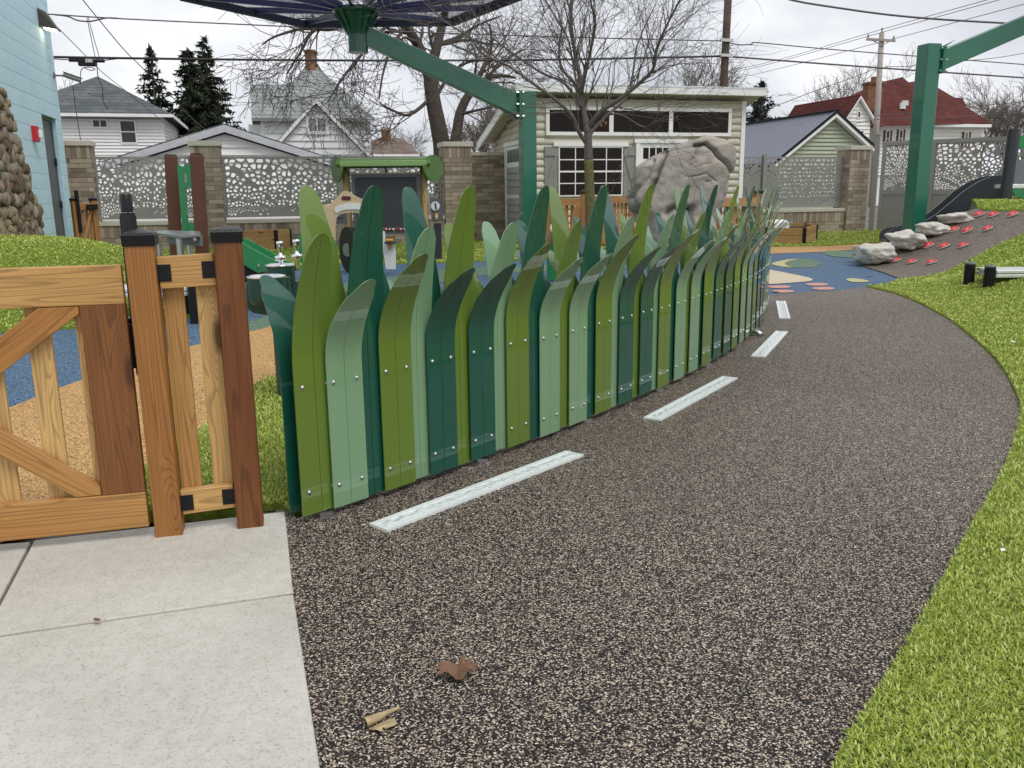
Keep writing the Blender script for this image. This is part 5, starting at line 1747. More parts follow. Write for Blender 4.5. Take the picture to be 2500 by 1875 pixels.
# ================================================================== planter boxes
def planter(name, label, pts, h, nb, mats):
    c = sum((V((p[0], p[1], 0)) for p in pts), V()) / len(pts)
    t = thing('planter_box', label, 'planter', c)
    n = len(pts)
    for i in range(n):
        a, b_ = V((pts[i][0], pts[i][1], 0)), V((pts[(i + 1) % n][0], pts[(i + 1) % n][1], 0))
        bh = h / nb
        for k in range(nb):
            board('plank', a + V((0, 0, .01 + bh * (k + .5))), b_ + V((0, 0, .01 + bh * (k + .5))), bh - .006, .04, (0, 0, 1), m_cedarfar, t, rng.uniform(.72, .95), .004)
        MB().box((a.x - .035, a.y - .035, 0), (a.x + .035, a.y + .035, h + .015)).build('corner_post', m_black, t)
    return t
def pw_(x, y): q = G(x, y, .02); return (q.x, q.y)
q0, q1 = pw_(1962, 594), pw_(1872, 592)
q2 = pw_(1990, 583)
soil = plain('soil', (.03, .022, .017), .95, 0, 0, .4, 12, bump=1., bs=20)
pl1 = planter('p', 'low six-sided cedar planter box by the brick wall', [q0, q2, (q2[0] + .25, q2[1] + 1.4), (q2[0] - .6, q2[1] + 1.7), (q1[0] - .2, q1[1] + 1.0), q1], .33, 2, None)
mb = MB(); mb.prism([V((x, y, .22)) for x, y in [q0, q2, (q2[0] + .25, q2[1] + 1.4), (q2[0] - .6, q2[1] + 1.7), (q1[0] - .2, q1[1] + 1.0), q1]], (0, 0, .03)); mb.build('soil', soil, pl1)
bag = MB(); bq = V((q0[0] - .35, q0[1] + .75, 0))
bag = rock_mesh(31, 3, .3, 2.)
tag(meshobj('soil_bag', bag, m_white, None, Matrix.Translation(bq + V((0, 0, .36))) @ Matrix.Diagonal((.5, .35, .26, 1))), 'crumpled white bag lying in the low cedar planter', 'bag')
a_, b_ = pw_(560, 608), pw_(676, 607)
planter('p', 'tall cedar planter box with black corners behind the green slide', [b_, (b_[0] + .12, b_[1] + .7), (a_[0] + .1, a_[1] + .7), a_], .40, 3, None)

# ================================================================== drinking fountain by the end of the fence
m_fount = plain('fountain_green', (.008, .050, .038), .45, 0, .15, .06, 6, bump=.2, bs=160)
fp_ = G(703, 972)
ft = thing('drinking_fountain', 'dark green drinking fountain with steel-rimmed bowls and chrome spouts', 'fountain', fp_)
MB().lathe([(.075, 0), (.075, .012), (.058, .014), (.058, .70)], 20, Matrix.Translation(fp_)).build('pedestal', m_fount, ft, 30)
def bowl(c, r_, h, mat_arm=None):
    M = Matrix.Translation(c)
    b_ = MB().lathe([(r_ * .85, -h), (r_ * .97, -h + .015), (r_, -h + .03), (r_, -.006)], 28, M).build('bowl', m_fount, ft, 35)
    MB().lathe([(r_ * 1.0, -.005), (r_ * 1.06, .0), (r_ * 1.06, .006), (r_ * .98, .008), (r_ * .85, -.02), (r_ * .4, -.05), (.0001, -.055)], 28, M).build('bowl_rim', m_chrome, b_, True)
    return b_
c1_ = P(650, 676, 4.72)
bowl(c1_, .100, .145)
mb = MB(); mb.beam(V((fp_.x, fp_.y, c1_.z - .10)), V((c1_.x, c1_.y, c1_.z - .10)), .07, .10); mb.build('arm', m_fount, ft, bevel=.01)
ch = P(628, 728, 4.83)
mb = MB(); mb.prism([ch + V((-.06, 0, .09)), ch + V((-.062, 0, -.055)), ch + V((-.03, 0, -.085)), ch + V((.065, 0, -.10)), ch + V((.065, 0, .09))], (0, .12, 0)); mb.build('valve_box', m_fount, ft, bevel=.006)
c2_ = P(684, 648, 5.25)
bowl(c2_, .085, .12)
MB().lathe([(.05, 0), (.05, c2_.z - .1)], 16, Matrix.Translation(V((c2_.x + .05, c2_.y + .03, 0)))).build('pedestal', m_fount, ft, 30)
for (x, y, Yq, hgt) in ((686, 636, 5.2, .0), (726, 632, 5.15, .02)):
    o = P(x, y, Yq)
    sp0 = MB().lathe([(.014, -.06), (.014, .0), (.020, .004), (.020, .03), (.011, .035), (.009, .055), (.018, .068), (.022, .108), (.020, .114), (.0001, .112)], 16, Matrix.Translation(o)).build('spout', m_chrome, ft, True)
    mb = MB(); mb.tube([o + V((-.032, 0, .012)), o + V((.03, 0, .016))], [.016, .013], 10); mb.build('push_button', m_chrome, sp0, True)

# ================================================================== plank steps with black bollards
def plank_step(label, posts, deck, zt):
    c = sum((V(p) for p in posts), V()) / len(posts)
    t = thing('plank_step', label, 'step', (c.x, c.y, c.z), 'aluminium plank steps on the turf')
    for p in posts:
        p = V(p)
        MB().lathe([(.055, -.15), (.055, zt - p.z), ], 14, Matrix.Translation(p)).build('bollard', m_black, t, 30)
        MB().lathe([(.055, .001), (.055, .012), (.04, .026), (0, .03)], 14, Matrix.Translation(V((p.x, p.y, zt)))).build('bollard_cap', m_door, t, True)
    a, b_, w = deck
    a, b_ = V(a), V(b_)
    d = (b_ - a).normalized(); s_ = V((-d.y, d.x, 0)) * w
    for k, (zz, th) in enumerate(((0, .035), (-.042, .035))):
        mb = MB(); mb.hexa([a + V((0, 0, zz - th)), b_ + V((0, 0, zz - th)), b_ + s_ + V((0, 0, zz - th)), a + s_ + V((0, 0, zz - th)), a + V((0, 0, zz)), b_ + V((0, 0, zz)), b_ + s_ + V((0, 0, zz)), a + s_ + V((0, 0, zz))])
        mb.build('deck' if k == 0 else 'deck_rail', m_alu, t, bevel=.006)
pa = march(2413, 700, lambda x, y: hR(x, y) + .02, 4)
pb = march(2408, 684, lambda x, y: hR(x, y) + .02, 4)
zt = pa.z + .20
pb = V((pa.x + .0, pa.y + .40, hR(pa.x, pa.y + .40)))
plank_step('aluminium plank step with two black bollards on the sloping lawn', [pa, pb], ((pa.x + .06, pa.y - .02, zt - .03), (pa.x + 1.2, pa.y - .02, zt - .03), .40), zt)
pc = V((-2.93, 7.95, 0)); pd = V((-3.18, 8.42, 0))
plank_step('aluminium plank step with black bollards at the foot of the mound behind the gate', [pc, pd, V((-3.95, 7.9, 0))], ((-3.88, 7.93, .325), (-3.01, 7.97, .325), .40), .34)

# ================================================================== climbing slope: red holds and edging rocks
m_holdr = plain('hold_red', (.55, .016, .022), .38, 0, .25, .08, 8)
m_holdg = plain('hold_base', (.42, .40, .37), .7)
def hold_mesh(part):
    mb = MB()
    n = 14
    prof = {'base': [(1.0, 0), (1.04, .10), (.98, .2)], 'top': [(.96, .2), (.90, .36), (.70, .55), (.40, .68), (.0001, .72)]}[part]
    mb.lathe(prof, n)
    for v in mb.v:
        v.x *= 1.15 + .25 * max(0, v.x); v.y *= .62
    return mb.mesh('hold', True)
hb_me, ht_me = hold_mesh('base'), hold_mesh('top')
hb_me.materials.append(m_holdg); ht_me.materials.append(m_holdr)
for k, (x, y) in enumerate([(2186, 641), (2224, 645), (2273, 646), (2266, 605), (2304, 607), (2350, 605), (2328, 566), (2360, 568), (2410, 564), (2389, 529), (2423, 530), (2471, 529)]):
    q = march(x, y, hR, 7)
    e1 = V((hR(q.x + .1, q.y) - hR(q.x - .1, q.y), hR(q.x, q.y + .1) - hR(q.x, q.y - .1))) / .2
    nrm = V((-e1.x, -e1.y, 1)).normalized()
    xa = (V((.92, .35, 0)) - nrm * nrm.dot(V((.92, .35, 0)))).normalized()
    ya = nrm.cross(xa)
    s_ = .078 * (1 + rng.uniform(-.06, .06)) * q.y / 12.5
    M = Matrix(((xa.x, ya.x, nrm.x, q.x), (xa.y, ya.y, nrm.y, q.y), (xa.z, ya.z, nrm.z, q.z + .022), (0, 0, 0, 1))) @ Matrix.Scale(s_, 4)
    t = thing('climbing_hold', ['red climbing hold in the lowest row of the brown rubber slope', 'red climbing hold in the second row up the brown rubber slope', 'red climbing hold in the third row up the brown rubber slope', 'red climbing hold in the top row under the turf crest'][k // 3], 'climbing hold', q, 'red holds on the rubber slope')
    meshobj('base', hb_me, None, t, M)
    meshobj('grip', ht_me, None, t, M)
def slope_rock(seed, x0, x1, y0, y1, depth, label, rot=0.):
    q = march((x0 + x1) / 2, y1 - 4, hR, 7)
    w = (x1 - x0) / FPX * q.y * 1.02
    h = (y1 - y0) / FPX * q.y * .85
    me = rock_mesh(seed, 4, .34, 1.1)
    # add grain
    for v in me.vertices:
        v.co *= 1 + .12 * mnoise.noise(v.co * 4 + V((seed, 0, 0))) + .04 * mnoise.noise(v.co * 13)
    xs = [v.co.x for v in me.vertices]; zs = [v.co.z for v in me.vertices]
    sx, sz = w / (max(xs) - min(xs)), h / (max(zs) - min(zs))
    me.transform(Matrix.Rotation(rot, 4, 'Y'))
    o = meshobj('edging_rock', me, m_rock, None, Matrix.Translation(q + V((0, depth * .15, h * .52))) @ Matrix.Diagonal((sx, depth, sz, 1)))
    return tag(o, label, 'rock', 'pale rocks edging the slope')
slope_rock(3, 2098, 2186, 590, 652, .6, 'large pale rock at the foot of the climbing slope', -.2)
slope_rock(5, 2092, 2150, 597, 634, .5, 'small pale rock half hidden behind the large one at the slope foot')
slope_rock(8, 2182, 2256, 565, 616, .6, 'pale lichen-spotted rock second up the climbing slope', -.25)
slope_rock(12, 2244, 2312, 541, 578, .5, 'flat pale rock third up the climbing slope', -.3)
slope_rock(17, 2300, 2366, 521, 550, .45, 'pale slab rock under the turf crest beside the slide', -.3)

# ================================================================== slide and platform on the right
m_slide = plain('slide_charcoal', (.050, .056, .066), .38, 0, .25, .05, 4)
m_playg = plain('play_green', (.012, .19, .062), .4, 0, .3, .05, 4)
st = thing('slide', 'charcoal plastic slide coming down behind the green column', 'slide', P(2300, 560, 16.4))
top = [(2163, 580), (2168, 566), (2182, 559), (2210, 556), (2250, 545), (2285, 524), (2320, 495), (2355, 465), (2390, 443), (2420, 431), (2455, 427)]
bot = [(2164, 592), (2172, 596), (2190, 597), (2220, 592), (2260, 584), (2300, 566), (2335, 543), (2370, 520), (2400, 503), (2430, 492), (2455, 484)]
def sY(x): return 17.2 - (x - 2163) / (2455 - 2163) * 1.3
tp = [P(x, y, sY(x)) for x, y in top]
bt = [P(x, y, sY(x)) for x, y in bot]
side_v = V((.10, .55, 0))
mb = MB()
n = len(tp)
lip = .035
for off, wd in ((V((0, 0, 0)), V((.006, .04, 0))), (side_v, V((.006, .04, 0)))):
    o = len(mb.v)
    for a, b_ in zip(tp, bt):
        mb.v += [a + off, a + off + wd, b_ + off + wd, b_ + off]
    for i in range(n - 1):
        for k in range(4):
            mb.f.append((o + i * 4 + k, o + i * 4 + (k + 1) % 4, o + (i + 1) * 4 + (k + 1) % 4, o + (i + 1) * 4 + k))
    mb.f.append((o, o + 1, o + 2, o + 3)); mb.f.append((o + (n - 1) * 4 + 3, o + (n - 1) * 4 + 2, o + (n - 1) * 4 + 1, o + (n - 1) * 4))
mb.build('side_wall', m_slide, st, 35)
mb = MB()
for a, b_ in zip(tp, bt):
    m1 = a * .35 + b_ * .65
    mb.v += [m1 + V((.006, .04, 0)), m1 + side_v, b_ + side_v, b_ + V((.006, .04, 0))]
for i in range(n - 1):
    for k in range(4):
        mb.f.append((i * 4 + k, i * 4 + (k + 1) % 4, (i + 1) * 4 + (k + 1) % 4, (i + 1) * 4 + k))
mb.f.append((0, 1, 2, 3)); mb.f.append(((n - 1) * 4 + 3, (n - 1) * 4 + 2, (n - 1) * 4 + 1, (n - 1) * 4))
mb.build('bed', m_slide, st, 35)
pf = thing('play_platform', 'play platform with charcoal post and green arched panel above the slope', 'platform', P(2470, 495, 15.6))
m_charp = plain('post_charcoal', (.020, .024, .032), .4, 0, .2, .06, 5)
Fp = Fr(P(2456, 500, 15.6), rad(4))
z0_, z1_ = Fp.px(2456, 502)[1] - .1, Fp.px(2456, 318)[1]
def fx(x, y, d=0): return Fp.px(x, y, d)
for a_ in (0., 1.35):
    for d_ in (0., -1.2):
        if a_ == 0. and d_ < 0: continue
        mb = MB(); mb.tube([Fp.pt(a_, z0_ - .2, d_ - .06), Fp.pt(a_ - (.04 if a_ == 0 else 0) * -1, z1_, d_ - .06)], .10, 16); mb.build('post', m_charp, pf, 40)
        MB().lathe([(.103, 0), (.103, .03), (.08, .04)], 16, Matrix.Translation(Fp.pt(a_ + (.04 if a_ == 0 else 0), z1_ - .01, d_ - .06))).build('post_cap', m_charp, pf)
d0 = fx(2456, 460)
mb = MB(); mb.fbox(Fp, .02, 1.35, d0[1] - .0, d0[1] + .07, -1.3, .02); mb.build('deck', m_alu, pf, bevel=.008)
mb = MB(); mb.prism([Fp.pt(.05, d0[1] - .012, -.02), Fp.pt(.15, d0[1] - .13, -.02), Fp.pt(.35, d0[1] - .19, -.02), Fp.pt(.6, d0[1] - .13, -.02), Fp.pt(.85, d0[1] - .2, -.02), Fp.pt(1.3, d0[1] - .15, -.02), Fp.pt(1.3, d0[1] - .012, -.02)], Fp.n * .03); mb.build('scalloped_skirt', m_playg, pf)
zA = fx(2480, 333)[1]
out = [(.08, zA - .12), (.08, zA), (.5, zA + .03), (1.3, zA + .03), (1.3, zA - .7), (1.15, zA - .7)]
inn_ = [(.95, zA - .30), (.75, zA - .22), (.40, zA - .20), (.2, zA - .22)]
mb = MB(); mb.prism([Fp.pt(a_, z_, -.04) for a_, z_ in out + inn_], Fp.n * -.03); mb.build('arch_panel', m_playg, pf)
mb = MB(); mb.fbox(Fp, .40, .47, d0[1] + .07, zA - .20, -.07, -.04); mb.build('panel_upright', m_playg, pf)
mb = MB(); mb.prism([Fp.pt(.13, d0[1] + .08, -.5), Fp.pt(.16, d0[1] + .35, -.5), Fp.pt(.3, d0[1] + .48, -.5), Fp.pt(.5, d0[1] + .5, -.5), Fp.pt(.75, d0[1] + .5, -.5), Fp.pt(.8, d0[1] + .08, -.5)], Fp.n * -.04); mb.build('slide_hood', plain('hood_grey', (.19, .20, .23), .45), pf)

# ================================================================== tower and small slide behind the gate
m_brownp = plain('post_brown', (.088, .030, .013), .55, 0, 0, .15, 8)
tw = thing('play_tower', 'small play tower with dark brown posts and green castle panel', 'tower', P(450, 590, 10.0))
for x0, y0, x1, y1, Y, wdt in ((417, 380, 432, 570, 10.4, .135), (480, 378, 498, 610, 9.6, .135)):
    a, b_ = P(x1, y1 + 60, Y), P(x0, y0, Y)
    mb = MB(); mb.beam(a, b_, wdt, wdt, V((.25, -1, 0))); mb.build('post', m_brownp, tw, bevel=.012)
    mb = MB(); mb.beam(b_ + (b_ - a).normalized() * .001, b_ + (b_ - a).normalized() * .012, wdt * .85, wdt * .85, V((.25, -1, 0))); mb.build('post_cap', m_black, tw)
YT = 10.2
def tq(x, y): return P(x, y, YT)
pl_ = [(432, 403), (438, 403), (446, 408), (452, 401), (462, 401), (468, 407), (474, 401), (482, 401), (482, 458), (452, 458), (460, 566), (446, 566)]
mb = MB(); mb.prism([tq(x, y) for x, y in pl_], (0, .025, 0)); cp = mb.build('castle_panel', m_playg, tw)
mb = MB(); mb.prism([P(x, y, YT - .004) for x, y in [(450, 424), (456, 425), (456, 446), (451, 446)]], (0, .003, 0)); mb.build('window_slot', m_panel, cp)
mb = MB(); mb.prism([tq(x, y) for x, y in [(458, 545), (468, 542), (478, 546), (486, 566), (458, 566)]], (0, .025, 0)); mb.build('low_panel', m_playg, tw)
m_slate = plain('slate_grey', (.16, .175, .18), .35, 0, .2, .06, 5)
tb = thing('play_table', 'grey slab play table on a steel leg behind the cedar gate', 'table', P(435, 600, 8.8))
mb = MB(); mb.prism([P(x, y, Y) for x, y, Y in ((366, 566, 9.1), (437, 575, 8.55), (491, 571, 8.7), (487, 564, 9.2), (400, 562, 9.5))], (0, 0, -.028)); mb.build('top', m_slate, tb, bevel=.004)
tl_ = P(437, 577, 8.72)
MB().lathe([(.034, -.75), (.034, -.02)], 14, Matrix.Translation(tl_)).build('leg', m_steel, tb, 40)
for x, Y in ((385, 9.3), (460, 9.2)):
    q = P(x, 572, Y)
    MB().lathe([(.03, -.6), (.03, -.03)], 10, Matrix.Translation(q)).build('leg', m_steel, tb, 40)
mb = MB(); mb.beam(P(412, 583, 8.95), P(492, 588, 8.9), .06, .10); mb.build('under_rail', m_slate, tb)
mb = MB(); q = P(478, 584, 8.84); mb.tube([q, q + V((0, -.03, 0))], .018, 10); mb.build('bolt', m_chrome, tb)
ss = thing('small_slide', 'small green slide descending behind the drinking fountain', 'slide', P(640, 660, 8.6))
for k, dY in enumerate((0., .42)):
    pts_ = [(520, 562), (560, 576), (600, 598), (632, 616), (652, 628), (675, 637), (692, 640), (692, 650), (653, 659), (631, 667), (600, 649), (560, 618), (520, 595)]
    mb = MB(); mb.prism([P(x, y, 8.6) + V((.10 * k, dY * .75, -.06 * k)) for x, y in pts_], (0, .03, 0)); mb.build('side_panel', m_playg, ss)
mb = MB()
for x, y in [(520, 585), (560, 600), (592, 626), (625, 652), (650, 656), (690, 652)]:
    q = P(x, y, 8.6)
    mb.v += [q + V((0, .03, 0)), q + V((.10, .33, -.03)), q + V((.10, .33, -.05)), q + V((0, .03, -.02))]
for i in range(5):
    for k in range(4): mb.f.append((i * 4 + k, i * 4 + (k + 1) % 4, (i + 1) * 4 + (k + 1) % 4, (i + 1) * 4 + k))
mb.build('bed', m_steel, ss)
q = P(633, 648, 8.6); mb = MB(); mb.tube([q, q + V((0, -.02, 0))], .014, 10); mb.build('bolt', m_chrome, ss)
mb = MB(); mb.prism([P(x, y, 8.66) for x, y in ((560, 622), (600, 652), (628, 669), (636, 675), (640, 690), (560, 690))], (0, .3, 0)); mb.build('underside', m_black, ss)
gw = thing('gear_panel', 'green toothed gear wheel of a play panel behind the fence', 'gear', P(765, 610, 12.))
mb = MB()
ring = []
cg_ = P(770, 607, 12.)
for k in range(72):
    a = 2 * math.pi * k / 72
    r_ = .27 if k % 2 else .30
    ring.append(cg_ + V((r_ * math.cos(a), 0, r_ * math.sin(a))))
mb.prism(ring, (0, .04, 0)); mb.build('wheel', m_playg, gw)
mb = MB(); mb.tube([V((cg_.x, cg_.y + .08, 0)), V((cg_.x, cg_.y + .08, cg_.z))], .05, 10); mb.build('stand', m_charp, gw)

# ================================================================== chalkboard playhouse
m_roofg = plain('roof_green', (.070, .155, .026), .45, 0, .2, .05, 4)
m_roofl = plain('roof_edge_green', (.19, .33, .11), .45, 0, .2, .05, 4)
m_log = wood('log_post', (.30, .19, .08), (.46, .31, .14), (.58, .42, .22))
m_board = plain('chalkboard', (.030, .034, .037), .6, 0, 0, .15, 6)
m_bframe = plain('board_frame', (.090, .098, .108), .45, .2)
m_creamp = plain('panel_cream', (.52, .42, .245), .55, 0, .1, .04, 5)
m_white2 = plain('panel_white', (.66, .68, .67), .5)
m_orange = plain('knob_orange', (.55, .25, .05), .45)
ph = thing('chalkboard_playhouse', 'playhouse stand with green curved roof and big chalkboard', 'playhouse', P(940, 600, 15.3))
HF = Fr(P(940, 600, 15.3), rad(2))
def hx(x, y, d=0): return HF.px(x, y, d)
zr = hx(940, 395)[1]
for x in (845, 1034):
    a_ = hx(x, 450)[0]
    mb = MB(); mb.tube([HF.pt(a_, -.05, -.05), HF.pt(a_, zr, -.05)], .066, 14); o = mb.build('log_post', m_log, ph, 40); o['tone'] = .6
# roof: a bowed sheet along the front, oval cheeks at the ends
aL, aR_ = hx(826, 400)[0], hx(1052, 400)[0]
mb = MB()
zt_ = hx(940, 385)[1]
arc = []
for k in range(13):
    a = rad(-15 + 210 * k / 12)
    arc.append((.30 * math.cos(a) - .05, zt_ - .11 + .11 * math.sin(a)))
for a_ in (aL, aR_):
    for d_, z_ in arc: mb.v.append(HF.pt(a_, z_, d_))
    for d_, z_ in arc: mb.v.append(HF.pt(a_, z_ - .025, d_ * .93))
n = len(arc)
for i in range(n - 1):
    mb.f.append((i, i + 1, 2 * n + i + 1, 2 * n + i))
    mb.f.append((n + i + 1, n + i, 3 * n + i, 3 * n + i + 1))
mb.f.append((0, 2 * n, 3 * n, n)); mb.f.append((n - 1, 2 * n - 1, 4 * n - 1, 3 * n - 1))
mb.build('roof', m_roofg, ph, 40)
MB().fbox(HF, aL + .06, aR_ - .06, hx(940, 407)[1], hx(940, 393)[1], .245, .285).build('roof_edge', m_roofl, ph, bevel=.01)
for a_, sg in ((aL, -1), (aR_, 1)):
    mb = MB()
    ov_ = []
    zc, rz = hx(825, 413)[1], .225
    for k in range(24):
        t = 2 * math.pi * k / 24
        s_ = math.cos(t) * .34
        ov_.append(HF.pt(a_ + sg * (.0 + .10 * (s_ + .34) * 0) - sg * s_ * .42 + sg * .02, zc + rz * math.sin(t), -.04 + s_))
    mb.prism(ov_, HF.u * (sg * .03)); mb.build('roof_cheek', m_roofg, ph)
for x in (852, 944, 1028):
    a_ = hx(x, 430)[0]
    mb = MB(); mb.prism([HF.pt(a_ - .015, hx(x, 405)[1], .22), HF.pt(a_ - .015, hx(x, 428)[1], .0), HF.pt(a_ - .015, hx(x, 405)[1], .0)], HF.u * .03); mb.build('roof_bracket', m_roofg, ph)
A, B = hx(872, 556, .1), hx(1016, 432, .1)
bd = MB().fbox(HF, A[0], B[0], A[1], B[1], .06, .085).build('chalkboard', m_board, ph)
mb = MB()
f_ = .055
mb.fbox(HF, A[0] - f_, B[0] + f_, B[1], B[1] + f_, .05, .105)
zlow = hx(940, 572, .1)[1]
mb.fbox(HF, A[0] - f_, B[0] + f_, zlow, A[1], .05, .105)
mb.fbox(HF, A[0] - f_, A[0], A[1], B[1], .05, .105).fbox(HF, B[0], B[0] + f_, A[1], B[1], .05, .105)
mb.build('board_frame', m_bframe, bd)
for x, y in ((868, 435), (905, 431), (941, 431), (978, 431), (1017, 435), (868, 470), (1017, 470), (1018, 514), (1019, 553), (869, 514), (1021, 567)):
    a_, z_ = hx(x, y, .1)
    mb = MB(); mb.tube([HF.pt(a_, z_, .105), HF.pt(a_, z_, .118)], .022, 8); mb.build('bolt', m_bframe, bd)
mb = MB(); a0, z0 = hx(862, 427)[0], hx(862, 427)[1]
MB().fbox(HF, hx(857, 430)[0], hx(1027, 430)[0], hx(940, 429)[1], hx(940, 421)[1], .01, .05).build('head_rail', m_creamp, ph)
m_beadr = plain('bead_red', (.25, .02, .02), .4); 
for x0 in (939, 975):
    for k in range(3):
        a_, z_ = hx(x0 + 8.5 * k, 560, .12)
        mb = MB(); mb.tube([HF.pt(a_ - .045, z_, .112), HF.pt(a_ + .012, z_, .112)], .022, 8); mb.build('counting_bead', m_beadr, bd)
        mb = MB(); mb.lathe([(.0001, -.022), (.016, -.014), (.022, 0), (.016, .014), (.0001, .022)], 10, Matrix.Translation(HF.pt(a_ + .028, z_, .115))); mb.build('counting_bead', m_white2, bd, True)
ck = thing('clock_panel', 'grey play panel with white clock dial beside the chalkboard', 'play panel', P(1063, 600, 15.4))
mb = MB(); mb.prism([HF.pt(*hx(x, y), .0) for x, y in ((1050, 482), (1077, 486), (1083, 540), (1054, 541))], HF.n * .03); mb.build('plate', m_bframe, ck)
o = HF.pt(*hx(1063, 503), .03)
mb = MB(); mb.tube([o, o + HF.n * .02], .078, 24); dl = mb.build('dial', m_white2, ck)
mb = MB(); o2 = o + HF.n * .021; mb.prism([o2 + HF.u * -.012 + V((0, 0, .05)), o2 + HF.u * .012 + V((0, 0, .05)), o2 + HF.u * .028 + V((0, 0, -.05)), o2 + HF.u * .006 + V((0, 0, -.055))], HF.n * .012); mb.build('hand', m_black, dl)
for k in range(12):
    a = rad(30 * k); c_ = o2 + HF.u * (.066 * math.cos(a)) + V((0, 0, .066 * math.sin(a)))
    mb = MB(); mb.tube([c_ - HF.n * .0005, c_ + HF.n * .003], .005, 5); mb.build('tick', m_black, dl)
o = HF.pt(*hx(1066, 528), .03); mb = MB(); mb.fbox(HF, hx(1062, 528)[0], hx(1070, 528)[0], hx(1066, 536)[1], hx(1066, 520)[1], .03, .05); mb.build('latch_block', m_orange, ck, bevel=.006)
mb = MB(); mb.tube([o + HF.n * .02, o + HF.n * .032], .018, 10); mb.build('latch_button', m_white2, ck)
MB().fbox(HF, hx(1058, 520)[0], hx(1076, 520)[0], -.05, hx(1060, 545)[1], -.05, -.0).build('stand', m_charp, ck)
# cream house-front panel standing before it
DF = Fr(P(860, 600, 13.6), rad(1))
def dz(X, Y): return DF.px(780 + X / 6.9125, 440 + Y / 6.9125)
cpn = thing('house_front_panel', 'cream play panel shaped like a house front with arched opening', 'play panel', P(860, 600, 13.6))
outl = [(40, 420), (90, 410), (150, 430), (390, 190), (430, 178), (480, 190), (650, 290), (820, 345), (920, 410), (935, 540), (1030, 670), (1045, 900), (1045, 1250), (840, 1250), (835, 840), (800, 680), (720, 580), (600, 540), (450, 550), (340, 575), (285, 640), (270, 760), (270, 1250), (60, 1250)]
mb = MB(); mb.prism([DF.pt(*dz(*p), 0) for p in outl], DF.n * -.035)
pn = mb.build('panel', m_creamp, cpn)
band = [(250, 470), (330, 420), (450, 392), (580, 385), (700, 395), (780, 430), (770, 520), (680, 495), (560, 490), (430, 500), (350, 525), (290, 555), (270, 545)]
mb = MB(); mb.prism([DF.pt(*dz(*p), .002) for p in band], DF.n * .012); mb.build('white_band', m_white2, pn)
pill = []
for k in range(20):
    a = 2 * math.pi * k / 20
    pill.append((452 + math.copysign(48, math.cos(a)) + 32 * math.cos(a), 303 + 35 * math.sin(a)))
mb = MB(); mb.prism([DF.pt(*dz(*p), .002) for p in pill], DF.n * .006); mb.build('red_slot', plain('maroon', (.07, .008, .012), .3, 0, .3), pn)
fl2 = []
for k in range(40):
    a = 2 * math.pi * k / 40
    r_ = 56 + 9 * math.cos(5 * a)
    fl2.append((892 + r_ * .95 * math.cos(a), 690 + r_ * 1.1 * math.sin(a)))
mb = MB(); mb.prism([DF.pt(*dz(*p), .002) for p in fl2], DF.n * .03); mb.build('flower_knob', m_orange, pn)
o = DF.pt(*dz(887, 686), .032); mb = MB(); mb.tube([o, o + DF.n * .012], .016, 10); mb.build('knob_bolt', m_white2, pn)
mb = MB(); mb.prism([DF.pt(*dz(*p), .002) for p in ((825, 818), (960, 818), (985, 850), (985, 1000), (825, 1000))], DF.n * .02); sn_ = mb.build('white_screen', m_white2, pn)
mb = MB(); mb.prism([DF.pt(*dz(*p), .022) for p in ((835, 860), (910, 860), (910, 960), (835, 960))], DF.n * .004); mb.build('screen', plain('screen_grey', (.06, .08, .07), .2), sn_)
o = DF.pt(*dz(110, 520), -.02)
mb = MB(); mb.tube([o + DF.n * -.03, o], .10, 24); mb.build('side_dial', m_white2, cpn)
cal = thing('sign_panel', 'small grey plus and minus panel seen through the house-front opening', 'play panel', HF.pt(hx(835, 540)[0], 0, .1))
A, B = hx(819, 547, .12), hx(846, 519, .12)
MB().fbox(HF, A[0], B[0], A[1], B[1], .09, .12).build('plate', m_bframe, cal)
am, zm = hx(827, 532, .13)
MB().fbox(HF, am - .025, am + .025, zm - .006, zm + .006, .12, .125).fbox(HF, am - .006, am + .006, zm - .025, zm + .025, .12, .1245).build('plus_mark', m_black, cal)
am, zm = hx(835, 532, .13)
MB().fbox(HF, am - .022, am + .022, zm - .006, zm + .006, .12, .125).build('minus_mark', m_black, cal)
tab = thing('play_counter', 'white upright play counter with orange knob and dark shelf', 'play panel', P(950, 640, 12.6))
TF = Fr(P(950, 640, 12.6), rad(0))
def tx(X, Y): return TF.px(780 + X / 6.9125, 440 + Y / 6.9125)
mb = MB(); mb.prism([TF.pt(*tx(*p)) for p in ((1035, 870), (1065, 855), (1100, 870), (1110, 1060), (1270, 1060), (1285, 1300), (1285, 1500), (1120, 1500))], TF.n * -.04); mb.build('upright', m_white2, tab)
A, B = tx(1110, 1066), tx(1300, 1038)
MB().fbox(TF, A[0], B[0], A[1], B[1], -.1, .1).build('shelf', m_board, tab, bevel=.004)
A, B = tx(1115, 1036), tx(1245, 990)
MB().fbox(TF, A[0], B[0], A[1], B[1], -.06, .06).build('orange_block', m_orange, tab, bevel=.02)
A, B = tx(1158, 1165), tx(1215, 1072)
MB().fbox(TF, A[0], B[0], A[1], B[1], .002, .03).build('orange_peg', m_orange, tab, bevel=.012)
wh = thing('tyre_wheel', 'black wheel of the play cart behind the fence blades', 'wheel', P(845, 620, 13.0))
o = P(848, 610, 13.0); mb = MB(); mb.tube([o, o + V((.08, .05, 0))], .34, 24); mb.build('tyre', m_black, wh)
mb = MB(); mb.tube([o + V((-.01, -.01, 0)), o], .1, 16); mb.build('hub_cap', m_steel, wh)
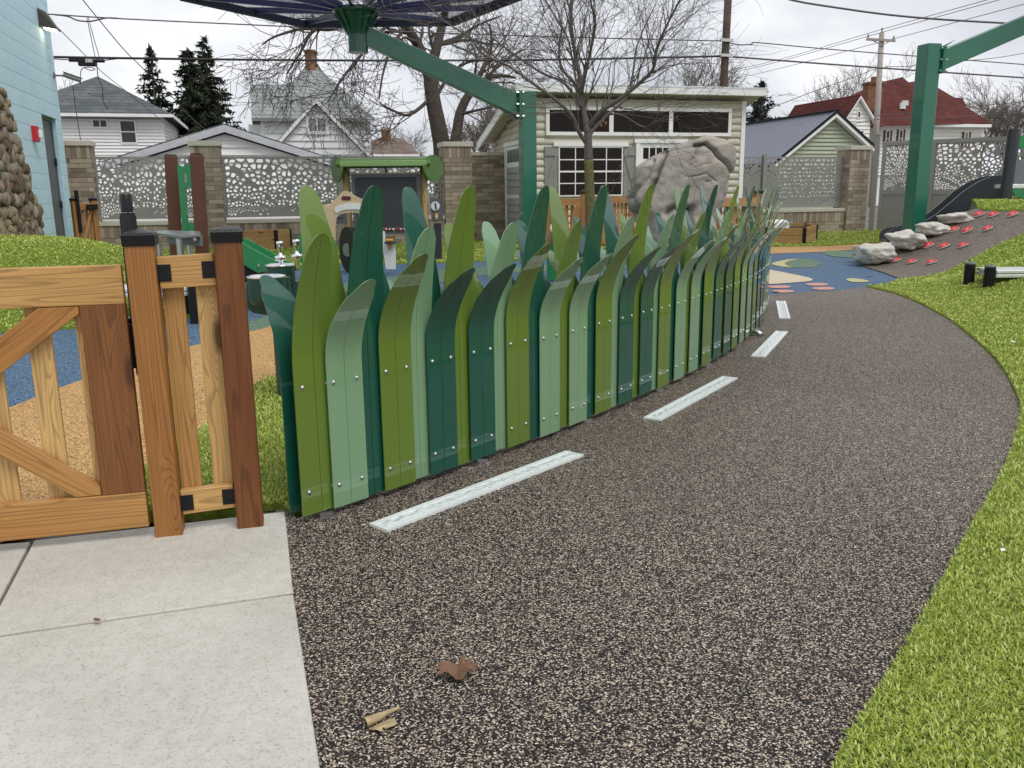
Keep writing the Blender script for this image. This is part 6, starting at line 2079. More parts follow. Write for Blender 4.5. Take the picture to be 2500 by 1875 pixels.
# log spyglass
tg = thing('log_spyglass', 'pale log spyglass tilted up on a small green stand', 'play log', P(1352, 620, 11.5))
m_loge = plain('log_end', (.62, .56, .50), .8, 0, 0, .08, 20)
a, b_ = P(1345, 592, 11.6), P(1358, 557, 11.3)
mb = MB(); mb.tube([a, b_], .088, 18); o = mb.build('log', m_log, tg, 40); o['tone'] = .75
dd = (b_ - a).normalized()
mb = MB(); mb.tube([b_ + dd * .001, b_ + dd * .006], .082, 18); mb.build('log_face', m_loge, tg)
mb = MB(); mb.tube([b_ + dd * .006, b_ + dd * .009], .03, 12); mb.build('log_hole', m_leaf1, tg)
mb = MB(); q = P(1346, 605, 11.5); mb.box((q.x - .06, q.y - .05, 0), (q.x + .06, q.y + .05, q.z + .06)); mb.build('stand', m_playg, tg)

# ================================================================== bare trees
m_bark = plain('bark', (.070, .056, .044), .95, 0, 0, .3, 6, bump=.6, bs=20)
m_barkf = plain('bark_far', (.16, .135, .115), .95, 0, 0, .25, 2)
m_barky = plain('bark_young', (.125, .108, .098), .85, 0, 0, .3, 20, bump=.3, bs=60)
m_moss = plain('bark_mossy', (.13, .115, .045), .9, 0, 0, .35, 26, bump=.6, bs=70)
def rdir(r_): 
    a = r_.uniform(0, 2 * math.pi); z = r_.uniform(-1, 1); s_ = math.sqrt(1 - z * z)
    return V((s_ * math.cos(a), s_ * math.sin(a), z))
def grow(mb, r_, p, d, L_, rr, depth, kids=4, spread=.75, trop=.06, wander=.22, rmin=.006, seg=4, start=.25, flat=0.):
    pts, rs = [p], [rr]
    for i in range(seg):
        d = (d + rdir(r_) * wander + V((0, 0, trop))).normalized()
        p = p + d * (L_ / seg)
        pts.append(p)
        rs.append(max(rmin * .7, rr * (1 - .62 * (i + 1) / seg)))
    mb.tube(pts, rs, 7 if rr > .06 else (4 if rr > .02 else 3), False)
    if depth <= 0: return
    for k in range(kids):
        t = start + (1 - start) * (k + r_.uniform(.2, 1)) / kids
        i = min(seg - 1, int(t * seg))
        f_ = t * seg - i
        q = pts[i] * (1 - f_) + pts[i + 1] * f_
        ax = (pts[i + 1] - pts[i]).normalized()
        o = rdir(r_)
        o = (o - ax * o.dot(ax))
        if flat: o.y *= (1 - flat)
        o = o.normalized()
        a = spread * r_.uniform(.6, 1.25)
        grow(mb, r_, q, ax * math.cos(a) + o * math.sin(a), L_ * r_.uniform(.5, .78), max(rmin, rs[i] * r_.uniform(.45, .62)), depth - 1, kids, spread, trop, wander, rmin, max(2, seg - 1), start, flat)
def limb(mb, pts, r0, r1, n=8):
    c = curve(pts, 4)
    mb.tube(c, [r0 + (r1 - r0) * i / (len(c) - 1) for i in range(len(c))], n, True)
    return c
# the young staked tree inside the yard
YY = 10.6
r_ = random.Random(4)
yt = thing('young_tree', 'young bare tree with mossy trunk in front of the shed', 'tree', P(1441, 640, YY))
def yl(px, dy0, dy1):
    n = len(px)
    return [P(x, y, YY + dy0 + (dy1 - dy0) * i / (n - 1)) for i, (x, y) in enumerate(px)]
mb = MB()
tb_ = V((P(1441, 640, YY).x, YY, -.05))
limb(mb, [tb_] + yl([(1441, 520), (1439, 450), (1437, 390)], 0, 0), .066, .054, 12)
mb.build('trunk', m_moss, yt, True)
limbs = [([(1433, 311), (1425, 269), (1419, 227), (1415, 184), (1408, 159), (1401, 113), (1394, 57), (1396, 0), (1400, -70)], .0, .2, .036, .014),
         ([(1437, 309), (1467, 272), (1510, 244), (1567, 198), (1595, 167), (1603, 122), (1625, 68), (1660, 0), (1680, -40)], 0, -.7, .030, .008),
         ([(1436, 340), (1452, 312), (1482, 282), (1530, 236), (1545, 180), (1556, 110), (1600, 10)], 0, .5, .022, .006),
         ([(1430, 348), (1408, 312), (1397, 283), (1354, 241), (1317, 215), (1241, 161), (1181, 133), (1147, 93), (1085, 51), (1030, 0)], 0, -.8, .026, .006),
         ([(1419, 263), (1402, 204), (1371, 167), (1365, 113), (1371, 68), (1360, 23), (1343, -10)], 0, .6, .022, .006),
         ([(1419, 269), (1380, 205), (1317, 175), (1227, 112), (1180, 70), (1150, 20)], 0, .9, .020, .005),
         ([(1419, 227), (1428, 184), (1439, 136), (1453, 57), (1442, 0), (1450, -50)], 0, -.5, .024, .008),
         ([(1415, 215), (1405, 190), (1398, 150), (1385, 90), (1350, 30), (1320, -20)], 0, .3, .015, .005),
         ([(1482, 276), (1524, 283), (1567, 309), (1595, 300), (1609, 272)], -.3, -.6, .009, .004),
         ([(1510, 244), (1550, 210), (1590, 175), (1610, 100), (1690, 20)], -.2, .4, .014, .004)]
mb = MB()
limb(mb, yl([(1437, 392), (1436, 350), (1434, 320), (1430, 290)], 0, 0), .0535, .036, 12)
for px, d0, d1, r0, r1 in limbs:
    c = limb(mb, yl(px, d0, d1), r0, r1, 7)
    n = len(c)
    for i in range(3, n, 1):
        for rep in range(2 if i > n * .3 else 1):
            if r_.random() < .58:
                ax = (c[min(i + 1, n - 1)] - c[i - 1]).normalized()
                o = rdir(r_); o = (o - ax * o.dot(ax)).normalized()
                a = r_.uniform(.35, .8)
                rr = r0 + (r1 - r0) * i / n
                grow(mb, r_, c[i], ax * math.cos(a) + o * math.sin(a), r_.uniform(.35, .95), max(.0028, rr * .38), 2, 3, .75, .02, .24, .0022, 4, .3)
mb.build('crown', m_barky, yt, True)
# a few dry leaves still hanging
m_dry = plain('leaf_dry', (.32, .17, .08), .8, 0, 0, .3, 20)
for k, (x, y) in enumerate(((1466, 300), (1480, 295), (1474, 290), (1516, 258), (1447, 312), (1606, 262))):
    q = P(x, y, YY - .05)
    mb = MB(); dv_ = V((rng.uniform(-.02, .02), rng.uniform(-.02, .02), -.05))
    mb.add([q, q + dv_ * .5 + V((.014, 0, 0)), q + dv_, q + dv_ * .5 + V((-.014, .006, 0))], [(0, 1, 2, 3)])
    mb.build('hanging_leaf', m_dry, yt)

def bare_tree(label, px, ybase, Y, H_, trunk_px, seeds, kids=4, depth=4, r0=.3, spread=.7, trop=.03, wander=.2, rmin=.012, mat=None, L0=.45, group=None, flat=0., big=None):
    q = P(px, ybase, Y); base = V((q.x, q.y, -.1))
    t = thing('bare_tree', label, 'tree', (base.x, base.y, 0), group)
    r_ = random.Random(seeds)
    mb = MB()
    if trunk_px: pts = [base] + [P(x, y, Y) for x, y in trunk_px]
    else: pts = [base, base + V((0, 0, H_ * .18)), base + V((r_.uniform(-.2, .2), 0, H_ * .36))]
    c = limb(mb, pts, r0, r0 * .62, 9)
    mb.build('trunk', mat or m_bark, t, True)
    mb = MB()
    if big:
        for lp, ra, rb in big:
            lc = limb(mb, [P(x, y, Y + dy) for x, y, dy in lp], ra, rb, 7)
            n = len(lc)
            for i in range(2, n):
                ax = (lc[min(i + 1, n - 1)] - lc[i - 1]).normalized()
                for rep in range(1 if r_.random() < .7 else 0):
                    o = rdir(r_); o = (o - ax * o.dot(ax)).normalized()
                    a = r_.uniform(.5, 1.1)
                    grow(mb, r_, lc[i], ax * math.cos(a) + o * math.sin(a), r_.uniform(1.2, 2.8), max(rmin, (ra + (rb - ra) * i / n) * .38), depth - 2, kids, spread, trop, wander, rmin, 5, .2)
    else:
        n = len(c)
        for k in range(kids + 1):
            i = n - 1 - int(r_.uniform(0, .4) * n) if k else n - 1
            a = spread * r_.uniform(.4, 1.1)
            az = 2 * math.pi * k / (kids + 1) + r_.uniform(-.4, .4)
            d = V((math.cos(az) * math.sin(a), math.sin(az) * math.sin(a), math.cos(a)))
            grow(mb, r_, c[i], d, H_ * L0 * r_.uniform(.8, 1.1), r0 * .42, depth, kids, spread, trop, wander, rmin, 5, .2)
    mb.build('crown', mat or m_bark, t, True)
    return t
bare_tree('big old bare tree with drooping limbs behind the brick pier', 1078, 480, 38, 14, [(1080, 380), (1072, 320), (1058, 250), (1050, 190), (1046, 160)], 21, 4, 4, .42, .8, -.02, .26, .012, None, .4, None, 0,
          [([(1048, 185, 0), (1020, 110, 0), (990, 65, -.5), (960, 45, -1), (900, 25, -2)], .26, .10), ([(1050, 180, 0), (1068, 110, .3), (1080, 60, .5), (1095, 0, 1), (1110, -50, 1)], .24, .10),
           ([(960, 45, -1), (880, 60, -2), (800, 62, -3), (760, 80, -3.3), (738, 120, -3.5), (700, 180, -3.6)], .12, .03), ([(900, 25, -2), (820, 70, -2.5), (740, 70, -3), (670, 90, -3.5), (640, 110, -3.6)], .09, .025),
           ([(960, 45, -1), (900, 110, -2), (870, 150, -2.4), (830, 200, -2.8), (800, 250, -3)], .08, .025), ([(1052, 240, 0), (1000, 280, -1), (960, 270, -2), (925, 250, -2.5)], .09, .025),
           ([(990, 65, -.5), (955, 120, -1.5), (935, 180, -2), (925, 240, -2.3)], .08, .025), ([(1068, 110, .3), (1120, 90, 1), (1170, 60, 1.5), (1220, 40, 2)], .10, .03), ([(1058, 250, 0), (1100, 180, .5), (1150, 150, 1), (1200, 150, 1.5)], .09, .03)])
bare_tree('leaning bare tree with twisting limbs beside the big old one', 1112, 480, 37, 9, [(1110, 370), (1116, 320), (1122, 280), (1136, 245), (1150, 225)], 33, 4, 4, .26, .8, -.01, .3, .012, None, .4, None, 0,
          [([(1136, 245, 0), (1170, 205, .5), (1215, 185, 1), (1260, 190, 1.4)], .14, .05), ([(1150, 225, 0), (1180, 165, 0), (1200, 110, .5), (1195, 60, .5)], .13, .04), ([(1122, 280, 0), (1160, 270, -.5), (1210, 260, -1)], .08, .03), ([(1150, 225, 0), (1230, 150, 0), (1280, 120, .5)], .08, .03)])
far_specs = [(195, 62, 9.2, 'thin bare tree behind the security camera', 1), (270, 75, 10.2, 'bare tree just above the ridge of the grey hip roof', 2), (345, 78, 9.0, 'bare tree between the hip roof and the first spruce', 3),
             (1330, 55, 9.5, 'bare tree behind the left end of the shed roof', 4), (1625, 66, 11.4, 'bare tree over the shed roof left of the utility pole', 5), (1690, 64, 11.0, 'bare tree over the shed roof close to the utility pole', 6),
             (2060, 88, 14.0, 'bare tree behind the red roofed house chimney side', 7), (2105, 92, 15.5, 'taller bare tree behind the front gable of the red roofed house', 8), (1990, 90, 10.4, 'bare tree above the metal garage roof', 9),
             (2385, 84, 12.5, 'bare tree behind the right hip of the red roof', 10), (2445, 70, 9.0, 'bare tree to the right of the red roofed house', 11), (2490, 66, 9.0, 'bare tree at the far right beyond the grey gates', 12), (2330, 92, 12.5, 'bare tree peeking over the right side of the red roof', 13),
             (985, 80, 7.6, 'bare tree to the right of the small brown roof', 14), (1230, 60, 8.6, 'bare tree thicket behind the shed roof rake', 15), (1180, 52, 7.5, 'low bare tree behind the leaning one', 16), (1760, 80, 9.8, 'low bare tree behind the utility pole', 17)]
for x, Y, H_, lab, sd_ in far_specs:
    bare_tree(lab, x, 470, Y, H_, None, sd_, 4, 4, .16 + H_ * .006, .62, .05, .2, .016, m_barkf, .30, 'bare trees behind the houses')
# ================================================================== spruces
m_needle = randmat('spruce_needles', [(.020, .030, .018), (.034, .048, .026), (.050, .062, .032), (.038, .042, .026)], .9, 0, island=True)
m_needle2 = randmat('pine_needles', [(.045, .055, .045), (.07, .08, .065), (.10, .11, .09)], .9, 0, island=True)
def spruce(label, px, ytop, Y, rbase, seed, zlow=1.5, dens=1., mat=None, droop=.25):
    q = P(px, ytop, Y); base = V((q.x, q.y, 0)); H_ = q.z
    t = thing('spruce_tree', label, 'tree', base, 'evergreens behind the houses')
    mb = MB(); mb.tube([base, base + V((0, 0, H_ * .5)), base + V((0, 0, H_))], [.22, .13, .02], 7); mb.build('trunk', m_bark, t, True)
    r_ = random.Random(seed)
    mb = MB()
    z = zlow
    while z < H_ - .1:
        f_ = (H_ - z) / (H_ - zlow)
        nb = max(4, int(15 * dens * (.4 + f_)))
        for k in range(nb):
            az = r_.uniform(0, 2 * math.pi)
            L_ = rbase * (f_ ** .85) * r_.uniform(.55, 1.15) + .12
            d = V((math.cos(az), math.sin(az), 0))
            n = max(3, int(L_ / .20))
            p = base + V((0, 0, z + r_.uniform(-.2, .2)))
            for i in range(n):
                u_ = (i + 1) / n
                c = p + d * (L_ * u_) + V((0, 0, -droop * L_ * u_ * (1.35 - u_ * .9)))
                wd = .46 * (1 - u_ * .5) + .08
                for s_ in range(6):
                    o = rdir(r_); o.z *= .6
                    tip = c + (d * .5 + o * .85).normalized() * wd * r_.uniform(.6, 1.2) + V((0, 0, -.10 * r_.random()))
                    sd2 = V((-d.y, d.x, r_.uniform(-.5, .5))) * (.08 + .07 * r_.random())
                    k0 = len(mb.v)
                    mb.v += [c - sd2, c + sd2, tip]
                    mb.f.append((k0, k0 + 1, k0 + 2))
        z += .30 * (1 + .2 * r_.random())
    me = bpy.data.meshes.new('needles')
    me.from_pydata([tuple(v - base) for v in mb.v], [], mb.f)
    meshobj('needles', me, mat or m_needle, t, Matrix.Translation(base))
    return t
spruce('slender dark spruce right of the grey hip roof', 366, 116, 58, 2.3, 1, 1.5, .62)
spruce('dense dark spruce in the middle of the three', 458, 120, 56, 3.3, 2, 1.2, 1.25)
spruce('tallest dark spruce nearest the pale gabled house', 497, 98, 60, 3.6, 3, 1.2, .85)
spruce('small grey-green pine between shed roof and metal garage', 1858, 192, 62, 2.0, 4, 3.6, .7, m_needle2, -.15)

# ================================================================== houses behind the wall
m_sidew = plain('siding_white', (.80, .80, .79), .6, 0, 0, .05, .6)
m_sidep = plain('siding_pale', (.77, .785, .78), .6, 0, 0, .05, .6)
m_sideg = plain('siding_green', (.38, .42, .30), .6, 0, 0, .05, .6)
m_sidec = plain('siding_cream', (.80, .79, .74), .6, 0, 0, .05, .6)
m_sg1 = shingle('shingle_grey', (.085, .098, .105), (.125, .138, .145), .7, .19)
m_sg2 = shingle('shingle_pale', (.225, .245, .245), (.285, .305, .30), .7, .19)
m_sg3 = shingle('shingle_brown', (.15, .115, .095), (.20, .155, .13))
m_sgr = shingle('shingle_red', (.080, .021, .017), (.115, .032, .026), .7, .17)
m_metalroof = plain('metal_roof_blue', (.30, .315, .37), .32, .35, .0, .03, 2)
m_brickr = randmat('chimney_brick', [(.20, .095, .055), (.26, .13, .075)], .9, .3, 20, .35, 4)
m_gl2 = glassmat('house_glass', (.05, .05, .055))
m_gl3 = glassmat('house_glass_curtain', (.28, .28, .27))
def laps(parent, fr, ext, z0, z1, pitch, mat, d=0., joined=False):
    # overlapping boards; ext(z) gives the two ends of the wall at that height
    acc = MB()
    z = z0
    while z < z1 - .02:
        e_ = min(z + pitch, z1)
        x0, x1 = ext(z); y0, y1 = ext(e_)
        if x1 - x0 > .03:
            if y1 < y0: y0 = y1 = (y0 + y1) / 2
            mb = acc if joined else MB()
            mb.hexa([fr.pt(x0, z, d + .075), fr.pt(x1, z, d + .075), fr.pt(x1, z, d - .03), fr.pt(x0, z, d - .03), fr.pt(y0, e_, d + .010), fr.pt(y1, e_, d + .010), fr.pt(y1, e_, d - .03), fr.pt(y0, e_, d - .03)])
            if not joined: mb.build('siding_board', mat, parent)
        z = e_
    if joined: acc.build('siding', mat, parent)
def hwin(parent, fr, x0, y0, x1, y1, cols, rows, glass, shut=None, fw=.07, d=.0):
    A, B = fr.px(x0, y1), fr.px(x1, y0)
    f2 = Fr(fr.pt(0, 0, .03 + d), fr.ang)
    w = window(parent, f2, A, B, .07, cols, rows, fw, .05, False, glass)
    if shut:
        sw = (B[0] - A[0]) * .42
        for a0 in (A[0] - sw - .02, B[0] + .02):
            MB().fbox(f2, a0, a0 + sw, A[1], B[1], 0, .05).build('shutter', shut, parent)
    return w
def roofslab(parent, pts, th, mat, name='roof'):
    a, b_, c = pts[0], pts[1], pts[2]
    nrm = (b_ - a).cross(c - a).normalized()
    if nrm.z < 0: nrm = -nrm
    mb = MB(); mb.prism(pts, -nrm * th)
    return mb.build(name, mat, parent)
# --- white house with grey hip roof
o = P(300, 470, 46); F1 = Fr(o)
h1_ = thing('white_house', 'white clapboard house with grey shingled hip roof', 'house', F1.pt(0, 0, -4))
ar_, ze = F1.px(397, 284)
apx = F1.px(238, 186, -4.2)
al_ = 2 * apx[0] - ar_
DP = 8.4
MB().fbox(F1, al_, ar_, -.1, ze, -DP, -.03).build('wall', m_sidew, h1_)
laps(h1_, F1, lambda z: (al_ + .12, ar_ - .12), 1.2, ze - .12, .16, m_sidew, 0, True)
for a0 in (al_, ar_ - .12): MB().fbox(F1, a0, a0 + .12, 0, ze, -.03, .045).build('corner_board', m_trim, h1_)
FR_ = Fr(F1.pt(ar_, 0, 0), F1.ang + math.pi / 2)
laps(h1_, FR_, lambda z: (.05, DP), 1.2, ze - .12, .16, m_sidew, 0, True)
ov = .55
E_ = [F1.pt(al_ - ov, ze, ov), F1.pt(ar_ + ov, ze, ov), F1.pt(ar_ + ov, ze, -DP - ov), F1.pt(al_ - ov, ze, -DP - ov)]
ap = F1.pt(apx[0], apx[1], -4.2)
rf = MB(); rf.v = [p + V((0, 0, .05)) for p in E_] + [ap] + [p - V((0, 0, .05)) for p in E_]
rf.f = [(0, 1, 4), (1, 2, 4), (2, 3, 4), (3, 0, 4), (0, 5, 6, 1), (1, 6, 7, 2), (2, 7, 8, 3), (3, 8, 5, 0), (8, 7, 6, 5)]
rf = rf.build('roof', m_sg1, h1_)
mb = MB()
mb.fbox(F1, al_ - ov - .03, ar_ + ov + .03, ze - .09, ze + .06, ov, ov + .1)
mb.build('gutter', m_trim, rf)
mb = MB(); mb.hexa([F1.pt(ar_ + ov, ze - .12, ov - .01), F1.pt(ar_ + ov + .04, ze - .12, ov - .01), F1.pt(ar_ + ov + .04, ze - .12, -DP - ov), F1.pt(ar_ + ov, ze - .12, -DP - ov), F1.pt(ar_ + ov, ze + .05, ov - .01), F1.pt(ar_ + ov + .04, ze + .05, ov - .01), F1.pt(ar_ + ov + .04, ze + .05, -DP - ov), F1.pt(ar_ + ov, ze + .05, -DP - ov)]); mb.build('fascia', m_trim, rf)
a_, z_ = F1.px(218, 234, -2.)
q = F1.pt(a_, z_, -2.)
MB().box((q.x - .12, q.y - .15, q.z - .1), (q.x + .12, q.y + .2, q.z + .1)).build('roof_vent', m_black, rf)
hwin(h1_, F1, 226, 291, 263, 313, 2, 1, m_gl2)
hwin(h1_, F1, 296, 293, 331, 351, 1, 2, m_gl2)
# --- white garage gable in front
o = P(547, 470, 29); FG1 = Fr(o)
g1_ = thing('white_garage', 'white sided garage with broad grey-edged gable above the wall panels', 'garage', FG1.pt(0, 0, -3))
def gable(parent, fr, apex, left, right, drop, depth, msid, mroof, pitch, trim, tw=.16, rt=.12, joined=False, zb=0., inset=.35, fas=None):
    # apex/left/right: roof corner pixels on the front plane; the roof runs back by depth
    A, Lp, Rp = fr.px(*apex), fr.px(*left), fr.px(*right)
    sl, sr = (A[1] - Lp[1]) / (A[0] - Lp[0]), (A[1] - Rp[1]) / (Rp[0] - A[0])
    zl, zr_ = Lp[1] - drop * sl, Rp[1] - drop * sr
    al, ar = Lp[0] - drop, Rp[0] + drop
    wl, wr = al + inset, ar - inset
    off = tw + rt + .05
    def ext(z):
        x0 = max(wl, A[0] - (A[1] - off - z) / sl)
        x1 = min(wr, A[0] + (A[1] - off - z) / sr)
        return x0, x1
    mb = MB()
    zlw, zrw = A[1] - off - (A[0] - wl) * sl, A[1] - off - (wr - A[0]) * sr
    out = [fr.pt(wl, zb - .1, -.03), fr.pt(wr, zb - .1, -.03), fr.pt(wr, zrw, -.03), fr.pt(A[0], A[1] - off, -.03), fr.pt(wl, zlw, -.03)]
    mb.prism(out, fr.n * (-depth + .4)); mb.build('wall', msid, parent)
    laps(parent, fr, ext, max(zb, .8), A[1] - off - .01, pitch, msid, 0, joined)
    rfs = []
    for (ea, ez) in ((al, zl), (ar, zr_)):
        pts = [fr.pt(A[0], A[1], .30), fr.pt(ea, ez, .30), fr.pt(ea, ez, -depth), fr.pt(A[0], A[1], -depth)]
        rfs.append(roofslab(parent, pts, rt, mroof))
        # rake board
        s_ = 1 if ea > A[0] else -1
        dn = V((0, 0, -rt * 1.05))
        mb = MB()
        p0, p1 = fr.pt(A[0], A[1], .32) + dn, fr.pt(ea, ez, .32) + dn
        mb.prism([p0, p1, p1 + V((0, 0, -tw)), p0 + V((0, 0, -tw))], fr.n * -.30); mb.build('rake_board', trim, rfs[-1])
        if fas:
            mb = MB()
            p0, p1 = fr.pt(A[0], A[1], .34), fr.pt(ea, ez, .34)
            mb.prism([p0 + V((0, 0, .03)), p1 + V((0, 0, .03)), p1 + V((0, 0, -rt)), p0 + V((0, 0, -rt))], fr.n * -.03); mb.build('roof_edge', fas, rfs[-1])
    return A, rfs, (al, ar, zl, zr_)
gable(g1_, FG1, (547, 303), (300, 379), (795, 382), .6, 6.5, m_sidew, m_sg1, .235, plain('soffit_grey', (.47, .48, .51), .6), .22, .04)
# --- pale house with grey-green roof, chimney and front gable
o = P(770, 470, 41); F2 = Fr(o)
h2_ = thing('pale_house', 'pale clapboard house with grey-green roof, brick chimney and front gable', 'house', F2.pt(0, 0, -4))
wl_, _z = F2.px(636, 300); wr_, _z = F2.px(904, 300)
ze2 = F2.px(770, 288)[1]
DR = 4.2
def rooft(x, y):                           # a pixel of the front roof slope
    zr_ = F2.px(758, 160, -DR)[1]
    # plane through the eave line (d=.4, z=ze2) and the ridge (d=-DR, z=zr_)
    p0 = F2.pt(0, ze2, .4); e1 = F2.u; e2 = (F2.pt(0, zr_, -DR) - p0)
    nrm = e1.cross(e2); dd = ray(x, y)
    t = (p0 - EYE).dot(nrm) / dd.dot(nrm)
    return EYE + dd * t
oul = [(614, 289), (611, 206), (690, 207), (712, 199), (733, 178), (747, 158), (775, 158), (790, 178), (830, 210), (870, 248), (914, 290)]
fp2 = [rooft(*p) for p in oul]
def mirror(p):
    d = (p - F2.o).dot(F2.n)
    return p + F2.n * (2 * (-DR) - 2 * d)
bp2 = [mirror(p) for p in fp2]
n = len(fp2)
mb = MB(); mb.v = fp2 + bp2
mb.f = [tuple(range(n))[::-1], tuple(range(n, 2 * n))] + [(i, (i + 1) % n, n + (i + 1) % n, n + i) for i in range(n)]
rf2 = mb.build('roof', m_sg2, h2_)
MB().fbox(F2, wl_, wr_, -.1, ze2 - .05, -2 * DR, -.03).build('wall', m_sidep, h2_)
laps(h2_, F2, lambda z: (wl_ + .1, wr_ - .1), 1.5, ze2 - .25, .30, m_sidep)
for a0 in (wl_, wr_ - .12): MB().fbox(F2, a0, a0 + .12, 0, ze2 - .05, -.02, .06).build('corner_board', m_trim, h2_)
MB().fbox(F2, F2.px(614, 289, .4)[0], F2.px(914, 290, .4)[0], ze2 - .16, ze2 - .01, .06, .42).build('eave_board', m_trim, rf2)
MB().fbox(F2, wl_ - .55, wl_, ze2 - 1.8, ze2 - .25, -1.6, -.8).build('side_bay', m_sidep, h2_)
ch_ = P(759, 165, 45.); 
A0, B0 = P(747, 130, 45), P(771, 170, 45)
MB().box((A0.x, 44.7, B0.z - 1.2), (B0.x, 45.4, A0.z)).build('chimney', m_brickr, rf2)
MB().box((A0.x - .05, 44.65, A0.z), (B0.x + .05, 45.45, A0.z + .12)).build('chimney_cap', m_brickr, rf2)
F2g = Fr(F2.pt(0, 0, 1.1))
gb = thing('house_wing', 'pale front gable wing with square window and steep white rake boards', 'house wing', F2g.pt(F2g.px(770, 400)[0], 0, -.5))
gable(gb, F2g, (770, 238), (676, 345), (896, 367), .35, 3.2, m_sidep, m_sg2, .30, m_trim, .20, .06, False, 0., .25)
hwin(gb, F2g, 748, 282, 800, 328, 2, 1, m_gl3, None, .14)
mb = MB(); q0_ = F2g.pt(*F2g.px(893, 366), .15)
mb.tube([q0_, q0_ + V((-.3, 0, -.2)), q0_ + V((-.35, 0, -1.5))], .06, 6); mb.build('downspout', m_trim, gb)
# --- small far brown roof
o = P(960, 470, 72); F3 = Fr(o)
h3_ = thing('brown_roof_house', 'small distant house with brown hip roof and red chimney', 'house', F3.pt(0, 0, -3))
a0, a1_ = F3.px(905, 380)[0], F3.px(1022, 380)[0]
z3 = F3.px(960, 377)[1]
MB().fbox(F3, a0 - 3, a1_ - .5, -.1, z3, -7, 0).build('wall', m_sidec, h3_)
r0, r1, zr3 = F3.px(925, 337, -3.5)[0], F3.px(985, 338, -3.5)[0], F3.px(950, 337, -3.5)[1]
mb = MB(); mb.v = [F3.pt(a0 - 3.4, z3, .5), F3.pt(a1_, z3, .5), F3.pt(a1_, z3, -7.5), F3.pt(a0 - 3.4, z3, -7.5), F3.pt(r0, zr3, -3.5), F3.pt(r1, zr3, -3.5)]
mb.f = [(0, 1, 5, 4), (1, 2, 5), (2, 3, 4, 5), (3, 0, 4), (3, 2, 1, 0)]
rf3 = mb.build('roof', m_sg3, h3_)
MB().fbox(F3, a0 - 3.4, a1_, z3 - .25, z3 - .005, .45, .6).build('eave_board', m_trim, rf3)
c0_ = F3.pt(*F3.px(943, 340, -3), -3)
MB().box((c0_.x - .35, c0_.y - .35, c0_.z - 1), (c0_.x + .35, c0_.y + .35, c0_.z + .75)).build('chimney', m_brickr, rf3)
MB().box((c0_.x - .22, c0_.y - .22, c0_.z + .75), (c0_.x + .22, c0_.y + .22, c0_.z + 1.0)).build('chimney_pot', m_lime, rf3)
# --- light green garage with ribbed metal roof
o = P(2030, 470, 37); F4 = Fr(o)
h4_ = thing('green_garage', 'light green sided garage with ribbed blue-grey metal roof', 'garage', F4.pt(0, 0, -4))
A4, rfs, dims = gable(h4_, F4, (2032, 272), (1893, 386), (2122, 355), .25, 7.6, m_sideg, m_metalroof, .16, m_trim, .14, .10, False, 0., .4, m_black)
al, ar, zl, zr_ = dims
mb = MB()
for k in range(34):
    d_ = .28 - 7.8 * k / 33
    p0, p1 = F4.pt(A4[0] - .05, A4[1] - .02, d_), F4.pt(al, zl, d_)
    mb.beam(p0 + V((0, 0, .02)), p1 + V((0, 0, .02)), .05, .05)
mb.build('roof_rib', m_metalroof, rfs[0])
MB().beam(F4.pt(A4[0], A4[1] + .02, .35), F4.pt(A4[0], A4[1] + .02, -7.6), .34, .06).build('ridge_cap', m_black, rfs[0])
# --- house with the red roof
o = P(2250, 470, 62); F5 = Fr(o)
h5_ = thing('red_roof_house', 'white house with tall red shingled roof, maroon shutters and brick chimney', 'house', F5.pt(0, 0, -5))
w0, w1 = F5.px(2145, 330)[0], F5.px(2402, 330)[0]
z5 = F5.px(2280, 303)[1]
MB().fbox(F5, w0, w1, -.1, z5, -9, -.03).build('wall', m_sidec, h5_)
laps(h5_, F5, lambda z: (w0 + .1, w1 - .1), 2., z5 - .15, .24, m_sidec, 0, True)
DR5 = 4.8
def roof5(x, y):
    zr_ = F5.px(2200, 190, -DR5)[1]
    p0 = F5.pt(0, z5, .6); e1 = F5.u; e2 = (F5.pt(0, zr_, -DR5) - p0)
    nrm = e1.cross(e2); dd = ray(x, y)
    return EYE + dd * ((p0 - EYE).dot(nrm) / dd.dot(nrm))
fp5 = [roof5(*p) for p in [(2139, 308), (2142, 260), (2146, 222), (2172, 196), (2200, 189), (2222, 203), (2236, 198), (2275, 205), (2330, 238), (2350, 239), (2362, 262), (2422, 301)]]
bp5 = []
for p in fp5:
    d = (p - F5.o).dot(F5.n); bp5.append(p + F5.n * (2 * (-DR5) - 2 * d))
n = len(fp5)
mb = MB(); mb.v = fp5 + bp5
mb.f = [tuple(range(n))[::-1], tuple(range(n, 2 * n))] + [(i, (i + 1) % n, n + (i + 1) % n, n + i) for i in range(n)]
rf5 = mb.build('roof', m_sgr, h5_)
MB().fbox(F5, F5.px(2141, 303, .6)[0], F5.px(2421, 303, .6)[0], z5 - .22, z5 - .02, .05, .62).build('eave_board', m_trim, rf5)
m_maroon = plain('shutter_maroon', (.075, .012, .014), .5)
hwin(h5_, F5, 2158, 318, 2172, 360, 1, 2, m_gl2, m_maroon)
hwin(h5_, F5, 2190, 316, 2204, 360, 1, 2, m_gl2, m_maroon)
hwin(h5_, F5, 2349, 322, 2364, 365, 1, 2, m_gl3, m_maroon)
for x0, x1, y0, y1 in ((2196, 2199, 253, 266), (2201, 2207, 248, 258)):
    p0, p1 = roof5(x0, y1), roof5(x1, y0)
    MB().box((p0.x, p0.y - .12, p0.z), (p1.x, p0.y + .1, p1.z)).build('roof_vent', m_white2, rf5)
F5g = Fr(F5.pt(0, 0, 2.2))
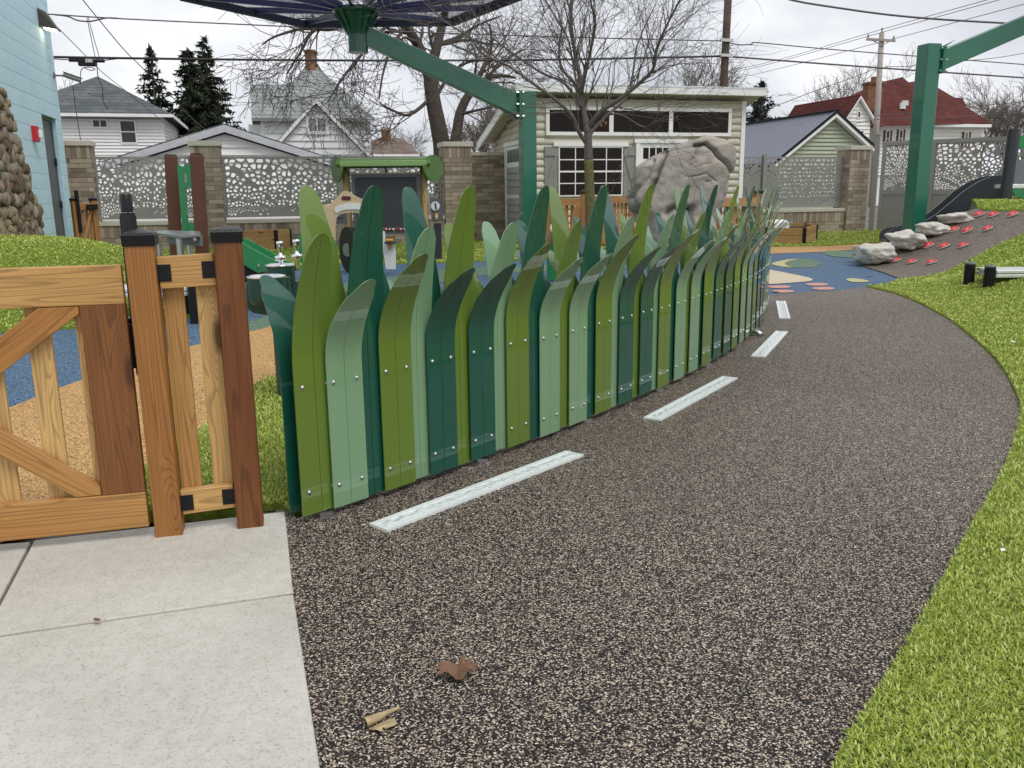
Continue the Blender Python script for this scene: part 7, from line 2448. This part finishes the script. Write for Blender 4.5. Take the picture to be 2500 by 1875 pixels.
wg = thing('house_wing', 'white front gable wing of the red roofed house with attic window', 'house wing', F5g.pt(F5g.px(2095, 330)[0], 0, -1))
gable(wg, F5g, (2095, 231), (2057, 289), (2128, 286), .2, 7, m_sidec, m_sgr, .24, m_trim, .16, .08, False, 0., .3)
hwin(wg, F5g, 2090, 271, 2101, 289, 1, 1, m_gl2)
hwin(wg, F5g, 2095, 318, 2108, 345, 1, 1, m_gl2)
F5w = Fr(F5.pt(0, 0, -3))
A, B = F5w.px(2020, 290), F5w.px(2085, 252)
mb = MB(); mb.prism([F5w.pt(A[0], A[1] - .1, 0), F5w.pt(A[0] + .6, B[1], -2.4), F5w.pt(B[0] + 1, B[1] + .05, -2.4), F5w.pt(B[0] + 1, A[1] - .1, 0)], V((0, 0, -.15))); mb.build('rear_roof', m_sgr, h5_)
MB().fbox(F5w, A[0] + .5, B[0] + 1, -.1, A[1] - .2, -5, -.3).build('rear_wall', m_sidec, h5_)
MB().prism([F5w.pt(A[0] + .6, B[1], -2.42), F5w.pt(A[0] + .1, A[1] - .1, -4.8), F5w.pt(B[0] + 1, A[1] - .1, -4.8), F5w.pt(B[0] + 1, B[1] + .05, -2.42)], V((0, 0, -.15))).build('rear_roof', m_sgr, h5_)
A0, B0 = P(2117, 206, 62.5), P(2146, 300, 62.5)
MB().box((A0.x, 62.2, B0.z), (B0.x, 63.2, A0.z)).build('chimney', m_brickr, h5_)
MB().box((A0.x - .08, 62.1, A0.z), (B0.x + .08, 63.3, A0.z + .15)).build('chimney_cap', m_brickr, h5_)
MB().box((A0.x + .35, 62.4, A0.z + .15), (A0.x + .7, 62.8, A0.z + .5)).build('chimney_pot', m_brickr, h5_)

# ================================================================== poles and wires
m_pole = plain('pole_wood', (.085, .058, .040), .9, 0, 0, .3, 5, bump=.5, bs=30)
m_pole2 = plain('pole_grey', (.36, .31, .28), .9, 0, 0, .15, 3)
m_wire = plain('wire_black', (.018, .016, .018), .6)
m_wirep = plain('wire_grey', (.085, .072, .082), .6)
pq = P(1760, 300, 33); PFm = Fr(pq)
up_ = thing('utility_pole', 'brown wooden utility pole behind the shed', 'pole', (pq.x, pq.y, 0))
mb = MB(); mb.tube([V((pq.x - .02, pq.y, 0)), V((pq.x + .12, pq.y, 10.5))], [.16, .13], 12); mb.build('shaft', m_pole, up_, True)
for y in (100, 137): 
    a_, z_ = PFm.px(1765, y)
    MB().fbox(PFm, -.22, .26, z_ - .05, z_ + .05, .10, .22).build('clamp', m_steel, up_)
a_, z_ = PFm.px(1775, 152); MB().fbox(PFm, .10, .30, z_ - .03, z_ + .03, .05, .20).build('bracket', m_steel, up_)
pq2 = P(2146, 330, 56); PF2 = Fr(pq2)
up2 = thing('utility_pole', 'pale grey utility pole with crossarm before the red roofed house', 'pole', (pq2.x, pq2.y, 0))
tp2 = P(2153, 80, 56)
mb = MB(); mb.tube([V((pq2.x - .1, pq2.y, 0)), tp2], [.20, .15], 10); mb.build('shaft', m_pole2, up2, True)
ca, cb_ = P(2112, 97, 56), P(2182, 101, 56)
mb = MB(); mb.beam(ca + V((0, -.2, 0)), cb_ + V((0, -.2, 0)), .12, .14); mb.build('crossarm', m_pole2, up2)
for q in (ca, cb_, tp2):
    mb = MB(); mb.tube([q + V((.1 if q is ca else -.1 if q is cb_ else 0, -.2 if q is not tp2 else 0, .0)), q + V((.1 if q is ca else -.1 if q is cb_ else 0, -.2 if q is not tp2 else 0, .28))], .05, 6); mb.build('insulator', m_pole2, up2)
for s_ in (ca, cb_):
    mb = MB(); mb.beam(s_ * .7 + (ca + cb_) * .15 + V((0, -.2, 0)), P(2150, 112, 56) + V((0, -.2, 0)), .04, .05); mb.build('arm_brace', m_pole2, up2)
def wire(label, px, rr, fr=None, Y=None, mat=None, n=5):
    pts = [fr.pt(*fr.px(x, y)) if fr else P(x, y, Y) for x, y in px] if not isinstance(Y, (list, tuple)) else [P(x, y, yy) for (x, y), yy in zip(px, Y)]
    c = curve(pts, n)
    mb = MB(); mb.tube(c, rr, 5)
    return tag(mb.build('overhead_wire', mat or m_wire, None, True), label, 'wire', 'overhead wires')
wire('upper overhead wire from the blue building to the brown pole', [(110, 34), (300, 46), (620, 61), (1000, 78), (1500, 94), (1766, 100)], .020, PFm, None, m_wirep)
wire('slack coax loop under the upper wire near the blue building', [(134, 36), (165, 40), (190, 50), (222, 52), (260, 44), (290, 45)], .022, PFm, None, m_wirep)
wire('thick lower overhead cable from the blue building to the brown pole', [(120, 139), (290, 142), (620, 146), (1000, 148), (1400, 145), (1766, 137)], .036, PFm)
wire('second strand under the thick cable near the splice box', [(120, 143), (185, 147), (235, 149), (265, 146), (300, 142)], .016, PFm, None, m_wirep)
wire('upper wire running right from the brown pole', [(1766, 100), (1800, 109), (1835, 108), (1850, 104), (2000, 118), (2250, 138), (2560, 162)], .020, PFm, None, m_wirep)
wire('thick lower cable running right from the brown pole', [(1766, 137), (2000, 155), (2250, 173), (2560, 194)], .032, PFm, None, m_wirep)
wire('twisted service cable crossing the sky above the right shade column', [(1900, -8), (1960, 6), (2050, 20), (2150, 34), (2250, 44), (2350, 51), (2480, 58)], .030, None, 27., m_wirep)
wire('top power line over the grey pole', [(1740, 182), (1900, 146), (2152, 72), (2420, -3)], .018, None, [80, 70, 56, 44], m_wirep)
wire('middle power line over the grey pole', [(1740, 188), (1900, 151), (2114, 90), (2460, -6)], .018, None, [80, 70, 56, 42], m_wirep)
wire('lower power line from the crossarm end of the grey pole', [(1740, 204), (1900, 168), (2180, 95), (2520, 5)], .018, None, [80, 70, 56, 42], m_wirep)
wire('service drop from the grey pole down to the metal roofed garage', [(1880, 264), (2000, 218), (2080, 190), (2142, 166)], .020, None, [48, 51, 54, 56], m_wirep)
wire('thin wire from the grey pole behind the right shade column', [(2152, 168), (2170, 163), (2236, 161), (2340, 150), (2440, 140), (2540, 122)], .018, None, 54., m_wirep)
wire('wire crossing low in front of the red roof', [(2080, 304), (2140, 292), (2240, 290), (2360, 284), (2540, 272)], .020, None, 54., m_wirep)
wire('wire crossing higher in front of the red roof', [(2140, 282), (2240, 275), (2360, 262), (2540, 244)], .016, None, 54., m_wirep)
wire('diagonal service wire falling past the spruces to the pale house', [(196, -8), (240, 46), (300, 118), (340, 158), (410, 226), (470, 290), (520, 330)], .018, None, [30, 31, 33, 34, 38, 40, 41], m_wirep)
wire('diagonal service wire from the blue building over the hip roof', [(132, 58), (215, 142), (260, 185), (330, 240), (400, 300)], .014, None, [31, 33, 36, 40, 44], m_wirep)
wire('first of two thin lashed wires hanging to the splice box', [(212, 42), (222, 90), (233, 142)], .012, PFm, None, m_wirep)
wire('second of two thin lashed wires hanging to the splice box', [(215, 40), (228, 90), (244, 144)], .012, PFm, None, m_wirep)
wire('drop wire hanging from the splice box in front of the hip roof', [(236, 150), (240, 190), (250, 212), (252, 245), (264, 268)], .014, PFm, None, m_wire)
wire('drop wire hanging by the security camera to the white house', [(178, 208), (184, 260), (198, 350)], .012, PFm, None, m_wire)
wire('looped wire under the splice box', [(196, 206), (198, 172), (212, 164), (232, 168), (222, 172), (205, 165)], .012, PFm, None, m_wire)
sb_ = thing('splice_box', 'black cable splice box with white tag reading 412', 'splice box', PFm.pt(*PFm.px(212, 160)))
A, B = PFm.px(192, 161), PFm.px(233, 145)
MB().fbox(PFm, A[0], B[0], A[1], B[1], -.1, .1).build('case', m_black, sb_, bevel=.02)
for a0, a1_ in ((A[0] - .25, A[0]), (B[0], B[0] + .25)):
    mb = MB(); zc = (A[1] + B[1]) / 2 + .06
    mb.tube([PFm.pt(a0, zc, 0), PFm.pt(a1_, zc, 0)], .05, 8); mb.build('cable_boot', m_black, sb_)
A, B = PFm.px(211, 153), PFm.px(227, 145)
tgp = MB().fbox(PFm, A[0], B[0], A[1], B[1], .1, .108).build('tag_plate', m_white2, sb_)
tcv = bpy.data.curves.new('digits', 'FONT'); tcv.body = '412'; tcv.align_x = 'CENTER'; tcv.align_y = 'CENTER'; tcv.size = (B[1] - A[1]) * 1.15; tcv.extrude = .001
tob = bpy.data.objects.new('tmp', tcv); C.objects.link(tob)
dme = bpy.data.meshes.new_from_object(tob.evaluated_get(bpy.context.evaluated_depsgraph_get()))
bpy.data.objects.remove(tob)
dme.materials.clear(); dme.materials.append(m_black)
meshobj('digits', dme, None, tgp, PFm.mat((A[0] + B[0]) / 2, (A[1] + B[1]) / 2, .110) @ Matrix.Rotation(rad(90), 4, 'X'))
